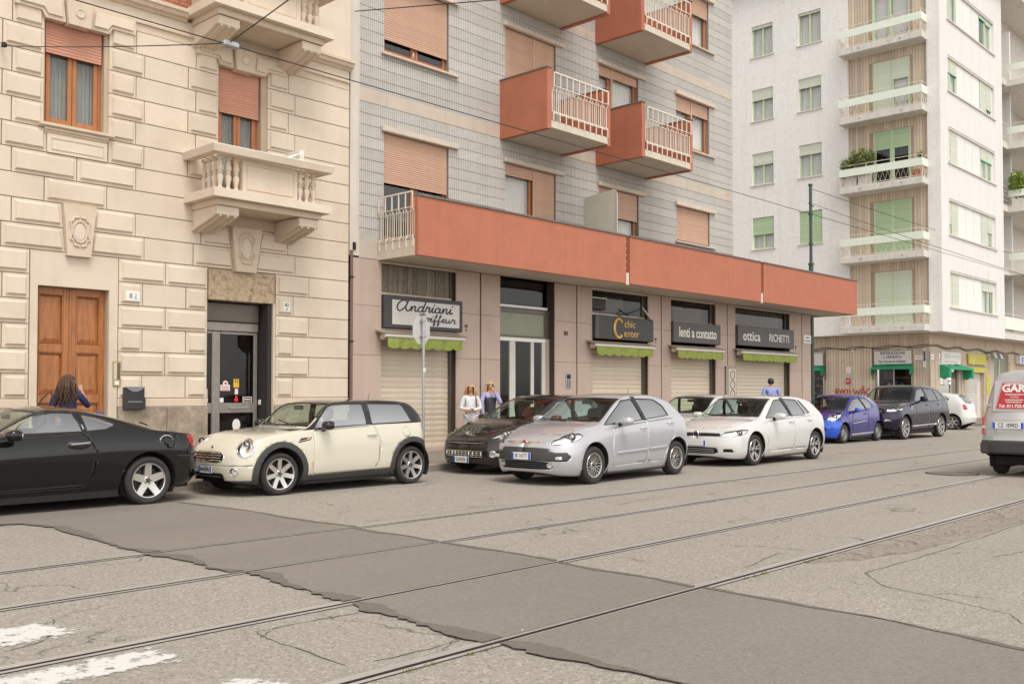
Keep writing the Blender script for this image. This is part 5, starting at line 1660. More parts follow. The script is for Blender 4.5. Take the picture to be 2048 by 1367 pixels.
# ---- ground floor of ribbed stone with small shops, set back under the overhang
GX, GY = 49.5, 18.0
gh = [(18.87, 20.75, .1, 3.68), (23.57, 26.4, .1, 3.68)]
rot_panels(M_RIBD, 'ground_side_wall', GY, 36.0, 0.0, 4.5, GX, GX + .25, [(a, b, c, d) for a, b, c, d in gh])
ribs(b3, 'x', GY + .35, 34.0, .12, 4.49, GX - .001, gh, .15, name='stone_rib')
bx('corner_block', M_TRAV, b3, GX - .03, GX + .3, GY - .03, GY + .34, .1, 4.498)
gf = [(50.85, 53.65, .1, 3.6), (54.88, 57.7, .1, 3.62), (59.4, 62.1, .1, 3.7)]
wall_panels(M_TRAV, b3, 'ground_front_wall', GX + .31, 75, 0.0, 4.5, GY, GY + .25, gf)
for xx in (50.5, 54.25, 58.2, 62.6): bx('pilaster', M_TRAV, b3, xx - .3, xx + .3, GY - .03, GY - .001, .1, 3.3)
for xx in (53.1, 57.9, 63): bx('panel_joint', M_RIBD, b3, xx, xx + .03, GY - .008, GY - .001, 3.7, 4.49)
# Folletto shop
M_SHOPIN = mat('shop_interior', (0.12, 0.1, 0.085), .9, var=.5, vs=3)
M_SIGNP = mat('sign_pale', (0.66, 0.64, 0.62), .5, var=.03)
M_PURP = mat('letter_violet', (0.09, 0.07, 0.17), .5)
M_EMER = mat('emerald_canvas', (0.015, 0.26, 0.125), .7, var=.1, vs=4)
def side_shop(y0, y1, label, lines, idx):
    s = empty('shop_sign', (GX, (y0 + y1) / 2, 2.97), label, 'sign', 'signs of the corner shops')
    bx('board', M_SIGNP, s, GX - .12, GX - .02, y0, y1, 2.97, 3.66, .01)
    for i, (t, h, z) in enumerate(lines): text('letters', t, M_PURP, s, (GX - .122, (y0 + y1) / 2, z), h, face='-x', depth=.004, bold=.003)
    a = empty('awning', (GX, (y0 + y1) / 2, 2.9), ['emerald awning under the RIPARAZIONI sign', 'emerald awning at the end of the pink pier, partly hidden'][idx], 'awning', 'emerald awnings of the corner shops')
    q = MB()
    n = 12
    v = []
    for i in range(n + 1):
        t = y0 - .05 + (y1 - y0 + .1) * i / n
        v += [(GX - .02, t, 2.955), (GX - .42, t, 2.80), (GX - .45 - .015 * (i % 2), t, 2.70)]
    f = [(3 * i + c, 3 * i + 1 + c, 3 * i + 4 + c, 3 * i + 3 + c) for i in range(n) for c in (0, 1)]
    q.add(v, f)
    o = q.build('canopy', M_EMER, a, fix=False)
    o.modifiers.new('s', 'SOLIDIFY').thickness = .008
    for yy in (y0 - .05, y1 + .05):
        MB().prism([(GX - .02, 2.95), (GX - .44, 2.79), (GX - .44, 2.4), (GX - .3, 2.5), (GX - .15, 2.36), (GX - .02, 2.5)], 'y', yy - .006, yy + .006).build('side_wing', M_EMER, a)
    w = sub('shop_window', (GX, (y0 + y1) / 2, .1), b3)
    bx('interior', M_SHOPIN, w, GX + 1.2, GX + 1.25, y0 - .3, y1 + .3, 0, 3.6)
    for a_, b_ in ((y0, y0 + .06), ((y0 + y1) / 2 - .03, (y0 + y1) / 2 + .03), (y1 - .06, y1)): bx('mullion', M_ALU, w, GX + .05, GX + .12, a_, b_, .12, 2.95)
    bx('pane', M_SGLASS, w, GX + .08, GX + .086, y0 + .06, (y0 + y1) / 2 - .03, .3, 2.95); bx('pane', M_SGLASS, w, GX + .08, GX + .086, (y0 + y1) / 2 + .03, y1 - .06, .3, 2.95)
    bx('stall_riser', M_TRAV, w, GX + .02, GX + .12, y0, y1, .1, .298)
    for i in range(5): bx('shelf', M_ALU, w, GX + .5, GX + .8, y0 + .1, y1 - .1, .6 + i * .42, .62 + i * .42)
    random.seed(20 + idx)
    for i in range(26):
        yy, zz = random.uniform(y0 + .15, y1 - .3), .62 + random.randrange(5) * .42
        c = random.choice([(0.6, 0.58, 0.55), (0.1, 0.2, 0.4), (0.4, 0.1, 0.08), (0.5, 0.42, 0.2), (0.05, 0.05, 0.05)])
        bx('goods', mat('goods_%d' % int(c[0] * 100), c, .6), w, GX + .55, GX + .7, yy, yy + random.uniform(.08, .2), zz, zz + random.uniform(.1, .3))
side_shop(18.87, 20.75, 'pale sign reading RIPARAZIONI e VENDITA on the corner building', [('RIPARAZIONI', .21, 3.53), ('e VENDITA', .19, 3.33), ('Per Vorwerk Folletto', .16, 3.11)], 0)
side_shop(23.57, 26.4, 'pale sign ending in ZIONI, cut off by the pink pier', [('RIPARAZIONI', .3, 3.52), ('e VENDITA', .26, 3.31), ('computers', .2, 3.10)], 1)
M_SPRAY = mat('red_spray', (0.42, 0.03, 0.035), .6)
gr_ = empty('graffiti', (GX, 22, 1.4), 'red sprayed graffiti letters on the ribbed wall behind the blue car', 'graffiti')
GRAF = [[(0, 0), (.1, 1)], [(0, .95), (.45, .9), (.4, .55), (.1, .5), (.5, 0)], [(.65, .45), (1.0, .5), (.95, .8), (.7, .7), (.65, .15), (1.0, .1)],
        [(1.5, .85), (1.15, .7), (1.15, .2), (1.5, .2), (1.55, .85), (1.5, .1)], [(1.8, 1.0), (1.85, .1)],
        [(2.3, 1), (2.5, .05), (2.75, .7), (2.95, .05), (3.15, 1)], [(3.25, 0), (3.5, 1.1), (3.75, 0)], [(3.3, .4), (3.8, .45)], [(3.35, 1.25), (3.65, 1.3)], [(4.4, .95), (4.0, .85), (3.95, .2), (4.4, .1)]]
for st in GRAF: stroke_mesh([st], .022, lambda u, v: (GX - .034, 22.9 - u * .43, 1.40 + v * .34)).build('letter_stroke', M_SPRAY, gr_)
bd = empty('blade_sign', (GX, 18.25, 2.75), 'narrow vertical white and violet blade sign at the corner', 'sign')
bx('blade', M_SIGNP, bd, GX - .06, GX - .04, 18.14, 18.3, 2.76, 3.74); bx('mark', M_PURP, bd, GX - .066, GX - .061, 18.17, 18.27, 3.1, 3.6)
for nm, y0, y1, lab in (('street_plaque', 18.33, 18.7, 'marble street plaque left of the corner blade sign'),):
    p_ = empty(nm, (GX, 18.5, 3.17), lab, 'plaque'); bx('slab', M_WHITE, p_, GX - .05, GX - .034, y0, y1, 3.17, 3.39); bx('lettering', M_SGREY, p_, GX - .053, GX - .0505, y0 + .05, y1 - .05, 3.27, 3.3)
p_ = empty('street_plaque', (49.6, GY, 3.17), 'marble street plaque right of the corner blade sign', 'plaque'); bx('slab', M_WHITE, p_, 49.45, 50.0, GY - .05, GY - .034, 3.17, 3.45); bx('lettering', M_SGREY, p_, 49.5, 49.95, GY - .053, GY - .0505, 3.3, 3.33)
cp = empty('corner_conduit', (49.15, 17.95, .1), 'thin grey conduit pipe running down the corner of the ground floor', 'pipe'); MB().tube([(49.4, GY - .08, .12), (49.4, GY - .08, 3.6)], .035, 6).build('pipe', M_STEEL, cp)
nt_ = empty('notice_board', (GX, 22.15, 2), 'small red and white notices on the ribbed wall above the graffiti', 'notice')
bx('paper', M_PAPER, nt_, GX - .045, GX - .034, 22.03, 22.28, 2.53, 2.88); bx('red_box', mat('alarm_red', (0.5, 0.05, 0.05), .5), nt_, GX - .1, GX - .034, 22.06, 22.29, 1.99, 2.28, .01); bx('panel', M_SIGNP, nt_, GX - .102, GX - .101, 22.1, 22.25, 2.1, 2.17)
# front shops
s = empty('shop_sign', (52.2, GY, 3.0), 'white sign with faint lettering over the emerald awning by the corner', 'sign', 'signs of the corner shops')
bx('board', M_SIGNP, s, 50.85, 53.65, GY - .12, GY - .02, 3.0, 3.62, .01); print_line('letters', M_ALU, s, (51.7, GY - .122, 3.4), .9, .26, n=5); print_line('letters', M_ALU, s, (52.9, GY - .122, 3.4), 1.1, .12, n=10); print_line('letters', M_ALU, s, (52.1, GY - .122, 3.12), 2.0, .1, n=16)
a = empty('awning', (52.4, GY, 2.9), 'emerald awning with hanging sides beside bright round bulbs', 'awning', 'emerald awnings of the corner shops')
MB().add([(51.0, GY - .02, 2.97), (54.0, GY - .02, 2.97), (54.3, GY - .5, 2.82), (51.1, GY - .5, 2.82), (51.1, GY - .52, 2.7), (54.3, GY - .52, 2.7)], [(0, 3, 2, 1), (3, 4, 5, 2)]).build('canopy', M_EMER, a, fix=False).modifiers.new('s', 'SOLIDIFY').thickness = .008
for xx in (50.95, 54.3): MB().prism([(GY - .02, 2.95), (GY - .5, 2.8), (GY - .5, 2.25), (GY - .35, 2.35), (GY - .2, 2.2), (GY - .02, 2.3)], 'x', xx - .15, xx + .15).build('side_wing', M_EMER, a)
w = sub('shop_window', (52.2, GY, .1), b3)
bx('interior', M_SHOPIN, w, 50.5, 54, GY + 1.2, GY + 1.25, 0, 3.6)
for x0, x1 in ((50.85, 50.93), (52.5, 52.68), (53.57, 53.65)): bx('mullion', M_ALU, w, x0, x1, GY + .05, GY + .12, .1, 3.0)
bx('pane', M_SGLASS, w, 50.93, 52.5, GY + .08, GY + .086, .4, 3.0); bx('pane', M_SGLASS, w, 52.68, 53.57, GY + .08, GY + .086, .15, 3.0); bx('door_panel', M_TRAV, w, 52.75, 53.5, GY + .14, GY + .16, .2, 2.6); bx('shelf', M_ALU, w, 51.0, 52.4, GY + .3, GY + .5, 1.9, 1.94)
lb = empty('bulb_string', (51.9, GY - .1, 2.1), 'vertical string of lit round bulbs in the corner shop window', 'lamp')
for i in range(4): MB().ball((51.95, GY - .12, 2.62 - i * .2), .075 - .008 * i, 8).build('bulb', mat('lit_bulb', (1.0, 0.9, 0.72), .4, emit=1.6), lb, smooth=True)
MB().tube([(51.95, GY - .06, 2.75), (51.95, GY - .06, 1.95)], .015, 5).build('cable', M_IRON, lb)
s = empty('shop_sign', (56.2, GY, 3.03), 'yellow green sign board above a metal roller shutter', 'sign', 'signs of the corner shops')
M_YG = mat('yellow_green_board', (0.5, 0.47, 0.05), .5, var=.06)
bx('board', M_YG, s, 54.9, 57.68, GY - .12, GY - .02, 3.05, 3.62, .01); bx('lower_board', M_YG, s, 54.9, 57.68, GY - .1, GY - .02, 2.62, 2.9, .01); MB().tube([(55.3 + .4 * i / 8, GY - .125, 3.25 + .25 * math.sin(i * .9)) for i in range(9)], .012, 4).build('swirl', M_WHITE, s)
rs_ = sub('roller_shutter', (55.8, GY, .1), b3)
slats('fslat2', mat('grey_shutter', (0.5, 0.48, 0.45), .5, var=.2, vs=6, rnd=.06), rs_, 54.9, 56.74, .12, 2.6, GY + .1, .14)
bx('shop_reveal', M_CONCW, rs_, 56.75, 57.69, GY + .2, GY + .25, .1, 3.0)
bx('upper_fill', M_TRAV, rs_, 54.9, 57.68, GY + .02, GY + .25, 2.62, 3.6)
yb_ = empty('yellow_banner', (58.3, GY, 1.6), 'narrow yellow banner on the wall beside the grey shutter', 'banner'); bx('cloth', M_YG, yb_, 57.95, 58.55, GY - .05, GY - .034, 1.5, 2.5)
for i, xx in enumerate((58.3, 59.3)):
    l = empty('floodlight', (xx, GY - .2, 3.5), ['floodlight on an arm nearer the yellow sign', 'floodlight on an arm farther from the yellow sign'][i], 'lamp', 'floodlights over the corner shops')
    MB().tube([(xx - .5, GY, 3.72), (xx, GY - .35, 3.75)], .02, 5).build('arm', M_IRON, l); MB().prism([(GY - .5, 3.45), (GY - .2, 3.45), (GY - .28, 3.75), (GY - .38, 3.75)], 'x', xx - .22, xx + .22).build('housing', M_STEEL, l)
gd = sub('green_doorway', (60.7, GY, .1), b3); bx('panel', mat('grey_green_door', (0.22, 0.24, 0.19), .5), gd, 59.4, 62.1, GY + .12, GY + .16, .1, 3.7); bx('frame', M_PGREEN, gd, 60.5, 60.6, GY + .05, GY + .119, .1, 3.7)
s = empty('shop_sign', (64, GY, 3.25), 'light box sign with blue and orange pictures at the right edge', 'sign', 'signs of the corner shops')
bx('box', M_SIGNP, s, 63.3, 66.5, GY - .3, GY - .02, 3.25, 3.78, .01); bx('orange_field', mat('sign_orange', (0.7, 0.4, 0.1), .5), s, 64.0, 66.3, GY - .305, GY - .3005, 3.5, 3.75); bx('blue_figure', mat('sign_blue', (0.05, 0.2, 0.5), .5), s, 63.6, 63.9, GY - .305, GY - .3005, 3.3, 3.65)
# sagging cables along the ribbed wall
cb = empty('wall_cables', (GX, 22, 3.8), 'sagging black cables strung along the ground floor of the corner building', 'cable')
for dz in (0, .06):
    MB().tube([(GX - .05, 27 - i * .25, 3.82 + dz + .05 * math.sin(i * .9 + dz * 20)) for i in range(37)], .018, 4).build('cable', M_IRON, cb)
    MB().tube([(49.4 + i * .4, GY - .06, 3.82 + dz + .06 * math.sin(i * .8)) for i in range(40)], .018, 4).build('cable', M_IRON, cb)
for yy in (20.85, 23.45): MB().tube([(GX - .05, yy, 3.8), (GX - .05, yy, 2.2)], .02, 4).build('drop_cable', M_IRON, cb)
for yy in (21.9,): MB().ball((GX - .08, yy, 3.72), .08, 8).build('junction_ball', M_WHITE, cb, smooth=True)
# ---- balcony plants
M_LEAF1 = mat('balcony_leaf', (0.1, 0.15, 0.035), .7, rnd=.0, var=.4, vs=9)
M_LEAF2 = mat('yellow_leaf', (0.25, 0.26, 0.04), .7, var=.4, vs=9)
M_LEAF3 = mat('bright_leaf', (0.2, 0.33, 0.05), .7, var=.3, vs=9)
def bush(name, label, c, rx, ry, rz, n, m, m2=None, leaf=.06):
    e = empty(name, c, label, 'plant')
    random.seed(len(label))
    q, q2 = MB(), MB()
    for i in range(n):
        while True:
            p = Vector((random.uniform(-1, 1), random.uniform(-1, 1), random.uniform(-1, 1)))
            if .3 < p.length < 1 + .35 * mnoise.noise(p * 2.3): break
        p = Vector((c[0] + p.x * rx, c[1] + p.y * ry, c[2] + rz + p.z * rz))
        d = Vector((random.gauss(0, 1), random.gauss(0, 1), random.gauss(.5, 1))).normalized()
        s_ = d.orthogonal().normalized() * leaf * random.uniform(.25, .5)
        t = p + d * leaf * random.uniform(1, 2)
        (q2 if m2 and random.random() < .4 else q).add([p - d * leaf * .5, p + s_, t, p - s_], [(0, 1, 2, 3)])
    q.build('foliage', m, e, fix=False)
    if m2: q2.build('foliage', m2, e, fix=False)
    st = MB()
    for i in range(6): st.tube([(c[0], c[1] + (i - 2.5) * ry * .25, c[2]), (c[0] + random.uniform(-.3, .3) * rx, c[1] + (i - 2.5) * ry * .35, c[2] + rz)], .012, 4)
    st.build('stem', mat('stem_brown', (0.1, 0.07, 0.04), .8), e)
    return e
z2 = 4.53 + FH * 2 + .34
for (yy, r) in ((21.3, .3), (20.6, .3), (18.0, .2)): bx('planter_box', MATS['terracotta_render'] if yy < 19 else M_CONCW, b3, 47.95, 48.25, yy - r, yy + r, z2 + .002, z2 + .9 if yy > 19 else z2 + .4)
bush('balcony_shrub', 'large variegated shrub on the planted balcony of the corner building', (48.05, 20.7, z2 + .85), .35, .75, .52, 900, M_LEAF1, M_LEAF2, .09)
bush('balcony_shrub', 'yellowish drooping shrub at the left end of the planted balcony', (48.0, 21.5, z2 + .75), .3, .35, .38, 450, M_LEAF2, M_LEAF1, .08)
bush('balcony_shrub', 'small tuft on the right corner of the planted balcony', (47.95, 17.75, z2 + .95), .15, .18, .14, 120, M_LEAF2, None, .07)
bush('balcony_shrub', 'bright feathery plant on the right-hand balcony bay', (59.6, 16.6, z2 + .5), .9, .5, .75, 1100, M_LEAF3, M_LEAF2, .12)
# ================================================================ VEHICLES
def pchip(pts):
    """monotone cubic through (x, y) points"""
    xs = [p[0] for p in pts]
    ys = [p[1] for p in pts]
    n = len(xs)
    h = [xs[i + 1] - xs[i] for i in range(n - 1)]
    dl = [(ys[i + 1] - ys[i]) / h[i] for i in range(n - 1)]
    m = [0.0] * n
    m[0], m[-1] = dl[0], dl[-1]
    for i in range(1, n - 1):
        if dl[i - 1] * dl[i] > 0:
            w1, w2 = 2 * h[i] + h[i - 1], h[i] + 2 * h[i - 1]
            m[i] = (w1 + w2) / (w1 / dl[i - 1] + w2 / dl[i])
    def f(x):
        if x <= xs[0]: return ys[0]
        if x >= xs[-1]: return ys[-1]
        lo = 0
        while x > xs[lo + 1]: lo += 1
        t = (x - xs[lo]) / h[lo]
        return (ys[lo] * (1 + 2 * t) * (1 - t) ** 2 + h[lo] * m[lo] * t * (1 - t) ** 2 + ys[lo + 1] * t * t * (3 - 2 * t) + h[lo] * m[lo + 1] * t * t * (t - 1))
    return f

def inpoly(p, poly):
    x, y = p
    c = False
    j = len(poly) - 1
    for i in range(len(poly)):
        a, b = poly[i], poly[j]
        if (a[1] > y) != (b[1] > y) and x < (b[0] - a[0]) * (y - a[1]) / (b[1] - a[1]) + a[0]: c = not c
        j = i
    return c

def offset_poly(poly, d):
    """grow (d>0) a simple polygon"""
    n = len(poly)
    ar = sum(poly[i][0] * poly[(i + 1) % n][1] - poly[(i + 1) % n][0] * poly[i][1] for i in range(n))
    s = 1 if ar > 0 else -1
    out = []
    for i in range(n):
        a, b, c = Vector(poly[i - 1]), Vector(poly[i]), Vector(poly[(i + 1) % n])
        e1, e2 = (b - a).normalized(), (c - b).normalized()
        n1, n2 = Vector((e1.y, -e1.x)) * s, Vector((e2.y, -e2.x)) * s
        m = n1 + n2
        m = m.normalized() if m.length > 1e-6 else n1
        out.append(tuple(b + m * d / max(.35, m.dot(n1))))
    return out

def round_poly(poly, r, n=3):
    """cut the corners with short arcs"""
    out = []
    k = len(poly)
    for i in range(k):
        a, b, c = Vector(poly[i - 1]), Vector(poly[i]), Vector(poly[(i + 1) % k])
        rr = min(r, (a - b).length * .45, (c - b).length * .45)
        p, q = b + (a - b).normalized() * rr, b + (c - b).normalized() * rr
        for j in range(n + 1):
            t = j / n
            out.append(tuple(p * (1 - t) ** 2 + b * 2 * t * (1 - t) + q * t * t))
    return out

PROJ = {'side': (Vector((1, 0, 0)), Vector((0, 0, 1))), 'top': (Vector((1, 0, 0)), Vector((0, 1, 0))), 'front': (Vector((0, 1, 0)), Vector((0, 0, 1))),
        'quarter': (Vector((.7071, .7071, 0)), Vector((0, 0, 1))), 'rquarter': (Vector((-.7071, .7071, 0)), Vector((0, 0, 1)))}

class CarShell:
    """Half body (y>=0) lofted from side-view curves, then cut along panel, glass and lamp outlines."""
    def __init__(s, sp):
        s.sp = sp
        L, Wd = sp['L'], sp['W']
        zb, zsh, ztop, zed, yed = (pchip(sp[k]) for k in ('zb', 'zsh', 'ztop', 'zedge', 'yedge'))
        fx, fp, rx, rp = sp['plan']
        side = pchip(sp.get('side', [(0, .9), (.1, .955), (.3, .995), (.5, 1.0), (.75, .992), (.92, .965), (1, .945)]))
        dxf, dxr = pchip(sp['nose']), pchip(sp['tail'])
        nf, nr = 16, 14
        xs = [fx * (1 - math.cos(math.pi / 2 * i / nf)) for i in range(nf + 1)]
        nm = int((L - fx - rx) / .055)
        xs += [fx + (L - fx - rx) * i / nm for i in range(1, nm)]
        xs += [L - rx * (1 - math.cos(math.pi / 2 * i / nr)) for i in range(nr, -1, -1)]
        NS, NU, NR = 18, 12, 10
        rings = []
        for x in xs:
            pf = (1 - max(0, 1 - x / fx) ** fp) ** (1 / fp) if x < fx else 1.0
            pr = (1 - max(0, 1 - (L - x) / rx) ** rp) ** (1 / rp) if x > L - rx else 1.0
            w = Wd * pf * pr * pchip(sp['wx'])(x) if 'wx' in sp else Wd * pf * pr
            a, b, e, t = zb(x), zsh(x), zed(x), ztop(x)
            ring = []
            for i in range(NS):
                u = i / NS
                ring.append([x, w * side(u), a + (b - a) * u])
            ysh = w * side(1.0)
            ye = min(yed(x), ysh * .93)
            for i in range(NU):
                u = i / NU
                ring.append([x, ysh + (ye - ysh) * u + sp.get('bulge', .018) * math.sin(math.pi * u) * min(1, (e - b) / .2), b + (e - b) * u])
            for i in range(NR + 1):
                u = i / NR
                ring.append([x, ye * (1 - u), e + (t - e) * (1 - (1 - u) ** 2)])
            for _ in range(2):
                q = [r[:] for r in ring]
                for i in range(1, len(ring) - 1):
                    for c in (1, 2): ring[i][c] = (q[i - 1][c] + 2 * q[i][c] + q[i + 1][c]) / 4
            for r in ring:
                if x < .9: r[0] += dxf(r[2]) * max(0, 1 - x / .9) ** 2
                if x > L - .7: r[0] -= dxr(r[2]) * max(0, 1 - (L - x) / .7) ** 2
            rings.append(ring)
        s.bm = bm = bmesh.new()
        s.reg = bm.faces.layers.int.new('reg')
        s.cls = bm.faces.layers.int.new('cls')
        V = [[bm.verts.new(p) for p in r] for r in rings]
        M = len(rings[0])
        for i in range(len(rings) - 1):
            for j in range(M - 1):
                q = [V[i][j], V[i][j + 1], V[i + 1][j + 1], V[i + 1][j]]
                try:
                    f = bm.faces.new(q)
                except ValueError:
                    continue
                f[s.reg] = 0 if j < NS else 1 if j < NS + NU else 2
        bmesh.ops.remove_doubles(bm, verts=bm.verts, dist=2e-4)
        bmesh.ops.dissolve_degenerate(bm, dist=1e-5, edges=bm.edges)
        s.names = ['body']
    def cond(s, f, regs, xr):
        if f[s.reg] not in regs: return False
        if xr:
            x = f.calc_center_median().x
            return xr[0] <= x <= xr[1]
        return True
    def cut(s, poly, proj, regs=(0, 1, 2), xr=None):
        A, B = PROJ[proj]
        D = A.cross(B)
        n = len(poly)
        for i in range(n):
            p, q = poly[i], poly[(i + 1) % n]
            lo = (min(p[0], q[0]) - 1e-3, min(p[1], q[1]) - 1e-3)
            hi = (max(p[0], q[0]) + 1e-3, max(p[1], q[1]) + 1e-3)
            fs = []
            for f in s.bm.faces:
                if f[s.reg] not in regs: continue
                us = [v.co.dot(A) for v in f.verts]
                if max(us) < lo[0] or min(us) > hi[0]: continue
                ws = [v.co.dot(B) for v in f.verts]
                if max(ws) < lo[1] or min(ws) > hi[1]: continue
                if xr and not (xr[0] - .1 <= f.verts[0].co.x <= xr[1] + .1): continue
                fs.append(f)
            if not fs: continue
            e = A * (q[0] - p[0]) + B * (q[1] - p[1])
            if e.length < 1e-6: continue
            no = e.cross(D).normalized()
            geom = set(fs)
            for f in fs: geom.update(f.edges); geom.update(f.verts)
            bmesh.ops.bisect_plane(s.bm, geom=list(geom), dist=1e-5, plane_co=A * p[0] + B * p[1], plane_no=no)
    def mark(s, name, poly, proj, regs=(0, 1, 2), xr=None, only=None, nrm=None):
        if name not in s.names: s.names.append(name)
        k = s.names.index(name)
        A, B = PROJ[proj]
        on = None if only is None else {s.names.index(o) for o in only if o in s.names}
        for f in s.bm.faces:
            if f[s.reg] not in regs: continue
            if on is not None and f[s.cls] not in on: continue
            c = f.calc_center_median()
            if xr and not (xr[0] <= c.x <= xr[1]): continue
            if inpoly((c.dot(A), c.dot(B)), poly): f[s.cls] = k
    def panel(s, name, poly, proj, regs=(0, 1, 2), xr=None, gap=0.0, only=None, rim=0.0, rimname='trim'):
        """cut an outline; gap leaves an open joint round it, rim a dark frame inside it"""
        if gap:
            o = offset_poly(poly, gap)
            s.cut(o, proj, regs, xr)
        s.cut(poly, proj, regs, xr)
        if rim:
            inn = offset_poly(poly, -rim)
            s.cut(inn, proj, regs, xr)
        if gap: s.mark('gap', o, proj, regs, xr, only)
        on = None if only is None else list(only) + (['gap'] if gap else [])
        s.mark(rimname if rim else name, poly, proj, regs, xr, on)
        if rim: s.mark(name, inn, proj, regs, xr, on + [rimname] if on is not None else None)
    def extract(s, name, inset=0.0):
        """half mesh of one class -> (verts, faces)"""
        k = s.names.index(name) if name in s.names else -1
        s.bm.normal_update()
        idx, v, f = {}, [], []
        for fc in s.bm.faces:
            if fc[s.cls] != k: continue
            r = []
            for q in fc.verts:
                if q not in idx:
                    idx[q] = len(v)
                    p = q.co - q.normal * inset
                    v.append(p.copy())
                r.append(idx[q])
            f.append(tuple(r))
        return v, f

def mirror_join(v, f):
    n = len(v)
    v2 = [(p[0], p[1], p[2]) for p in v] + [(p[0], -p[1], p[2]) for p in v]
    return v2, f + [tuple(i + n for i in q[::-1]) for q in f]

def mesh_of(name, v, f, smooth=True, weld=True, ang=40):
    me = bpy.data.meshes.new(name)
    me.from_pydata([tuple(p) for p in v], [], f)
    if weld:
        bm = bmesh.new(); bm.from_mesh(me)
        bmesh.ops.remove_doubles(bm, verts=bm.verts, dist=1e-4)
        bm.to_mesh(me); bm.free()
    if smooth:
        me.shade_smooth()
        me.set_sharp_from_angle(angle=R(ang))
    return me

def islands(v, f):
    """split a face list into connected pieces"""
    par = list(range(len(v)))
    def find(a):
        while par[a] != a:
            par[a] = par[par[a]]; a = par[a]
        return a
    for q in f:
        r = find(q[0])
        for i in q[1:]: par[find(i)] = r
    g = {}
    for q in f: g.setdefault(find(q[0]), []).append(q)
    out = []
    for qs in g.values():
        ix, nv, nf = {}, [], []
        for q in qs:
            r = []
            for i in q:
                if i not in ix: ix[i] = len(nv); nv.append(v[i])
                r.append(ix[i])
            nf.append(tuple(r))
        out.append((nv, nf))
    return out

M_TYRE = mat('tyre_rubber', (0.028, 0.026, 0.024), .8, var=.2, vs=30, dark=(0.06, 0.052, 0.044), ds=6, dt=(.5, .8))
M_ALLOY = mat('alloy_silver', (0.62, 0.6, 0.57), .28, metal=.85, var=.05)
M_ALLOYD = mat('alloy_dark', (0.07, 0.07, 0.072), .4, metal=.4)
M_UNDER = mat('underbody_black', (0.012, 0.012, 0.012), .9)
M_CHROME = mat('chrome', (0.8, 0.79, 0.77), .08, metal=1.0)
M_LAMP = glass('lamp_lens', (0.92, 0.93, 0.93), .03, 1.5)
M_REFL = mat('lamp_reflector', (0.8, 0.79, 0.77), .35, metal=.35, var=.12, vs=30)
M_LRED = mat('tail_lamp_red', (0.45, 0.008, 0.01), .12, coat=.6)
M_ORANGE = mat('indicator_orange', (0.75, 0.2, 0.03), .2, coat=.5)
M_CLAD = mat('black_cladding', (0.045, 0.044, 0.043), .6, var=.08, vs=10)
M_RUBBER = mat('window_rubber', (0.014, 0.014, 0.015), .35)
M_SEAT = mat('seat_fabric', (0.03, 0.03, 0.032), .9, var=.2, vs=20)
M_DASH = mat('dash_plastic', (0.022, 0.022, 0.022), .7)
M_PLATEW = mat('plate_white', (0.72, 0.72, 0.7), .5)
M_PLATEB = mat('plate_blue', (0.012, 0.085, 0.5), .5)
M_CARGL = glass('car_glass', (0.8, 0.92, 0.85), .01, 1.42)
M_CARGLS = glass('car_side_glass', (0.8, 0.9, 0.85), .01, 4.5)
M_CARGLD = glass('car_glass_tinted', (0.42, 0.46, 0.44), .01, 2.8)

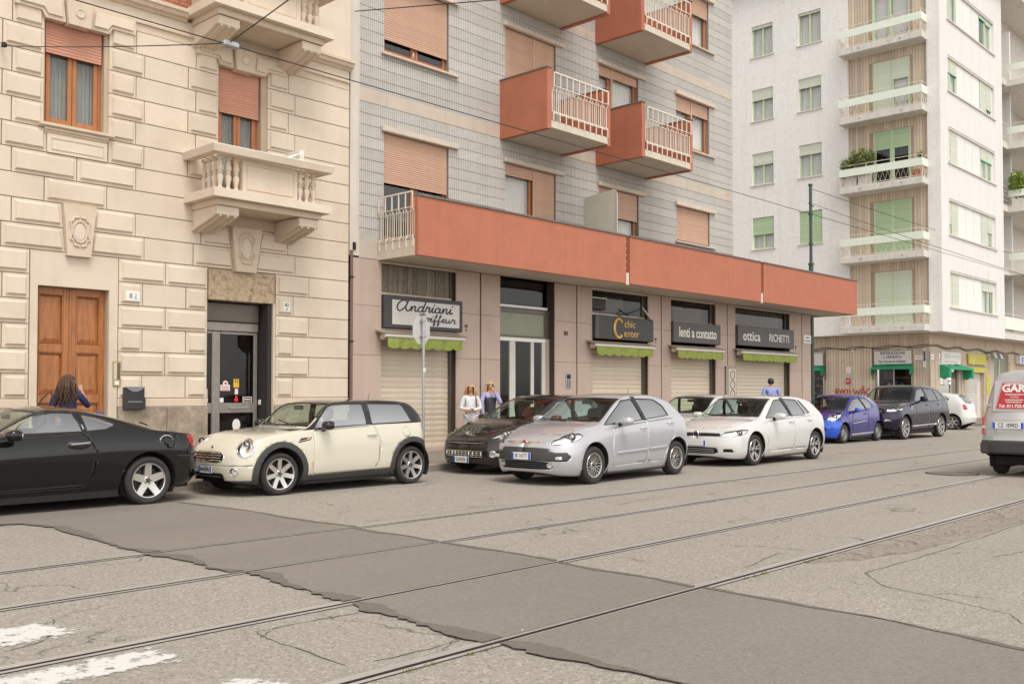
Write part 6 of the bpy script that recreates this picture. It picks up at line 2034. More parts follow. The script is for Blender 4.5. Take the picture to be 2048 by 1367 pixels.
def make_wheel(root, at, sp, side):
    """wheel > tyre, rim, hub; axis along y; side = -1 for the face towards -y"""
    r, rr, wd, style = sp['tyre'], sp['rim'], sp.get('tw', .2), sp['spokes']
    w = empty('wheel', at)
    w.parent = root
    steer = sp.get('steer', 0) if at[0] < sp['L'] / 2 else 0
    w.rotation_euler = (0, 0 if side < 0 else math.pi, 0)
    w.rotation_euler = (0, 0, (0 if side < 0 else math.pi) + R(steer))
    key = (sp['name'],)
    if key not in WHEELM:
        hw = wd / 2
        # profile facing -y
        t = MB().lathe([(rr - .015, -hw + .028), (rr + .004, -hw + .012), (rr + .03, -hw), (r - .045, -hw - .004), (r - .016, -hw + .012), (r - .002, -hw + .045), (r, 0), (r - .002, hw - .045), (r - .016, hw - .012), (rr, hw), (rr - .015, hw - .02)], 40, axis='y', caps=False)
        tm = t.mesh('tyre', smooth=50, fix=True); tm.materials.append(M_TYRE)
        q = MB()
        q.lathe([(rr + .002, -hw + .016), (rr - .004, -hw + .006), (rr - .016, -hw + .01), (rr - .02, -hw + .03)], 40, axis='y', caps=False)
        n, kind = style
        dish = -hw + .03
        hubr = .062
        if kind == 'steel':
            q.lathe([(rr - .02, -hw + .03), (rr - .05, -hw + .06), (.14, -hw + .05), (.11, -hw + .02), (.06, -hw + .01), (0, -hw + .01)], 40, axis='y', caps=False)
            holes = MB()
            for i in range(n):
                a = 2 * math.pi * i / n
                holes.ball((math.cos(a) * (rr - .075), -hw + .05, math.sin(a) * (rr - .075)), .022, 6, (1, .3, 1))
            hm = holes.mesh('vent'); hm.materials.append(M_UNDER)
        else:
            hm = None
            q.lathe([(hubr, dish + .04), (hubr, dish + .012), (hubr * .8, dish), (0, dish)], 20, axis='y', caps=False)
            for i in range(n):
                a0 = 2 * math.pi * i / n + math.pi / 2
                offs = {'single': [(0, 0, 1)], 'double': [(-.16, -.19, .5), (.16, .19, .5)], 'vee': [(-.05, -.2, .5), (.05, .2, .5)], 'twist': [(0, .1, .6)]}[kind]
                for oa, ob, ws in offs:
                    wi, wo = (sp.get('sw', .055) * ws, sp.get('sw', .055) * ws * sp.get('taper', 1.25))
                    pts = []
                    for rad, an, hwid, yy in ((hubr * .7, a0 + oa * 1.2, wi, dish + .006), ((hubr + rr) * .5, a0 + (oa + ob) * .5, (wi + wo) / 2, dish + .0), (rr - .012, a0 + ob, wo, -hw + .016)):
                        c = Vector((math.cos(an) * rad, 0, math.sin(an) * rad))
                        tg = Vector((-math.sin(an), 0, math.cos(an)))
                        for sgn in (-1, 1):
                            pts.append(c + tg * hwid * sgn + Vector((0, yy, 0)))
                            pts.append(c + tg * hwid * sgn * 1.1 + Vector((0, yy + .035, 0)))
                    f = []
                    for k in (0, 4):
                        f += [(k, k + 4, k + 6, k + 2), (k + 1, k + 5, k + 4, k), (k + 2, k + 6, k + 7, k + 3)]
                    q.add(pts, f)
        rm = q.mesh('rim', smooth=35, fix=True); rm.materials.append(sp.get('rimmat', M_ALLOY))
        bb = MB().lathe([(rr - .02, -hw + .03), (rr - .028, -hw + .06), (rr - .036, hw - .02)], 40, axis='y', caps=False).mesh('rim_barrel', smooth=40, fix=True); bb.materials.append(mat('barrel_dark', (.05, .048, .046), .5, metal=.4))
        d = MB().lathe([(rr - .05, dish + .075), (.05, dish + .07), (.05, dish + .09), (rr - .05, dish + .09)], 32, axis='y', caps=False)
        d.lathe([(rr - .012, hw - .03), (0, hw - .03)], 32, axis='y', caps=False)
        dm = d.mesh('brake_disc', fix=True); dm.materials.append(mat('brake_iron', (0.05, 0.047, 0.043), .5, metal=.5) if kind != 'steel' else M_UNDER)
        h = MB().lathe([(.032, dish - .004), (.028, dish - .009), (0, dish - .01)], 16, axis='y', caps=False)
        for i in range(5):
            a = 2 * math.pi * i / 5
            h.lathe([(.009, dish - .004), (.008, dish - .006), (0, dish - .006)], 6, (math.cos(a) * .047, 0, math.sin(a) * .047), 'y', caps=False)
        hh = h.mesh('hub_cap', smooth=40, fix=True); hh.materials.append(M_ALLOYD)
        WHEELM[key] = [tm, rm, bb, dm, hh] + ([hm] if hm else [])
    for me in WHEELM[key]:
        o = link(me.name.split('.')[0], me, None, w, local=True)
    return w
WHEELM = {}

def plate(root, at, s, rz=0.0, tilt=0.0, w=.36, h=.11, name='number_plate'):
    """number plate facing -x of the car, blue bands at both ends"""
    p = empty(name, at)
    p.parent = root
    p.rotation_euler = (0, tilt, rz)
    q = MB().cbox(-.008, 0, -w / 2, w / 2, -h / 2, h / 2, .003); q.build('plate', M_PLATEW, p, local=True)
    for y0 in (-w / 2 + .003, w / 2 - .043): MB().box(-.0095, -.0081, y0, y0 + .04, -h / 2 + .003, h / 2 - .003).build('blue_band', M_PLATEB, p, local=True)
    if not s:
        print_line('characters', M_INK, p, (-.0096, 0, 0), w - .11, h * .6, '-x', True, 7)
        return p
    text('characters', s, M_INK, p, (-.0095, 0, 0), h * .82, face='-x', local=True, depth=.001, sx=.66)
    return p

def build_car(sp, loc, rz, label, cat='car'):
    root = empty(sp['obj'], loc, label, cat, 'cars parked along the street' if cat == 'car' else None, rz)
    sh = CarShell(sp)
    L, Wd = sp['L'], sp['W']
    paint = sp['paint']
    sh.names += ['gap', 'arch']
    xf, xr_ = sp['axles']
    ra = sp['arch']
    circ = lambda cx, r, n=28: [(cx + r * math.cos(2 * math.pi * i / n), sp['tyre'] + .012 + r * math.sin(2 * math.pi * i / n)) for i in range(n)]
    parts = []           # (class, object name, material, is centre piece, inset, double)
    for d in sp['panels']:
        sh.panel(*d[0], **d[1])
    if sp.get('cladding'):
        for nm, poly, pj in sp['cladding']: sh.panel('cladding', poly, pj, regs=(0,), only=['body', 'door', 'front_door', 'rear_door', 'trim', 'bumper'] if nm != 'force' else None)
    for cx in (xf, xr_):
        if sp.get('archtrim'):
            c2 = circ(cx, ra + sp['archtrim'])
            sh.cut(c2, 'side', (0,)); sh.mark('arch_trim', c2, 'side', (0,))
        c1 = circ(cx, ra)
        sh.cut(c1, 'side', (0, 1)); sh.mark('arch', c1, 'side', (0,))
    def solid(o, t=.022):
        m = o.modifiers.new('thick', 'SOLIDIFY'); m.thickness = t; m.offset = -1; m.use_rim = True
    done = {'gap', 'arch'}
    for nm in sh.names:
        if nm in done: continue
        info = sp['mats'].get(nm)
        m, centre, inset, thick = info if info else (paint, nm == 'body', 0.0, .02)
        v, f = sh.extract(nm, inset)
        if not f: continue
        oname = nm.split(':')[0]
        for (vi, fi) in (islands(v, f) if nm not in ('body', 'trim') else [(v, f)]):
            if centre:
                a, b = mirror_join(vi, fi)
                o = link(oname, mesh_of(oname, a, b), m, root, local=True)
                if thick: solid(o, thick)
            else:
                a, b = mirror_join(vi, fi)
                n = len(vi)
                for vv, ff in ((vi, fi), ([(p[0], -p[1], p[2]) for p in vi], [q[::-1] for q in fi])):
                    o = link(oname, mesh_of(oname, vv, ff), m, root, local=True)
                    if thick: solid(o, thick)
                    if oname in ('headlight', 'fog_lamp'):
                        c = sum((Vector(p) for p in vv), Vector()) / len(vv)
                        depth = sp.get('lampdepth', .05)
                        # dished reflector: the lens outline pulled back into the wing
                        rv = []
                        dirn = Vector((1, -.35 if c.y > 0 else .35, 0)).normalized()
                        ext = max((Vector(p) - c).length for p in vv)
                        for p in vv:
                            k = 1 - (Vector(p) - c).length / ext
                            rv.append(Vector(p) + dirn * (.004 + depth * min(1, k * 2.2)))
                        link('reflector', mesh_of('reflector', rv, ff), M_REFL, o, local=True)
                        if oname == 'headlight':
                            bq = MB()
                            for k_, (ox, oz, br) in enumerate(sp.get('bulbs', [(0, 0, .055)])):
                                cc = c + Vector((.03, (ox if c.y > 0 else -ox), oz))
                                MB().ball(tuple(cc + dirn * .01), br, 10, (.7, 1, 1)).build('projector', M_CHROME, o, smooth=True, local=True)
                                MB().lathe([(br * 1.05, -.012), (br * 1.3, -.02), (br * 1.35, .01)], 20, tuple(cc - dirn * .006), 'x', caps=False).build('bezel', mat('lamp_bezel', (.09, .09, .09), .3, metal=.6), o, local=True, smooth=True)
                            if sp.get('orange'):
                                ox, oz, br = sp['orange']
                                MB().ball(tuple(c + Vector((.012, ox if c.y > 0 else -ox, oz))), br, 8, (.6, 1, 1.3)).build('indicator', M_ORANGE, o, smooth=True, local=True)
    # liner behind the skin so joints read dark, plus floor and wheel wells
    lv, lf = [], []
    for nm in ('body', 'door', 'front_door', 'rear_door', 'cladding', 'arch_trim', 'gap', 'bumper', 'hood'):
        if nm in sh.names:
            v, f = sh.extract(nm, .045)
            f = [q for q in f if sum(v[i].z for i in q) / len(q) < sp['belt'] - .01]
            n = len(lv); lv += v; lf += [tuple(i + n for i in q) for q in f]
    a, b = mirror_join(lv, lf)
    q = MB(); q.add(a, b)
    fl = sp['tyre'] * .62
    q.box(.35, xf - ra - .02, -Wd * .8, Wd * .8, fl - .04, fl + .1).box(xf + ra + .02, xr_ - ra - .02, -Wd * .9, Wd * .9, fl - .06, fl + .12).box(xr_ + ra + .02, L - .3, -Wd * .8, Wd * .8, fl, fl + .15)
    q.box(xf - ra - .02, xf + ra + .02, -Wd * .55, Wd * .55, fl, fl + .4).box(xr_ - ra - .02, xr_ + ra + .02, -Wd * .55, Wd * .55, fl, fl + .4)
    for cx in (xf, xr_):
        for s_ in (-1, 1):
            pts = [(cx + (ra + .004) * math.cos(math.pi * i / 12), sp['tyre'] + .012 + (ra + .004) * math.sin(math.pi * i / 12)) for i in range(-2, 15)]
            n = len(q.v)
            for u, w_ in pts: q.v += [(u, s_ * (Wd - .03), w_), (u, s_ * (Wd - .33), w_)]
            for i in range(len(pts) - 1): q.f.append((n + 2 * i, n + 2 * i + 2, n + 2 * i + 3, n + 2 * i + 1))
            q.f.append(tuple(n + 2 * i + 1 for i in range(len(pts))))
    q.build('underbody', M_UNDER, root, local=True, fix=False)
    # wheels
    for cx in (xf, xr_):
        for s_ in (-1, 1): make_wheel(root, (cx, s_ * (Wd - sp.get('tw', .2) / 2 - sp.get('wheel_in', .03)), sp['tyre']), sp, s_)
    # cabin
    cb0, cb1, belt, roof = sp['cabin'][0], sp['cabin'][1], sp['belt'], sp['roof']
    iw = Wd * .82
    MB().prism([(cb0 - .25, belt - .28), (cb0 + .35, belt - .28), (cb0 + .35, belt - .1), (cb0 + .2, belt - .02), (cb0 - .25, belt - .03)], 'y', -iw, iw).build('dashboard', M_DASH, root, local=True, smooth=30)
    bx_ = MB().box(cb0 + .3, cb1, -iw, iw, .3, .5)
    bx_.build('cabin_floor', M_DASH, root, local=True, fix=False)
    seatx = cb0 + sp.get('seat', 1.0)
    for yy in (-iw * .5, iw * .5):
        for k, sx in enumerate([seatx] + ([seatx + .85] if cb1 - seatx > 1.0 else [])):
            st = empty('seat', (sx, yy, .5)); st.parent = root
            MB().cbox(-.5, .0, -.25, .25, -.05, .1, .05).build('cushion', M_SEAT, st, local=True, smooth=50)
            bk = MB().cbox(0, .14, -.24, .24, 0, belt - .5 + .02, .06); bk.v = [(x + z * .25, y * (1 - .15 * z), z) for x, y, z in bk.v]; bk.build('backrest', M_SEAT, st, local=True, smooth=50)
            hz = belt - .44
            hr = MB().cbox(.02, .12, -.13, .13, hz, hz + .2, .045); hr.v = [(x + z * .25, y, z) for x, y, z in hr.v]; hr.build('headrest', M_SEAT, st, local=True, smooth=60)
    dv = -1 if sp.get('lhd', 1) else 1
    sw_c = Vector((cb0 + .5, -iw * .5, belt - .1))
    MB().tube([tuple(sw_c + Vector((.06 * math.sin(t) * .6, .17 * math.cos(t), .16 * math.sin(t)))) for t in [i * math.pi / 9 for i in range(18)]], .014, 6, closed=True).build('steering_wheel', M_DASH, root, local=True, smooth=True)
    MB().cbox(sp['rearmirror'][0] - .02, sp['rearmirror'][0] + .02, -.12, .12, sp['rearmirror'][1] - .04, sp['rearmirror'][1] + .03, .015).build('rear_view_mirror', M_DASH, root, local=True)
    # door mirrors
    mx, mz, mw, mh = sp['mirror']
    for s_ in (-1, 1):
        mm = empty('door_mirror', (mx, s_ * Wd * .93, mz)); mm.parent = root
        q = MB().ball((0, 0, 0), 1, 12)
        q.v = [(x * .075 if x > 0 else x * .1, s_ * (.06 + mw / 2) + y * mw / 2, z * mh / 2 * (1.0 if z > 0 else .85)) for x, y, z in [(math.copysign(abs(a) ** .7, a), math.copysign(abs(b) ** .7, b), math.copysign(abs(c) ** .7, c)) for a, b, c in q.v]]
        q.build('mirror_shell', sp.get('mirrormat', paint), mm, smooth=60, local=True)
        g = MB().ball((0, 0, 0), 1, 10); g.v = [(.055 + x * .03, s_ * (.06 + mw / 2) + y * mw * .43, z * mh * .42) for x, y, z in g.v]; g.build('mirror_glass', M_CHROME, mm, smooth=60, local=True)
        MB().tube([(-.0, s_ * -.03, -mh * .55), (.0, s_ * .08, -mh * .25)], [.035, .03], 8).build('mirror_arm', M_RUBBER, mm, smooth=True, local=True)
    # door handles
    for hx, hz in sp.get('handles', []):
        for s_ in (-1, 1):
            yy = sp_y(sh, hx, hz)
            q = MB().tube([(hx - .09, s_ * (yy + .006), hz), (hx - .07, s_ * (yy + .03), hz), (hx + .07, s_ * (yy + .03), hz), (hx + .09, s_ * (yy + .006), hz)], .013, 8)
            q.build('door_handle', sp.get('handlemat', paint), root, smooth=True, local=True)
    # wipers
    for wp in sp.get('wipers', []):
        q = MB(); q.tube([tuple(Vector(p) + Vector((-.012, 0, .015))) for p in wp], .009, 5); q.build('wiper', M_RUBBER, root, local=True)
    if sp.get('plate'): plate(root, *sp['plate'])
    for fn in sp.get('extra', []): fn(root, sp, sh)
    sh.bm.free()
    return root

def sp_y(sh, x, z):
    """half width of the skin at (x, z)"""
    best, yy = 9, sh.sp['W']
    for v in sh.bm.verts:
        d = (v.co.x - x) ** 2 + (v.co.z - z) ** 2
        if v.co.y > .3 and d < best: best, yy = d, v.co.y
    return yy

def paintmat(name, c, metal=0.0, rough=.25, flake=0.0):
    return mat(name, c, rough, metal=metal, coat=1.0, var=flake, vs=400 if flake else 3, spec=0.05 if max(c) < .1 else .4)

def std_curves(L, nose_z, hood, cowl, wtop, roof, rtop, rbot, tail, crown=.05, lag=.08):
    """hood/windscreen/roof/rear window line -> ztop, zedge"""
    zt = [(0, nose_z)] + hood + [cowl, wtop] + roof + [rtop, rbot] + tail
    ze = [(0, nose_z - .02)] + [(x, z - .022) for x, z in hood] + [(cowl[0] + lag, cowl[1] - .022), (wtop[0] + lag, wtop[1] - crown)] + [(x, z - crown) for x, z in roof] + [(rtop[0] - .03, rtop[1] - crown * .9), (rbot[0] + .01, rbot[1] - .02)] + [(x, z - .01) for x, z in tail]
    return zt, ze
def sp_x(sh, y, z, rear=False):
    """front (or rear) skin position at half width y and height z"""
    best, xx = 9, 0
    for v in sh.bm.verts:
        if (v.co.x > sh.sp['L'] / 2) != rear: continue
        d = (v.co.y - abs(y)) ** 2 + (v.co.z - z) ** 2
        if d < best: best, xx = d, v.co.x
    return xx
def bars(name, m, zs, y1, r=.008, n=9, push=.008, sag=0.0):
    def fn(root, sp, sh):
        for z in zs:
            pts = []
            for i in range(-n, n + 1):
                y = y1 * i / n
                pts.append((sp_x(sh, y, z) - push, y, z - sag * (1 - (i / n) ** 2)))
            MB().tube(pts, r, 6).build(name, m, root, smooth=True, local=True)
    return fn
def badge(name, m, z, r, sx=1.0, push=.012):
    def fn(root, sp, sh):
        x = sp_x(sh, 0, z)
        MB().lathe([(r, 0.004), (r, -.006), (r * .8, -.012), (0, -.012)], 20, (x - push, 0, z), 'x', caps=False).build(name, m, root, smooth=True, local=True)
    return fn
def vw_badge(z, r, push=.014):
    def fn(root, sp, sh):
        x = sp_x(sh, 0, z) - push
        g = empty('front_badge', (x, 0, z)); g.parent = root
        MB().tube([(0, r * math.cos(i * .3142), r * math.sin(i * .3142)) for i in range(20)], r * .12, 6, closed=True).build('ring', M_CHROME, g, local=True, smooth=True)
        MB().lathe([(r, .006), (0, .006)], 20, (0, 0, 0), 'x', caps=False).build('disc', M_RUBBER, g, local=True)
        q = MB()
        q.tube([(-.003, -r * .45, r * .8), (-.003, 0, r * .08), (-.003, r * .45, r * .8)], r * .1, 5)
        q.tube([(-.003, -r * .85, r * .35), (-.003, -r * .42, -r * .75), (-.003, 0, -r * .02), (-.003, r * .42, -r * .75), (-.003, r * .85, r * .35)], r * .1, 5)
        q.build('letters', M_CHROME, g, local=True)
    return fn
def mirrorx(poly): return poly
def ell(cx, cz, rx, rz, n=20): return [(cx + rx * math.cos(2 * math.pi * i / n), cz + rz * math.sin(2 * math.pi * i / n)) for i in range(n)]
def qpt(pts): return [((x + y) * .7071, z) for x, y, z in pts]
def symm(poly):
    """front-view outline given for y>=0 -> polygon reaching past the centre line"""
    return [(-.02, poly[0][1])] + poly + [(-.02, poly[-1][1])]
def antenna(x, z, l=.2, dx=.12):
    def fn(root, sp, sh): MB().tube([(x, 0, z), (x + dx, 0, z + l)], [.006, .003], 5).build('antenna', M_RUBBER, root, local=True)
    return fn
G, RB = 'window_glass', 'trim'
GLM = {'windscreen': (M_CARGL, True, .004, 0), 'rear_window': (M_CARGLD, True, .004, 0), 'door_window': (M_CARGLS, False, .008, 0), 'rear_door_window': (M_CARGLS, False, .008, 0), 'quarter_window': (M_CARGLS, False, .006, 0),
       'trim': (M_RUBBER, False, 0.0, .012), 'windscreen_trim': (M_RUBBER, True, .001, 0), 'headlight': (M_LAMP, False, 0.0, 0), 'fog_lamp': (M_LAMP, False, .01, 0), 'grille': (M_UNDER, True, .03, 0), 'lower_grille': (M_UNDER, True, .03, 0),
       'tail_lamp': (M_LRED, False, -.004, .02), 'cladding': (M_CLAD, False, -.006, .02), 'arch_trim': (M_CLAD, False, -.012, .03), 'bumper_insert': (M_CLAD, True, -.004, .02), 'hood': (None, True, 0, .015), 'roof_panel': (None, True, 0, .015), 'fuel_cap': (None, False, -.002, .01),
       'side_vent': (M_RUBBER, False, -.004, .01), 'pillar': (M_RUBBER, False, -.001, .012)}
def glm(paint, **k):
    d = dict(GLM)
    for n in ('hood', 'fuel_cap', 'roof_panel'): d[n] = (paint,) + d[n][1:]
    d['body'] = (paint, True, 0, .018)
    for n in ('door', 'front_door', 'rear_door'): d[n] = (paint, False, 0, .018)
    d.update(k)
    return d
def screen(c, w, yb, yt, bow=.1):
    """windscreen outline seen from above: c = base x at centre, w = top x at centre"""
    return [(c, -.02), (c + bow * .35, yb * .6), (c + bow, yb), (w + bow * 1.0, yt), (w + bow * .3, yt * .6), (w, -.02)]

# ---------------------------------------------------------------- cream hatchback with black roof
P = paintmat('pepper_cream_paint', (0.6, 0.56, 0.45), rough=.3)
PB = paintmat('black_paint', (0.012, 0.012, 0.013), rough=.2)
L_ = 3.80
zt, ze = std_curves(L_, .60, [(.06, .70), (.2, .80), (.5, .905), (.9, .945)], (1.18, .975), (1.68, 1.345), [(1.95, 1.385), (2.5, 1.398), (3.1, 1.385)], (3.36, 1.36), (3.66, 1.06), [(3.73, .98), (L_, .80)], crown=.035)
mini = dict(name='mini', obj='parked_car', L=L_, W=.84, axles=(.77, 3.28), tyre=.312, rim=.232, tw=.19, arch=.375, archtrim=.085, belt=.98, roof=1.4, spokes=(7, 'single'), sw=.032, taper=.95, steer=-4,
    zb=[(0, .26), (.15, .2), (.5, .175), (3.3, .175), (3.6, .24), (L_, .3)], zsh=[(0, .56), (.06, .64), (.2, .74), (.45, .84), (.8, .895), (1.2, .925), (2.2, .985), (3.2, 1.0), (3.55, .97), (3.7, .9), (L_, .74)],
    ztop=zt, zedge=ze, yedge=[(0, .2), (.2, .45), (.5, .6), (1.2, .72), (1.75, .65), (2.3, .665), (3.0, .66), (3.38, .65), (3.66, .7), (L_, .5)],
    plan=(.55, 2.5, .42, 2.6), nose=[(.1, .12), (.3, .02), (.45, 0), (.56, .02), (.7, .09), (.85, .16)], tail=[(.1, .1), (.3, .02), (.5, 0), (.62, .04), (.95, .08), (1.3, .1)],
    paint=P, mats=glm(P, roof_panel=(PB, True, 0, .015), pillar=(PB, False, 0, .015), fog_lamp=(M_LAMP, False, 0, 0), sill=(M_CLAD, False, -.004, .02)), cabin=(1.25, 3.2), seat=.95, rearmirror=(1.62, 1.27), mirror=(1.52, 1.0, .19, .15), mirrormat=PB,
    handles=[(2.44, .835)], handlemat=M_CHROME, lampdepth=.07, bulbs=[(-.01, .02, .055)], orange=(.03, -.085, .03),
    wipers=[[(1.2, -.55, .98), (1.3, .05, 1.06)], [(1.2, -.1, .985), (1.28, .5, 1.05)]], plate=((.01, 0, .385), None, 0, 0, .36, .11),
    panels=[(('roof_panel', [(1.45, -.02), (1.5, .9), (3.9, .9), (3.9, -.02)], 'top'), dict(regs=(2,), xr=(1.5, 3.42))),
            (('pillar', [(1.2, .935), (1.72, 1.5), (3.45, 1.5), (3.66, 1.02), (3.4, 1.005), (2.4, .99)], 'side'), dict(regs=(1,), xr=(1.1, 3.68))),
            (('windscreen', screen(1.22, 1.66, .66, .59, .1), 'top'), dict(regs=(2,), rim=.02, rimname='windscreen_trim')),
            (('door', round_poly([(1.33, .27), (1.34, .92), (1.4, .955), (2.5, .985), (2.61, .7), (2.58, .42), (2.5, .28)], .05), 'side'), dict(regs=(0,), gap=.006)),
            (('door_window', round_poly([(1.36, .955), (1.72, 1.325), (2.34, 1.335), (2.37, .995)], .03), 'side'), dict(regs=(1,), rim=.012)),
            (('quarter_window', round_poly([(2.45, .998), (2.43, 1.335), (3.16, 1.32), (3.3, 1.02)], .04), 'side'), dict(regs=(1,), rim=.012)),
            (('headlight', [(u, w) for u, w in ell(.665, .70, .135, .135)], 'quarter'), dict(regs=(0, 1, 2), xr=(-.1, .8), rim=.016, rimname='lamp_ring')),
            (('grille', symm([(.30, .645), (.40, .61), (.43, .56), (.40, .505), (.30, .49)][::-1]), 'front'), dict(regs=(0, 1, 2), xr=(-.1, .4), rim=.014, rimname='grille_ring')),
            (('lower_grille', symm([(.38, .34), (.42, .3), (.4, .24), (.3, .225)][::-1]), 'front'), dict(regs=(0,), xr=(-.1, .5))),
            (('fog_lamp', ell(.60, .365, .058, .058), 'front'), dict(regs=(0,), xr=(-.1, .6), rim=.008, rimname='lamp_ring')),
            (('bumper_line', symm([(.8, .452), (.8, .446)][::-1]), 'front'), dict(regs=(0,), xr=(-.1, .4))),
            (('side_vent', round_poly([(1.05, .755), (1.1, .82), (1.3, .835), (1.27, .795)], .01), 'side'), dict(regs=(0,))),
            (('fuel_cap', ell(3.16, .855, .082, .082), 'side'), dict(regs=(0,), gap=.004))],
    cladding=[('sill', [(.0, .05), (.0, .2), (.15, .235), (.45, .235), (.9, .26), (1.3, .265), (2.9, .3), (3.1, .31), (3.5, .3), (3.9, .3), (3.9, .05)], 'side')])
mini['mats']['lamp_ring'] = (M_CHROME, False, -.006, .01)
mini['mats']['grille_ring'] = (M_CHROME, True, -.006, .01)
mini['mats']['bumper_line'] = (M_UNDER, True, .004, 0)
mini['extra'] = [bars('grille_bar', M_CHROME, [.52, .555, .59, .622], .37, .009), bars('lower_grille_bar', M_CLAD, [.29], .36, .008), badge('front_badge', M_CHROME, .70, .03), antenna(3.0, 1.385, .1, .03)]
def mini_x(root, sp, sh):
    for s_ in (-1, 1):
        MB().ball((1.24, s_ * (sp_y(sh, 1.24, .815) + .004), .815), .022, 8, (1.4, .4, .9)).build('side_indicator', M_ORANGE, root, smooth=True, local=True)
        MB().tube([(1.06, s_ * (sp_y(sh, 1.1, .79) + .006), .775), (1.27, s_ * (sp_y(sh, 1.27, .8) + .006), .815)], .006, 5).build('vent_bar', M_CHROME, root, local=True)
    MB().tube([(1.35, -.805, .935), (2.4, -.805, .99)], .008, 5).build('belt_strip', M_CHROME, root, local=True)
mini['extra'].append(mini_x)

# ---------------------------------------------------------------- black coupe
P = paintmat('gloss_black_paint', (0.005, 0.005, 0.005), rough=.1)
L_ = 4.40
zt, ze = std_curves(L_, .62, [(.1, .70), (.4, .80), (.9, .90)], (1.35, .97), (2.02, 1.29), [(2.3, 1.33), (2.6, 1.318)], (2.95, 1.25), (3.75, 1.0), [(4.0, .955), (4.22, .93), (L_, .8)], lag=.1)
coupe = dict(name='coupe', obj='parked_car', L=L_, W=.88, axles=(.93, 3.47), tyre=.325, rim=.235, tw=.215, arch=.375, belt=.985, roof=1.33, spokes=(5, 'single'), sw=.05, taper=.85,
    zb=[(0, .24), (.2, .19), (.6, .19), (2.9, .2), (3.8, .22), (4.2, .25), (L_, .32)], zsh=[(0, .6), (.1, .66), (.4, .76), (.9, .87), (1.4, .925), (2.0, .96), (2.6, .985), (3.1, 1.0), (3.6, .985), (4.0, .945), (4.25, .9), (L_, .74)],
    ztop=zt, zedge=ze, yedge=[(0, .3), (.4, .6), (1.3, .70), (2.05, .57), (2.5, .56), (3.0, .6), (3.6, .68), (4.1, .7), (L_, .5)],
    plan=(.6, 2.4, .5, 2.3), nose=[(.1, .15), (.35, .02), (.5, 0), (.65, .08), (.9, .2)], tail=[(.1, .16), (.25, .12), (.35, .02), (.55, 0), (.7, .03), (.95, .1)],
    side=[(0, .88), (.1, .935), (.25, .965), (.45, .99), (.62, 1.0), (.8, .99), (.93, .96), (1, .93)],
    paint=P, mats=glm(P), cabin=(1.45, 3.0), seat=.95, rearmirror=(1.95, 1.2), mirror=(1.72, .98, .2, .15), handles=[],
    wipers=[], plate=None,
    panels=[(('windscreen', screen(1.4, 2.0, .62, .5, .12), 'top'), dict(regs=(2,), rim=.02, rimname='windscreen_trim')),
            (('rear_window', [(2.95, -.02), (2.98, .5), (3.68, .56), (3.78, -.02)], 'top'), dict(regs=(2,), rim=.03, rimname='windscreen_trim')),
            (('door', round_poly([(1.2, .29), (1.15, .6), (1.3, .95), (2.62, .985), (2.76, .72), (2.72, .42), (2.62, .3)], .06), 'side'), dict(regs=(0,), gap=.006)),
            (('door_window', round_poly([(1.5, .975), (1.75, 1.10), (2.05, 1.225), (2.3, 1.262), (2.55, 1.252), (2.6, .995)], .02), 'side'), dict(regs=(1,), rim=.014)),
            (('quarter_window', round_poly([(2.65, .998), (2.63, 1.235), (2.85, 1.19), (3.05, 1.10), (3.03, 1.06), (2.9, 1.015)], .02), 'side'), dict(regs=(1,), rim=.014)),
            (('tail_lamp', [(.15, .93), (.36, .9), (.40, .80), (.36, .73), (.2, .75)][::-1], 'rquarter'), dict(regs=(), xr=(3.9, 4.5))),
            (('fuel_cap', ell(3.76, .855, .09, .1), 'side'), dict(regs=(0,), gap=.006)),
            (('bumper_seam', [(3.86, .655), (4.6, .64), (4.6, .648), (3.86, .663)], 'side'), dict(regs=(0,))),
            (('sill_seam', [(1.3, .305), (2.66, .33), (2.66, .336), (1.3, .311)], 'side'), dict(regs=(0,)))])
coupe['mats']['bumper_seam'] = (M_UNDER, False, .006, 0)
coupe['mats']['sill_seam'] = (M_UNDER, False, .004, 0)
def rq(pts): return [((-x + y) * .7071, z) for x, y, z in pts]
coupe['panels'][5] = (('tail_lamp', round_poly(rq([(4.0, .8, .915), (4.2, .62, .9), (4.28, .5, .82), (4.2, .66, .74), (4.06, .8, .76)]), .03), 'rquarter'), dict(regs=(0, 1, 2), xr=(3.85, 4.5)))
def coupe_x(root, sp, sh):
    for s_ in (-1, 1):
        y = sp_y(sh, 2.53, .83)
        q = MB().ball((2.53, s_ * y, .83), 1, 12); q.v = [(2.53 + (a - 2.53) * .155, s_ * y + (b - s_ * y) * .02, .83 + (c - .83) * .065) for a, b, c in q.v]
        q.build('handle_cup', M_RUBBER, root, smooth=True, local=True)
        MB().tube([(2.42, s_ * (y + .02), .845), (2.53, s_ * (y + .032), .85), (2.66, s_ * (y + .02), .86)], .014, 6).build('door_handle', M_CHROME, root, smooth=True, local=True)
        MB().tube([(3.7 + .09 * math.cos(t), s_ * (sp_y(sh, 3.76, .855) + .004), .855 + .07 * math.sin(t)) for t in [i * .5 for i in range(12)]], .004, 4).build('fuel_ring', M_CHROME, root, local=True)
    MB().tube([(3.55, -.4, 1.09), (3.85, .0, 1.04), (3.9, .1, 1.035)], .012, 5).build('rear_wiper', M_RUBBER, root, local=True)
    MB().cbox(3.02, 3.1, -.3, -.22, 1.225, 1.245, .006).build('roof_label', mat('toll_blue', (0.02, 0.1, 0.45), .5), root, local=True)
coupe['extra'] = [coupe_x]

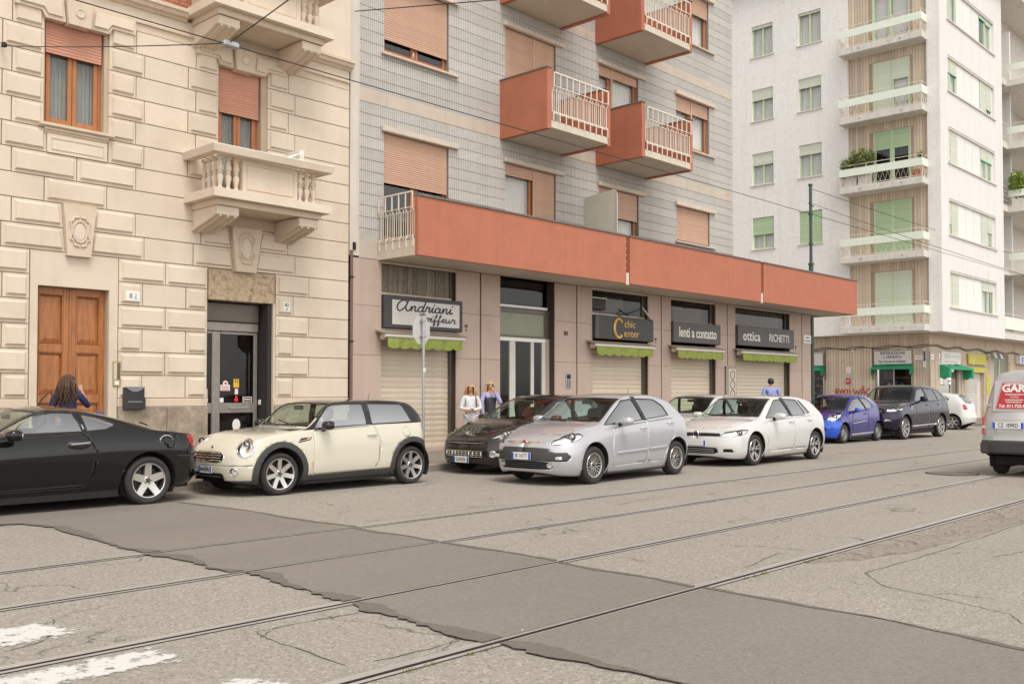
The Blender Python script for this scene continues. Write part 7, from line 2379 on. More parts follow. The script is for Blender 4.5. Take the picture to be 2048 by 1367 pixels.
# ---------------------------------------------------------------- a family of five-door hatchbacks
def hatch5(name, L, W, axles, tyre, rim, H, paint, spokes, cowl, wtop, rtop, rbot, hood, nose_z, belt, doors, wins, light, extra_panels, **k):
    """doors: x of (front seam, B seam, rear end); wins: side-view outlines"""
    zt, ze = std_curves(L, nose_z, hood, cowl, wtop, [(wtop[0] + .35, H - .005), ((wtop[0] + rtop[0]) / 2 + .1, H)], rtop, rbot, k.pop('tailz', [(L - .08, rbot[1] - .12), (L, rbot[1] - .3)]), lag=.07, crown=.036)
    b0, b1 = belt
    d = dict(name=name, obj='parked_car', L=L, W=W, axles=axles, tyre=tyre, rim=rim, tw=.205, arch=tyre + .06, belt=b0 + .02, roof=H, spokes=spokes,
        zb=[(0, .22), (.2, .165), (.5, .155), (axles[1] + .2, .165), (L - .2, .22), (L, .3)],
        zsh=[(0, nose_z - .06), (.12, nose_z + .04), (.45, hood[1][1] - .09), (.9, b0 - .09), (cowl[0] + .15, b0 - .02), (doors[1], (b0 + b1) / 2), (doors[2], b1), (L - .25, b1 - .03), (L, b1 - .28)],
        ztop=zt, zedge=ze, yedge=[(0, .25), (.25, .5), (.6, .62), (cowl[0], .86 * W), (wtop[0] + .05, .745 * W), (wtop[0] + .8, .765 * W), (rtop[0], .73 * W), (rbot[0], .8 * W), (L, .55)],
        plan=k.pop('plan', (.6, 2.4, .42, 2.6)), nose=k.pop('nose', [(.1, .12), (.25, .03), (.45, 0), (.6, .03), (.8, .16), (1.0, .25)]), tail=[(.1, .12), (.3, .02), (.5, 0), (.65, .05), (.95, .08), (1.4, .12)],
        paint=paint, cabin=(cowl[0] + .05, rtop[0]), seat=1.1, rearmirror=(wtop[0] - .06, H - .15), mats=glm(paint))
    d['panels'] = [(('windscreen', screen(cowl[0] + .04, wtop[0] - .02, .79 * W, .68 * W, .11), 'top'), dict(regs=(2,), rim=.02, rimname='windscreen_trim')),
        (('hood', [(k.get('hoodx', .32), -.02), (k.get('hoodx', .32) + .05, .35), (k.get('hoodx', .32) + .22, .58), (cowl[0] - .1, .70), (cowl[0] - .03, .45), (cowl[0] - .03, -.02)], 'top'), dict(regs=(1, 2), gap=.005)),
        (('front_door', round_poly([(doors[0], .28), (doors[0] - .02, .6), (doors[0] + .03, b0 - .045), (doors[1], (b0 + b1) / 2 - .012), (doors[1] + .01, .6), (doors[1] - .02, .3)], .05), 'side'), dict(regs=(0,), gap=.006)),
        (('rear_door', round_poly([(doors[1] + .018, .3), (doors[1] + .03, .6), (doors[1] + .018, (b0 + b1) / 2 - .012), (doors[2], b1 - .02), (doors[2] + .02, .75), (axles[1] - tyre - .08, .45), (axles[1] - tyre - .16, .3)], .05), 'side'), dict(regs=(0,), gap=.006))]
    if len(wins) > 1:
        a_, b_ = wins[0][1], wins[1][1]
        d['panels'].append((('pillar', [a_[-2] if len(a_) > 4 else a_[-1], a_[-3] if len(a_) > 4 else a_[-2], (a_[-3][0] if len(a_) > 4 else a_[-2][0], H), (b_[1][0] + .03, H), (b_[1][0] + .03, b_[1][1]), (b_[0][0] + .03, b_[0][1] - .012)], 'side'), dict(regs=(1,))))
    for nm, poly in wins: d['panels'].append(((nm, round_poly(poly, .025), 'side'), dict(regs=(1,), rim=.014)))
    d['panels'].append((('headlight', round_poly(qpt(light), .03), 'quarter'), dict(regs=(0, 1, 2), xr=(-.1, 1.1), rim=.008, rimname='trim')))
    d['panels'] += extra_panels
    k.pop('hoodx', None)
    mats = k.pop('mats', {})
    d.update(k)
    d['mats'].update(mats)
    return d
# silver hatchback
P = paintmat('silver_paint', (0.5, 0.5, 0.52), metal=.45, rough=.33)
punto = hatch5('punto', 4.065, .845, (.90, 3.43), .312, .205, 1.49, P, (10, 'vee'), (1.05, 1.0), (1.85, 1.425), (3.4, 1.405), (3.86, 1.04), [(.1, .77), (.4, .86), (.75, .945)], .68, (.94, 1.06), (1.40, 2.43, 3.3),
    [('door_window', [(1.2, .955), (1.9, 1.37), (2.17, 1.40), (2.36, 1.02), (1.5, .965)]), ('rear_door_window', [(2.44, 1.03), (2.26, 1.405), (2.85, 1.385), (3.08, 1.28), (3.2, 1.09)])],
    [(.12, .50, .66), (.3, .62, .665), (.5, .76, .72), (.62, .80, .80), (.56, .76, .845), (.36, .66, .82), (.16, .54, .73)],
    [(('bumper_insert', symm([(.74, .40), (.78, .47), (.74, .535), (.5, .545), (.47, .605), (.2, .615)]), 'front'), dict(regs=(0,), xr=(-.1, .45))),
     (('lower_grille', symm([(.5, .265), (.56, .3), (.52, .385), (.3, .395)]), 'front'), dict(regs=(0,), xr=(-.1, .5))),
     (('fog_lamp', ell(.5, .33, .045, .045), 'front'), dict(regs=(0,), xr=(-.1, .5))),
     (('nose_slit', symm([(.42, .70), (.44, .69), (.3, .672)][::-1]), 'front'), dict(regs=(0, 1, 2), xr=(-.1, .4)))],
    sw=.013, taper=.8, mirror=(1.62, 1.02, .23, .15), handles=[(2.33, .885), (3.2, .955)], handlemat=P, lampdepth=.06, bulbs=[(.06, .03, .05), (-.06, -.03, .042)],
    wipers=[[(1.08, -.6, 1.0), (1.17, -.05, 1.06)], [(1.07, -.1, 1.005), (1.14, .5, 1.04)]], plate=((-.012, 0, .475), 'EK 141TT', 0, 0, .4, .115), lhd=1)
punto['mats'].update({'nose_slit': (M_CHROME, True, -.003, .01)})
def punto_x(root, sp, sh):
    for s_ in (-1, 1):
        for a, b, za, zb_ in ((1.48, 2.4, .485, .515), (2.46, 3.02, .517, .535)):
            q = MB()
            pts = [(a + (b - a) * i / 6, s_ * (sp_y(sh, a + (b - a) * i / 6, za) + .01), za + (zb_ - za) * i / 6) for i in range(7)]
            q.tube(pts, .021, 6).build('door_moulding', sp['paint'], root, smooth=True, local=True)
        MB().cbox(.08, .14, min(s_ * .55, s_ * .7), max(s_ * .55, s_ * .7), .425, .475, .01).build('bumper_lamp', M_REFL, root, local=True)
        o = COL.objects[-1]; o.location.x = sp_x(sh, .62, .45) - .09
punto['extra'] = [punto_x, badge('front_badge', mat('badge_red', (0.35, 0.03, 0.04), .25, coat=.5), .69, .042), badge('badge_ring', M_CHROME, .69, .05, push=.006), antenna(3.0, 1.43, .16, .06), bars('lower_grille_bar', M_CLAD, [.3, .33, .36], .46, .005)]

# white hatchback
P = paintmat('white_paint_car', (0.6, 0.595, 0.57), rough=.28)
golf = hatch5('golf', 4.36, .895, (.93, 3.63), .322, .225, 1.452, P, (5, 'double'), (1.18, .98), (1.92, 1.40), (3.68, 1.375), (4.16, 1.03), [(.1, .72), (.4, .81), (.8, .91)], .66, (.935, 1.01), (1.45, 2.6, 3.45),
    [('door_window', [(1.42, .955), (2.02, 1.345), (2.28, 1.372), (2.50, .995), (1.7, .965)]), ('rear_door_window', [(2.58, .998), (2.38, 1.375), (2.95, 1.355), (3.2, 1.03), (3.1, 1.005)]), ('quarter_window', [(3.24, 1.035), (3.0, 1.35), (3.12, 1.335), (3.42, 1.05)])],
    [(.08, .5, .605), (.34, .74, .615), (.56, .84, .66), (.68, .86, .745), (.5, .8, .75), (.2, .58, .705)],
    [(('grille', symm([(.5, .615), (.52, .65), (.5, .68), (.3, .69)]), 'front'), dict(regs=(0, 1, 2), xr=(-.1, .4))),
     (('lower_grille', symm([(.42, .26), (.5, .3), (.45, .39), (.2, .40)]), 'front'), dict(regs=(0,), xr=(-.1, .5))),
     (('grille:side', [(.58, .3), (.76, .29), (.74, .36), (.6, .365)], 'front'), dict(regs=(0,), xr=(-.1, .7)))],
    sw=.03, taper=1.0, rimmat=M_ALLOY, mirror=(1.72, 1.0, .24, .15), handles=[(2.45, .875), (3.33, .90)], lampdepth=.05, bulbs=[(.07, .0, .042), (-.03, -.01, .042)],
    wipers=[[(1.2, -.6, .985), (1.3, -.05, 1.05)], [(1.2, -.05, .99), (1.27, .55, 1.03)]], plate=None, nose=[(.1, .1), (.25, .02), (.42, 0), (.6, .03), (.75, .1), (1.0, .2)])
golf['mats'].update({'grille:side': (M_UNDER, False, .02, 0)})
def golf_x(root, sp, sh):
    x = sp_x(sh, .0, .5) - .02
    p = empty('number_plate', (x, .0, .48)); p.parent = root
    MB().cbox(-.008, 0, -.26, .26, -.055, .055, .003).build('plate', M_PLATEW, p, local=True)
    MB().box(-.0095, -.0081, -.255, -.215, -.05, .05).build('blue_band', M_PLATEB, p, local=True)
golf['extra'] = [bars('grille_bar', M_RUBBER, [.635, .66], .48, .007), bars('grille_strip', M_CHROME, [.672], .48, .004), bars('lower_grille_bar', mat('grey_plastic', (0.2, 0.2, 0.2), .5), [.29, .325, .36], .42, .008), vw_badge(.652, .062), golf_x, antenna(3.2, 1.4, .12, .06)]

# grey-black hatchback behind the silver one
P = paintmat('dark_olive_paint', (0.028, 0.025, 0.022), metal=.3, rough=.22)
peugeot = hatch5('peugeot', 4.03, .86, (.84, 3.38), .31, .205, 1.47, P, (7, 'single'), (1.0, .98), (1.9, 1.40), (3.35, 1.40), (3.82, 1.03), [(.12, .72), (.4, .82), (.7, .91)], .62, (.93, 1.03), (1.35, 2.4, 3.2),
    [('door_window', [(1.25, .95), (1.95, 1.34), (2.15, 1.37), (2.32, 1.0), (1.5, .955)]), ('rear_door_window', [(2.4, 1.005), (2.22, 1.37), (2.8, 1.35), (3.1, 1.05)])],
    [(.2, .5, .64), (.42, .68, .70), (.75, .80, .80), (.85, .80, .86), (.6, .7, .83), (.32, .55, .72)],
    [(('grille', symm([(.5, .55), (.55, .585), (.45, .60)]), 'front'), dict(regs=(0, 1, 2), xr=(-.1, .4))),
     (('lower_grille', symm([(.48, .30), (.52, .35), (.5, .43), (.2, .44)]), 'front'), dict(regs=(0,), xr=(-.1, .5))),
     (('fog_lamp', ell(.64, .385, .055, .06), 'front'), dict(regs=(0,), xr=(-.1, .6), rim=.01, rimname='lamp_ring'))],
    sw=.035, mirror=(1.55, 1.0, .22, .15), handles=[(2.25, .88), (3.1, .93)], lampdepth=.05, bulbs=[(.0, .0, .05)], plate=((-.02, 0, .275), 'DJ 842PA', 0, 0, .4, .115), nose=[(.1, .1), (.25, .01), (.4, 0), (.55, .02), (.75, .12), (.95, .25)], steer=3)
peugeot['mats'].update({'lamp_ring': (M_CHROME, False, -.004, .01)})
def lion(root, sp, sh):
    x = sp_x(sh, 0, .72) - .012
    g = empty('front_badge', (x, 0, .715)); g.parent = root
    MB().tube([(0, -.11, .05), (-.002, -.08, -.05), (-.002, -.02, -.06), (-.004, .06, -.055), (.0, .11, .05)], .011, 6).tube([(0, -.06, .05), (-.004, -.05, -.02), (-.004, .0, .03), (-.004, .04, -.03), (0, .06, .06)], .012, 6).tube([(0, -.02, .055), (0, .06, .06)], .01, 6).build('lion', M_CHROME, g, local=True, smooth=True)
peugeot['extra'] = [lion, bars('lower_grille_bar', M_CHROME, [.33, .365, .40, .432], .47, .007), bars('grille_strip', M_CHROME, [.578], .5, .006)]
def grid_x(root, sp, sh):
    for i in range(-5, 6): MB().tube([(sp_x(sh, i * .09, z) - .01, i * .09, z) for z in (.325, .37, .435)], .006, 5).build('grille_post', M_CHROME, root, local=True)
peugeot['extra'].append(grid_x)
# pale small car behind the white hatchback
P = paintmat('pale_silver_paint', (0.6, 0.6, 0.6), metal=.3, rough=.3)
small = hatch5('small', 3.75, .83, (.78, 3.2), .30, .2, 1.47, P, (6, 'single'), (.95, 1.0), (1.65, 1.42), (3.2, 1.40), (3.58, 1.05), [(.1, .75), (.35, .86), (.65, .95)], .66, (.95, 1.03), (1.3, 2.25, 3.0),
    [('door_window', [(1.12, .97), (1.75, 1.36), (2.0, 1.385), (2.18, 1.02), (1.4, .975)]), ('rear_door_window', [(2.26, 1.025), (2.08, 1.385), (2.7, 1.37), (2.95, 1.06)])],
    [(.14, .5, .66), (.32, .64, .68), (.5, .74, .76), (.4, .7, .82), (.2, .55, .74)],
    [(('lower_grille', symm([(.42, .3), (.48, .36), (.4, .44)]), 'front'), dict(regs=(0,), xr=(-.1, .5)))],
    mirror=(1.45, 1.03, .2, .15), handles=[(2.1, .9)], lampdepth=.05, plate=None, mats={})
# blue city car
P = paintmat('electric_blue_paint', (0.013, 0.009, 0.19), metal=.25, rough=.2)
c1 = hatch5('c1', 3.435, .815, (.70, 3.04), .285, .18, 1.465, P, (8, 'steel'), (.80, .96), (1.5, 1.38), (2.92, 1.37), (3.31, 1.05), [(.08, .76), (.3, .85), (.55, .92)], .66, (.93, 1.05), (1.2, 2.3, 2.32),
    [('door_window', [(.98, .95), (1.55, 1.30), (1.9, 1.35), (2.2, 1.0), (1.5, .955)]), ('quarter_window', [(2.26, 1.01), (1.98, 1.35), (2.45, 1.32), (2.72, 1.07)])],
    [(.14, .5, .68), (.3, .66, .69), (.55, .76, .80), (.62, .76, .87), (.45, .70, .88), (.2, .54, .80)],
    [(('lower_grille', symm([(.46, .36), (.52, .42), (.46, .5), (.2, .51)]), 'front'), dict(regs=(0,), xr=(-.1, .5)))],
    rimmat=mat('steel_wheel_grey', (0.2, 0.2, 0.2), .5, metal=.3), mirror=(1.32, .985, .19, .15), mirrormat=paintmat('bright_blue_paint', (0.01, 0.08, 0.55), rough=.2), handles=[(2.1, .87)], lampdepth=.06, bulbs=[(0, .01, .06)], plate=None, plan=(.5, 2.3, .4, 2.5),
    mats={'bumper': (paintmat('bright_blue_paint', (0.01, 0.08, 0.55), rough=.2), True, 0, .018)})
c1['panels'] = [p for p in c1['panels'] if p[0][0] != 'rear_door']
c1['panels'].insert(4, (('bumper', [(-.2, .1), (-.2, .72), (.14, .70), (.42, .66), (.50, .5), (.46, .1)], 'side'), dict(regs=(0, 1, 2), xr=(-.2, .6))))
def c1_x(root, sp, sh):
    for s_ in (-1, 1):
        pts = [(1.22 + .18 * i, s_ * (sp_y(sh, 1.22 + .18 * i, .62) + .008), .585 + .012 * i) for i in range(6)]
        MB().tube(pts, .014, 5).build('door_moulding', M_ALLOY, root, local=True)
        MB().tube([(1.15 + .3 * i, s_ * (sp_y(sh, 1.2 + .28 * i, .26) + .006), .25 + .006 * i) for i in range(6)], .02, 5).build('sill_strip', M_ALLOY, root, local=True)
c1['extra'] = [c1_x]
# dark blue luxury off-roader
P = paintmat('midnight_paint', (0.012, 0.009, 0.03), metal=.3, rough=.14)
suv = hatch5('suv', 4.85, .985, (.92, 3.84), .375, .29, 1.77, P, (7, 'vee'), (1.55, 1.24), (2.2, 1.70), (4.3, 1.67), (4.68, 1.28), [(.12, 1.0), (.5, 1.12), (1.0, 1.19)], .92, (1.19, 1.24), (1.65, 2.8, 3.75),
    [('door_window', [(1.75, 1.215), (2.25, 1.62), (2.6, 1.66), (2.74, 1.23)]), ('rear_door_window', [(2.84, 1.235), (2.72, 1.66), (3.45, 1.64), (3.66, 1.25)]), ('quarter_window', [(3.74, 1.25), (3.54, 1.635), (3.95, 1.6), (4.32, 1.27)])],
    [(.16, .62, .90), (.4, .78, .91), (.72, .91, .95), (.8, .92, 1.01), (.6, .88, 1.02), (.2, .66, 1.0)],
    [(('grille', symm([(.55, .84), (.58, .92), (.55, .99), (.2, 1.0)]), 'front'), dict(regs=(0, 1, 2), xr=(-.1, .4))),
     (('lower_grille', symm([(.5, .4), (.55, .5), (.5, .6), (.2, .61)]), 'front'), dict(regs=(0,), xr=(-.1, .5))),
     (('fog_lamp', [(.6, .6), (.8, .62), (.76, .68), (.62, .67)], 'front'), dict(regs=(0,), xr=(-.1, .7)))],
    tw=.25, arch=.44, sw=.03, taper=1.0, mirror=(2.0, 1.3, .26, .2), handles=[(2.65, 1.1), (3.6, 1.12)], lampdepth=.06, bulbs=[(.06, 0, .05), (-.06, 0, .05)], plate=None, nose=[(.2, .2), (.4, .04), (.6, 0), (.85, .02), (1.05, .08), (1.3, .2)])
suv['zb'] = [(0, .42), (.2, .34), (.5, .3), (4.1, .3), (4.6, .4), (4.85, .5)]
suv['cabin'] = (1.6, 4.0)
suv['mats'].update({n: (M_CARGLD,) + GLM[n][1:] for n in ('rear_door_window', 'quarter_window')})
suv['extra'] = [bars('grille_bar', M_CHROME, [.87, .91, .95], .53, .007)]
def suv_x(root, sp, sh):
    for s_ in (-1, 1):
        MB().tube([(1.4 + .2 * i, s_ * (sp_y(sh, 1.4 + .2 * i, .45) + .006), .42 + .004 * i) for i in range(11)], .018, 5).build('sill_strip', M_CHROME, root, local=True)
        MB().cbox(1.3, 1.45, min(s_ * 0, s_ * .01), max(s_ * 0, s_ * .01) + .001, .95, 1.1, .003).build('side_vent', M_CHROME, root, local=True)
        COL.objects[-1].location.y = s_ * (sp_y(sh, 1.38, 1.02))
suv['extra'].append(suv_x)
# white rounded hatchback seen from the rear quarter
P = paintmat('white_paint_far', (0.6, 0.59, 0.56), rough=.3)
ypsi = hatch5('ypsi', 3.78, .85, (.72, 3.11), .30, .215, 1.53, P, (6, 'single'), (.98, 1.05), (1.65, 1.47), (3.2, 1.45), (3.6, 1.1), [(.1, .78), (.35, .9), (.7, 1.0)], .68, (1.0, 1.06), (1.3, 2.5, 2.6),
    [('door_window', [(1.15, 1.03), (1.75, 1.41), (2.1, 1.44), (2.3, 1.07)]), ('quarter_window', [(2.36, 1.075), (2.18, 1.44), (2.75, 1.42), (2.98, 1.25), (2.9, 1.1)])],
    [(.14, .5, .7), (.3, .64, .72), (.5, .74, .8), (.4, .7, .86), (.2, .55, .8)],
    [(('rear_window', [(3.24, -.02), (3.26, .5), (3.54, .54), (3.58, -.02)], 'top'), dict(regs=(2,), rim=.02, rimname='windscreen_trim')),
     (('tail_lamp', round_poly(rq([(3.45, .72, 1.05), (3.58, .6, 1.0), (3.66, .6, .84), (3.5, .74, .82)]), .02), 'rquarter'), dict(regs=(0, 1, 2), xr=(3.2, 3.9)))],
    sw=.03, mirror=(1.45, 1.07, .2, .15), handles=[(2.3, .93)], plate=None, mats={})
ypsi['panels'] = [p for p in ypsi['panels'] if p[0][0] != 'rear_door']
# silver van seen from behind
P = paintmat('van_silver_paint', (0.47, 0.46, 0.45), metal=.35, rough=.38)
L_ = 4.44
van = dict(name='van', obj='parked_van', L=L_, W=.905, axles=(.82, 3.66), tyre=.315, rim=.19, tw=.2, arch=.37, belt=1.15, roof=1.93, spokes=(8, 'steel'), rimmat=M_CLAD,
    zb=[(0, .32), (.3, .25), (3.9, .28), (4.3, .38), (L_, .42)], zsh=[(0, .7), (.15, .85), (.5, .95), (1.0, 1.08), (1.5, 1.12), (3.0, 1.15), (4.2, 1.15), (4.38, 1.12), (L_, 1.0)],
    ztop=[(0, .75), (.15, .95), (.5, 1.05), (.95, 1.15), (1.6, 1.78), (2.0, 1.9), (2.8, 1.935), (3.9, 1.93), (4.22, 1.9), (4.34, 1.82), (L_, 1.2)], zedge=[(0, .73), (.15, .92), (.5, 1.02), (1.02, 1.12), (1.7, 1.7), (2.1, 1.82), (2.8, 1.86), (3.9, 1.85), (4.2, 1.82), (4.32, 1.74), (L_, 1.17)],
    yedge=[(0, .3), (.4, .65), (1.0, .76), (1.7, .7), (2.5, .72), (4.0, .715), (4.3, .69), (L_, .6)], plan=(.6, 2.4, .22, 4.5), nose=[(.1, .1), (.4, 0), (.7, .05), (1.0, .15)], tail=[(.1, .08), (.3, .04), (.38, -.06), (.62, -.06), (.66, .0), (1.0, .01), (1.2, .05), (1.9, .16)],
    paint=P, mats=glm(P), cabin=(1.1, 2.6), seat=.9, rearmirror=(1.6, 1.7), mirror=(1.35, 1.25, .22, .25), handles=[], wipers=[], plate=None, panels=[
        (('windscreen', screen(1.05, 1.6, .68, .6, .1), 'top'), dict(regs=(2,), rim=.02, rimname='windscreen_trim')),
        (('door_window', [(1.45, 1.15), (1.85, 1.68), (2.3, 1.74), (2.3, 1.18)], 'side'), dict(regs=(1,), rim=.02)),
        (('bumper_clad', [(3.95, .3), (3.95, .64), (4.7, .64), (4.7, .3)], 'side'), dict(regs=(0,)))])
van['mats']['bumper_clad'] = (M_CLAD, True, -.01, .02)
def van_x(root, sp, sh):
    xr = lambda y, z: sp_x(sh, y, z, True)
    def rear_box(name, m, y0, y1, z0, z1, t=.012, tilt=None, parent=root, push=.0):
        xa = max(xr((abs(y0) + abs(y1)) / 2, z0 + .02), xr((abs(y0) + abs(y1)) / 2, z0)) + push
        xb = xr((abs(y0) + abs(y1)) / 2, z1) + push
        MB().add([(xa, y0, z0), (xa, y1, z0), (xb, y1, z1), (xb, y0, z1), (xa + t, y0, z0), (xa + t, y1, z0), (xb + t, y1, z1), (xb + t, y0, z1)],
                 [(0, 1, 2, 3), (7, 6, 5, 4), (0, 4, 5, 1), (1, 5, 6, 2), (2, 6, 7, 3), (3, 7, 4, 0)]).build(name, m, parent, local=True)
    for s_ in (-1, 1):
        rear_box('tail_lamp', M_LRED, *sorted((s_ * .80, s_ * .893)), .74, 1.06, .02, push=-.01)
        rear_box('tail_lamp_white', mat('lamp_white', (.6, .55, .5), .2), *sorted((s_ * .81, s_ * .885)), .86, .9, .024, push=-.008)
    # rear door window with red sign (left leaf on the picture is the car's left)
    g = empty('rear_sign', (0, 0, 1.2)); g.parent = root
    rear_box('rear_window', M_CARGLD, .06, .66, 1.18, 1.71, .006, push=.004)
    rear_box('window_border', P, -.69, -.03, 1.17, 1.72, .006, push=.002)
    z0, z1 = 1.2, 1.69
    xa, xb = xr(.3, 1.22) + .012, xr(.3, z1) + .012
    an = math.atan2(xa - xb, z1 - z0)
    sg = empty('red_sign', (xa, 0, z0)); sg.parent = root
    sg.rotation_euler = (0, -an, 0)
    H_ = math.hypot(xa - xb, z1 - z0)
    MB().prism(round_poly([(-.66, 0), (-.06, 0), (-.06, H_), (-.57, H_)], .04), 'x', -.002, .004).build('panel', mat('sign_red', (0.42, 0.025, 0.03), .4), sg, local=True)
    MB().tube([(.006, y, z) for y, z in round_poly([(-.645, .015), (-.075, .015), (-.075, H_ - .015), (-.558, H_ - .015)], .035)], .003, 4, closed=True).build('border_line', M_PLATEW, sg, local=True)
    for t_, h_, z_, b_ in (('ONORANZE', .062, .47, .001), ('GARI', .19, .385, .007), ('TORINO', .04, .225, .0), ('Tel. 011.722.452', .075, .06, .002)):
        text('sign_letters', t_, M_PLATEW, sg, (.006, -.345, z_), h_, face='+x', local=True, depth=.001, bold=b_)
    for z_, w_ in ((.275, .3), (.175, .3), (.135, .26)): print_line('sign_print', M_PLATEW, sg, (.0075, -.345, z_), w_, .024, '+x', True, 12)
    rear_box('plate_recess', P, -.62, .62, .78, 1.02, .012, push=.0)
    pl = empty('number_plate', (xr(.2, .9) + .02, -.425, .915)); pl.parent = root
    pl.rotation_euler = (0, 0, math.pi)
    MB().cbox(-.008, 0, -.26, .26, -.058, .058, .003).build('plate', M_PLATEW, pl, local=True)
    for y0 in (-.257, .215): MB().box(-.0095, -.0081, y0, y0 + .042, -.055, .055).build('blue_band', M_PLATEB, pl, local=True)
    text('characters', 'CZ 189RD', M_INK, pl, (-.0095, 0, 0), .105, face='-x', local=True, depth=.001, sx=.72, bold=.001)
    MB().cbox(xr(0, 1.78) + .0, xr(0, 1.78) + .03, -.2, .2, 1.755, 1.79, .01).build('stop_lamp', M_LRED, root, local=True)
    for s_ in (-1, 1): MB().cbox(xr(.8, 1.27) - .01, xr(.8, 1.27) + .05, *sorted((s_ * .70, s_ * .82)), 1.24, 1.29, .012).build('door_hinge', P, root, local=True)
    rear_box('door_gap', M_UNDER, -.005, .005, .68, 1.16, .003, push=.002)
    MB().cbox(4.36, 4.47, -.9, .9, .40, .62, .03).build('rear_bumper', M_CLAD, root, local=True, smooth=40)
    rear_box('dealer_sticker', mat('sticker_green', (.25, .4, .25), .5), -.8, -.68, .655, .70, .003, push=.004)
van['extra'] = [van_x]

CARS = [(coupe, (6.165 - 3.47, 12.46 + .85, 0), 0, 'gloss black coupe at the left edge, five-spoke wheels'),
        (mini, (8.05 - .77, 12.2 + .81, 0), 0, 'cream three-door hatchback with black roof and round headlights'),
        (peugeot, (12.45, 12.98, 0), 0, 'dark hatchback with lion badge, half hidden behind the silver car'),
        (punto, (12.55 - .90, 9.93 + .815, 0), 2.0, 'silver five-door hatchback double-parked in the middle'),
        (small, (18.6, 13.0, 0), 0, 'pale small car mostly hidden behind the white hatchback'),
        (golf, (18.06 - .93, 10.09 + .865, 0), 0, 'white five-door hatchback with black grille and double-spoke wheels'),
        (c1, (27.8 - .70, 12.6 + .785, 0), -1, 'small bright blue city car with steel wheels'),
        (suv, (31.55 - .92, 12.25 + .955, 0), -1.5, 'tall midnight blue off-roader with large silver wheels'),
        (ypsi, (41.9, 15.5 + 1.8, 0), -86, 'white rounded hatchback turning into the side street beyond the dark off-roader')]
for sp, loc, rz, lab in CARS:
    build_car(sp, loc, R(rz), lab)
build_car(van, (18.75 + 4.44, 5.03, 0), math.pi, 'silver van seen from behind at the right edge with a red rear sign', 'van')
# ================================================================ STREET FURNITURE AND WIRES
M_POLEG = mat('green_pole_paint', (0.05, 0.085, 0.065), .5, var=.15, vs=8)
po = empty('tram_pole', (36.15, 17.7, .1), 'tall dark green tram wire pole behind the end of the terrace', 'pole')
MB().tube([(36.15, 17.7, .1), (36.15, 17.7, 6.6)], .09, 14).build('lower_shaft', M_POLEG, po, smooth=True)
MB().tube([(36.15, 17.7, 6.6), (36.15, 17.7, 9.75)], .062, 14).build('upper_shaft', M_POLEG, po, smooth=True)
for zz, r in ((6.6, .12), (8.6, .1), (9.75, .09), (7.4, .09)): MB().lathe([(0, -.02), (r, -.02), (r, .05), (0, .05)], 14, (36.15, 17.7, zz)).build('collar', M_POLEG, po)
MB().tube([(35.8, 17.6, 8.98), (36.6, 17.8, 8.98)], .025, 6).build('cross_pin', M_IRON, po)
# traffic sign seen from behind, standing on the pavement by the cream-white car
sp = empty('traffic_sign', (12.58, 14.2, .13), 'grey pole with an octagonal road sign seen from behind', 'sign')
PX, PY = 12.58, 14.2
MB().tube([(PX, PY, .13), (PX, PY, 3.0)], .03, 10).build('pole', M_STEEL, sp, smooth=True)
MB().lathe([(0, 0), (.033, 0), (.033, .015), (0, .015)], 10, (PX, PY, 3.0)).build('pole_cap', mat('rust', (0.25, 0.1, 0.05), .8), sp)
ca, sa = math.cos(R(12)), math.sin(R(12))
oc = [(.3 * math.cos(R(22.5 + 45 * i)), .3 * math.sin(R(22.5 + 45 * i))) for i in range(8)]
q = MB()
q.add([(PX + u * ca, PY + .06 + u * sa, 2.72 + v) for u, v in oc] + [(PX + u * ca - .004 * sa, PY + .064 + u * sa, 2.72 + v) for u, v in oc], [tuple(range(8)), tuple(range(15, 7, -1))] + [(i, 8 + i, 8 + (i + 1) % 8, (i + 1) % 8) for i in range(8)])
q.build('sign_plate', mat('sign_back_grey', (0.5, 0.485, 0.46), .5, var=.06), sp)
for zz in (2.58, 2.88): MB().cbox(PX - .05, PX + .05, PY - .035, PY + .06, zz, zz + .04, .005).build('clamp', M_STEEL, sp)
bx('sticker', M_SIGNP, sp, PX - .032, PX + .032, PY - .034, PY - .031, 1.9, 1.98)
# overhead wires
def wire(name, pts, label, r=.008, m=M_IRON, sag=0.0):
    e = empty(name, pts[0], label, 'wire', 'overhead tram wires')
    P = []
    for a, b in zip(pts, pts[1:]):
        a, b = Vector(a), Vector(b)
        for i in range(12):
            t = i / 12
            P.append(a.lerp(b, t) - Vector((0, 0, sag * 4 * t * (1 - t))))
    P.append(Vector(pts[-1]))
    MB().tube(P, r, 5).build('cable', m, e)
    return e


wire('tram_wire', [(-30, 10, 5.51), (5.88, 10, 5.51), (36.2, 10, 5.51), (66, 10, 5.51), (100, 10, 5.51)], 'long contact wire running along the street above the cars', .0065)
w_ = wire('tram_wire', [(5.79, 16.93, 7.19), (5.86, 10, 5.53), (5.92, 3.4, 6.6)], 'span wire anchored in the cream wall left of the upper window', .007, sag=.03)
MB().cbox(5.78, 5.98, 9.96, 10.04, 5.48, 5.55, .015).build('clamp', M_STEEL, w_)
MB().lathe([(0, -.07), (.05, -.07), (.02, -.03), (.02, .04), (0, .04)], 10, (5.79, 16.93, 7.19), 'y').build('wall_anchor', M_IRON, w_)
wire('tram_wire', [(36.15, 17.62, 9.0), (36.2, 10, 5.55), (36.3, 2, 8)], 'span wire from the green pole down to the contact wire', .009, sag=.05)
wire('tram_wire', [(36.2, 17.65, 9.6), (75, 16.5, 9.6)], 'thin wire from the pole top towards the corner building', .011, sag=.2)
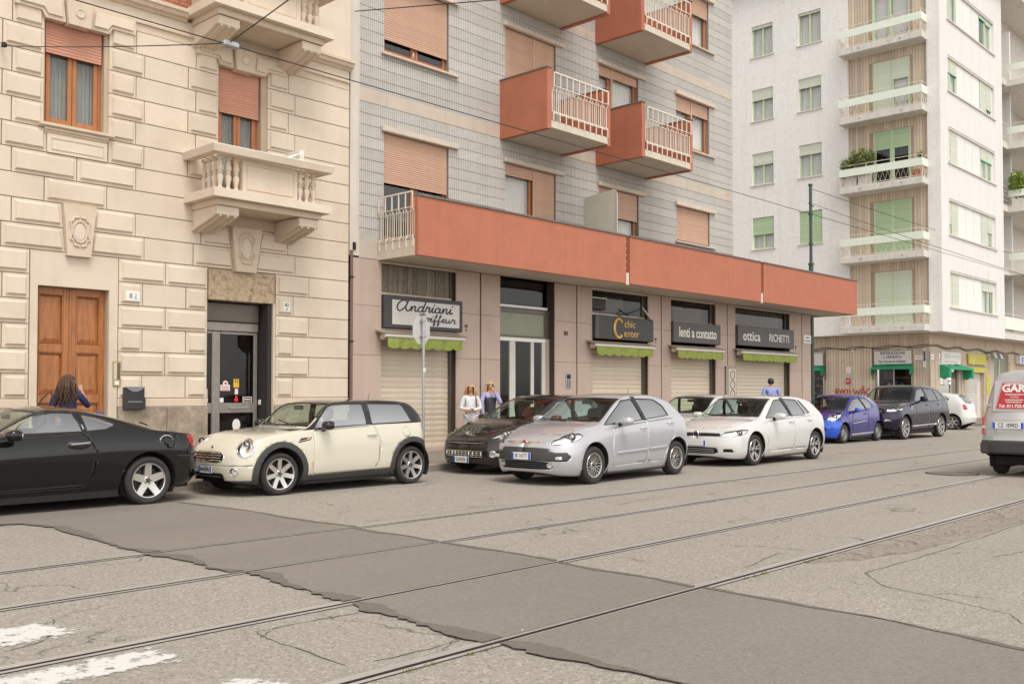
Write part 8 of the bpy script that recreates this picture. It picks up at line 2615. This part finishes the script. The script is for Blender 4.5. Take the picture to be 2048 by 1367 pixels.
w_ = wire('tram_wire', [(13.0, 16.95, 8.65 + 1.2), (13.6, 13.5, 9.3), (14.5, 8, 8.4)], 'short span wire anchored at the edge of the grey building', .011)
wire('tram_wire', [(45.5, 10, 5.53), (52, 6, 6.4), (60, 2, 8)], 'span wire crossing at the far right', .012)
# ================================================================ PEOPLE
M_SKIN = mat('skin', (0.55, 0.3, 0.2), .55, var=.06, vs=12)
M_SKIN2 = mat('skin_tan', (0.45, 0.24, 0.15), .55, var=.06, vs=12)
M_EYE = mat('eye_dark', (0.02, 0.015, 0.012), .2)
M_LIP = mat('lips', (0.4, 0.1, 0.09), .4)
def skin_mesh(name, chains, m, parent, sub=2):
    """chains: [(list of (x,y,z,r))]; identical points are shared so limbs join; grown with a Skin modifier"""
    v, e, r, ix = [], [], [], {}
    for ch in chains:
        prev = None
        for x, y, z, rad in ch:
            k = (round(x, 4), round(y, 4), round(z, 4))
            if k not in ix:
                ix[k] = len(v); v.append((x, y, z)); r.append(rad)
            if prev is not None and prev != ix[k]: e.append((prev, ix[k]))
            prev = ix[k]
    me = bpy.data.meshes.new(name)
    me.from_pydata(v, e, [])
    o = link(name, me, m, parent, local=True)
    md = o.modifiers.new('skin', 'SKIN')
    for i, sv in enumerate(me.skin_vertices[0].data if me.skin_vertices else []):
        sv.radius = (r[i], r[i])
    if not me.skin_vertices:
        bpy.context.view_layer.update()
    md.use_smooth_shade = True
    for i in range(len(v)):
        me.skin_vertices[0].data[i].radius = (r[i], r[i])
    deg = [sum(i in q for q in e) for i in range(len(v))]
    for i in range(len(v)): me.skin_vertices[0].data[i].use_root = i == deg.index(max(deg))
    s = o.modifiers.new('sub', 'SUBSURF'); s.levels = sub; s.render_levels = sub
    bpy.context.view_layer.update()                     # grow it now and keep the plain mesh
    m2 = bpy.data.meshes.new_from_object(o.evaluated_get(bpy.context.evaluated_depsgraph_get()))
    o.modifiers.clear()
    o.data = m2
    m2.shade_smooth()
    return o
def lerp(a, b, t): return tuple(a[i] + (b[i] - a[i]) * t for i in range(len(a)))
def hand(wrist, elbow, r=.0085, curl=.35, side=1):
    """palm and five separate bent fingers continuing the forearm; returns chains"""
    w, e = Vector(wrist), Vector(elbow)
    d = (w - e).normalized()
    s = d.cross(Vector((0, 1, .3))).normalized() * side
    n = s.cross(d).normalized()
    palm = w + d * .05
    ch = [[(*w, .024), (*palm, .026)]]
    for i, (off, ln) in enumerate(((-.03, .058), (-.011, .068), (.009, .072), (.028, .066))):
        b = palm + d * .03 + s * off
        k1 = b + (d * (1 - curl * .4) + n * curl * .8).normalized() * ln * .55
        k2 = k1 + (d * (1 - curl) + n * curl * 1.6).normalized() * ln * .5
        ch.append([(*palm, .026), (*b, .011), (*k1, r), (*k2, r * .85)])
    t0 = w + d * .03 + s * .034
    t1 = t0 + (d * .6 + s * .7 + n * .3).normalized() * .03
    t2 = t1 + (d * .9 + s * .2 + n * .5).normalized() * .026
    ch.append([(*palm, .026), (*t0, .013), (*t1, .011), (*t2, .009)])
    return ch
def person(label, loc, rz, H, J, skin, top, trousers, hair, female=True, top_name='jacket', sleeve=1.0):
    """J: right/left elbow and wrist (x = person's left positive, facing -y), head yaw in degrees"""
    p = empty('person', loc, label, 'person', None, R(rz))
    k = H / 1.68
    p.scale = (k, k, k)
    sw = .165 if female else .19
    hipw = .085
    hy = R(J.get('yaw', 0))
    def H3(x, y, z, r): return (x * math.cos(hy) + y * math.sin(hy) * -1, x * math.sin(hy) + y * math.cos(hy), z, r)
    pel, sp1, ch, nk = (0, 0, .93, .115), (0, .005, 1.1, .105), (0, .01, 1.28, .118), (0, .012, 1.4, .055)
    hb, hm, ht = H3(0, .005, 1.475, .052), H3(0, -.002, 1.555, .083), H3(0, .006, 1.615, .07)
    chin = H3(0, -.055, 1.487, .032)
    arms = []
    for s, nm in ((1, 'l'), (-1, 'r')):
        sh = (s * sw, .012, 1.355, .052)
        el, wr = J[nm]
        arms.append((s, sh, (*el, .038), (*wr, .024)))
    legs = []
    for s in (1, -1):
        st = J.get('stride', 0) * s
        legs.append([(s * hipw, 0, .86, .09), (s * hipw, -.03 - st * .5, .48, .058), (s * hipw, .0 - st, .09, .038)])
    body = [[pel, sp1, ch, nk, hb, hm, ht], [hm, chin]]
    for s, sh, el, wr in arms:
        body += [[ch, (s * sw * .55, .012, 1.36, .06), sh, el, wr]] + hand(wr[:3], el[:3], curl=J.get('curl', .35), side=s)
    for lg in legs: body += [[pel] + lg + [(lg[2][0], lg[2][1] - .12, .045, .034)]]
    skin_mesh('body', body, skin, p)
    g = .014
    tops = [[(0, 0, .76, .15), (0, 0, .92, .142), (0, .005, 1.1, .12), (0, .01, 1.28, .145), (0, .012, 1.42, .072)]]
    for s, sh, el, wr in arms:
        w2 = lerp((*el[:3], el[3]), (*wr[:3], wr[3]), sleeve)
        tops += [[(0, .01, 1.28, .145), (s * sw * .55, .012, 1.34, .095), (*sh[:3], sh[3] + g), (*el[:3], el[3] + g + .004), (*w2[:3], w2[3] + g)]]
    skin_mesh(top_name, tops, top, p)
    tr = []
    for lg in legs: tr += [[(0, 0, .93, .13), (lg[0][0], 0, .86, .105), (*lg[1][:3], .075), (lg[2][0], lg[2][1], .12, .058)]]
    skin_mesh('trousers', tr, trousers, p)
    q = MB()
    for lg in legs: q.ball((lg[2][0], lg[2][1] - .06, .04), .1, 8, (.45, 1.25, .42))
    for i, s in enumerate((1, -1)):
        lg = legs[i]
        MB().ball((lg[2][0], lg[2][1] - .06, .042), .1, 8, (.46, 1.3, .42)).build('shoe', M_BLACK, p, smooth=True, local=True)
    # face
    def F(x, y, z): a = H3(x, y, z, 0); return a[:3]
    for s in (-1, 1):
        MB().ball(F(s * .031, -.075, 1.555), .011, 6).build('eye', M_EYE, p, smooth=True, local=True)
        MB().ball(F(s * .082, .008, 1.55), .022, 6, (.5, .9, 1.3)).build('ear', skin, p, smooth=True, local=True)
        MB().tube([F(s * .018, -.08, 1.578), F(s * .045, -.073, 1.58)], .004, 4).build('eyebrow', hair, p, local=True)
    MB().ball(F(0, -.088, 1.533), .015, 6, (.75, 1.1, 1.4)).build('nose', skin, p, smooth=True, local=True)
    MB().ball(F(0, -.079, 1.503), .016, 6, (1.5, .5, .4)).build('mouth', M_LIP, p, smooth=True, local=True)
    return p, F, arms
def hair_long(p, F, m, length=.32, volume=1.0, wavy=.0, seed=1, back=True):
    """locks hanging from a cap over the scalp, parted over the face"""
    random.seed(seed)
    q = MB()
    for i in range(230):
        a = random.uniform(0, 2 * math.pi)
        el = random.uniform(-.1, 1.35)
        d = Vector((math.cos(a) * math.cos(el), math.sin(a) * math.cos(el), math.sin(el)))
        if d.y < -.35 and d.z < .62: continue                       # keep the face free
        front = d.y < .05
        root = Vector((d.x * .092, .01 + d.y * .1, 1.568 + d.z * .096))
        out = Vector((math.copysign(1, d.x), .45, 0)).normalized() if front else Vector((d.x, d.y + .2, 0)).normalized()
        ln = (length + .1 * d.z) * random.uniform(.75, 1.1)
        pts, rr = [], []
        for j in range(8):
            t = j / 7
            w = math.sin(t * 9 + i) * .016 * wavy * t
            q_ = root + out * (.05 * math.sin(min(1, t * 1.7) * 1.57) * volume * (1.1 - .5 * max(0, d.z))) + Vector((w, w * .6, -ln * t ** 1.25))
            mn = .09 + .012 * volume if q_.z > 1.47 else .07 + .03 * volume
            if front and q_.z < 1.62:                               # swept to the side of the face
                q_.x = math.copysign(max(abs(q_.x), .082 + .01 * volume), d.x)
                q_.y = max(q_.y, -.035)
            fl = Vector((q_.x, q_.y - .01, 0))
            if 1e-4 < fl.length < mn and t > .25: q_ += fl.normalized() * (mn - fl.length)
            pts.append(F(*q_)); rr.append(.0125 * (1 - .6 * t))
        q.tube(pts, rr, 5)
    cap = MB().ball((0, 0, 0), 1, 16)
    keep = [f for f in cap.f if sum(cap.v[i][2] for i in f) / len(f) > (.42 if sum(cap.v[i][1] for i in f) / len(f) < -.2 else -.35)]
    V = []
    for x, y, z in cap.v:
        n = 1 + .05 * mnoise.noise(Vector((x * 6, y * 6, z * 2)))
        V.append(F(x * .094 * n, .014 + y * .103 * n, 1.57 + z * .1 * n))
    q.add(V, keep)
    return q.build('hair', m, p, smooth=True, fix=False, local=True)
def hair_short(p, F, m, seed=2):
    random.seed(seed)
    q = MB()
    cap = MB().ball((0, 0, 0), 1, 16)
    V = []
    for x, y, z in cap.v:
        n = 1 + .05 * mnoise.noise(Vector((x * 5, y * 5, z * 5)))
        V.append(F(x * .093 * n, .014 + y * .1 * n, 1.57 + z * .1 * n))
    keep = []
    for f in cap.f:
        c = sum((Vector(cap.v[i]) for i in f), Vector()) / len(f)
        if c.z > .15 or (c.y > .0 and c.z > -.75): 
            if not (c.y < -.55 and c.z < .55): keep.append(f)
    q.add(V, keep)
    o = q.build('hair', m, p, smooth=True, fix=False, local=True)
    o.modifiers.new('s', 'SOLIDIFY').thickness = .012
    return o
M_HBROWN = mat('hair_brown', (0.075, 0.036, 0.02), .45, var=.4, vs=40)
M_HBLOND = mat('hair_blond', (0.5, 0.31, 0.13), .5, var=.35, vs=40)
M_HBLOND2 = mat('hair_pale_blond', (0.48, 0.36, 0.2), .5, var=.35, vs=40)
M_HDARK = mat('hair_dark', (0.02, 0.015, 0.013), .5, var=.3, vs=40)
M_NAVY = mat('navy_knit', (0.018, 0.022, 0.085), .8, var=.25, vs=20)
M_WJKT = mat('white_jacket', (0.62, 0.62, 0.63), .8, var=.1, vs=15)
M_LILAC = mat('lilac_cloth', (0.36, 0.34, 0.56), .8, var=.1, vs=15)
M_VEST = mat('dark_vest', (0.025, 0.025, 0.035), .7, var=.2, vs=15)
M_LTROU = mat('pale_trousers', (0.55, 0.52, 0.53), .8, var=.08, vs=15)
M_JEANS = mat('jeans', (0.06, 0.08, 0.15), .8, var=.15, vs=20)
M_SHIRT = mat('blue_shirt', (0.25, 0.3, 0.58), .8, var=.1, vs=15)
M_LEATH = mat('black_leather', (0.02, 0.02, 0.018), .35, var=.2, vs=15)
M_TANL = mat('tan_leather', (0.25, 0.07, 0.03), .5)
# woman with navy top, hand at her face, in front of the wooden door
p1, F1, a1 = person('person in a navy top with long brown hair, hand raised, by the wooden door', (6.12, 15.0, .13), 152, 1.66, dict(r=((-.29, -.06, 1.16), (-.19, -.06, 1.4)), l=((.24, .05, 1.1), (.25, -.08, .88)), yaw=-18, stride=.12, curl=.8), M_SKIN, M_NAVY, M_JEANS, M_HBROWN, sleeve=.3, top_name='knit_top')
hair_long(p1, F1, M_HBROWN, .33, 1.25, 1.0, 4)
bag = empty('shoulder_bag', (5.75, 14.95, 1.0), 'black leather bag hanging from the shoulder of the person in navy', 'bag')
q = MB().cbox(-.17, .17, -.07, .07, -.02, .3, .05)
q.v = [(x * (1 - .35 * z), y * (1 - .5 * z), z) for x, y, z in q.v]
o = q.build('bag_body', M_LEATH, bag, smooth=50, local=True)
MB().tube([(-.12, 0, .26), (-.02, .0, .42), (.1, .02, .52), (.14, .02, .4), (.12, 0, .27)], .012, 6).build('strap', M_LEATH, bag, smooth=True, local=True)
# pair talking by the pink pier
p2, F2, a2 = person('person in a white jacket with wavy blond hair, hands clasped, by the pink pier', (15.62, 16.0, .13), -38, 1.57, dict(r=((-.24, -.02, 1.08), (-.02, -.2, 1.06)), l=((.24, -.02, 1.08), (.0, -.21, 1.035)), yaw=-12, curl=.6), M_SKIN2, M_WJKT, M_LTROU, M_HBLOND)
hair_long(p2, F2, M_HBLOND, .22, 1.2, 1.6, 7)
bg2 = MB().tube([(.14, -.1, 1.12), (.13, -.125, 1.25), (.12, -.07, 1.41), (.13, .06, 1.38), (.16, .13, 1.15)], .013, 6).build('bag_strap', M_TANL, p2, smooth=True, local=True)
p3, F3, a3 = person('person in a dark vest over lilac sleeves with straight blond hair, hand to the mouth', (16.28, 16.02, .13), -28, 1.65, dict(r=((-.25, -.06, 1.1), (-.2, -.12, .87)), l=((.22, -.16, 1.13), (.06, -.17, 1.42)), yaw=-5, curl=.9), M_SKIN, M_LILAC, M_JEANS, M_HBLOND2, top_name='lilac_top')
hair_long(p3, F3, M_HBLOND2, .28, 1.0, .2, 9)
skin_mesh('vest', [[(0, 0, .76, .165), (0, 0, .92, .157), (0, .005, 1.1, .138), (0, .01, 1.28, .148), (0, .012, 1.39, .09)], [(0, .01, 1.28, .143), (.12, .012, 1.365, .07)], [(0, .01, 1.28, .143), (-.12, .012, 1.365, .07)]], M_VEST, p3)
# man in a blue shirt walking away
p4, F4, a4 = person('person with short dark hair in a blue shirt walking behind the white hatchback', (28.2, 15.2, .13), 140, 1.86, dict(r=((-.27, .02, 1.1), (-.27, -.1, .87)), l=((.27, .02, 1.1), (.27, -.08, .87)), yaw=-30, stride=.18), M_SKIN2, M_SHIRT, M_JEANS, M_HDARK, female=False, top_name='shirt')
hair_short(p4, F4, M_HDARK)
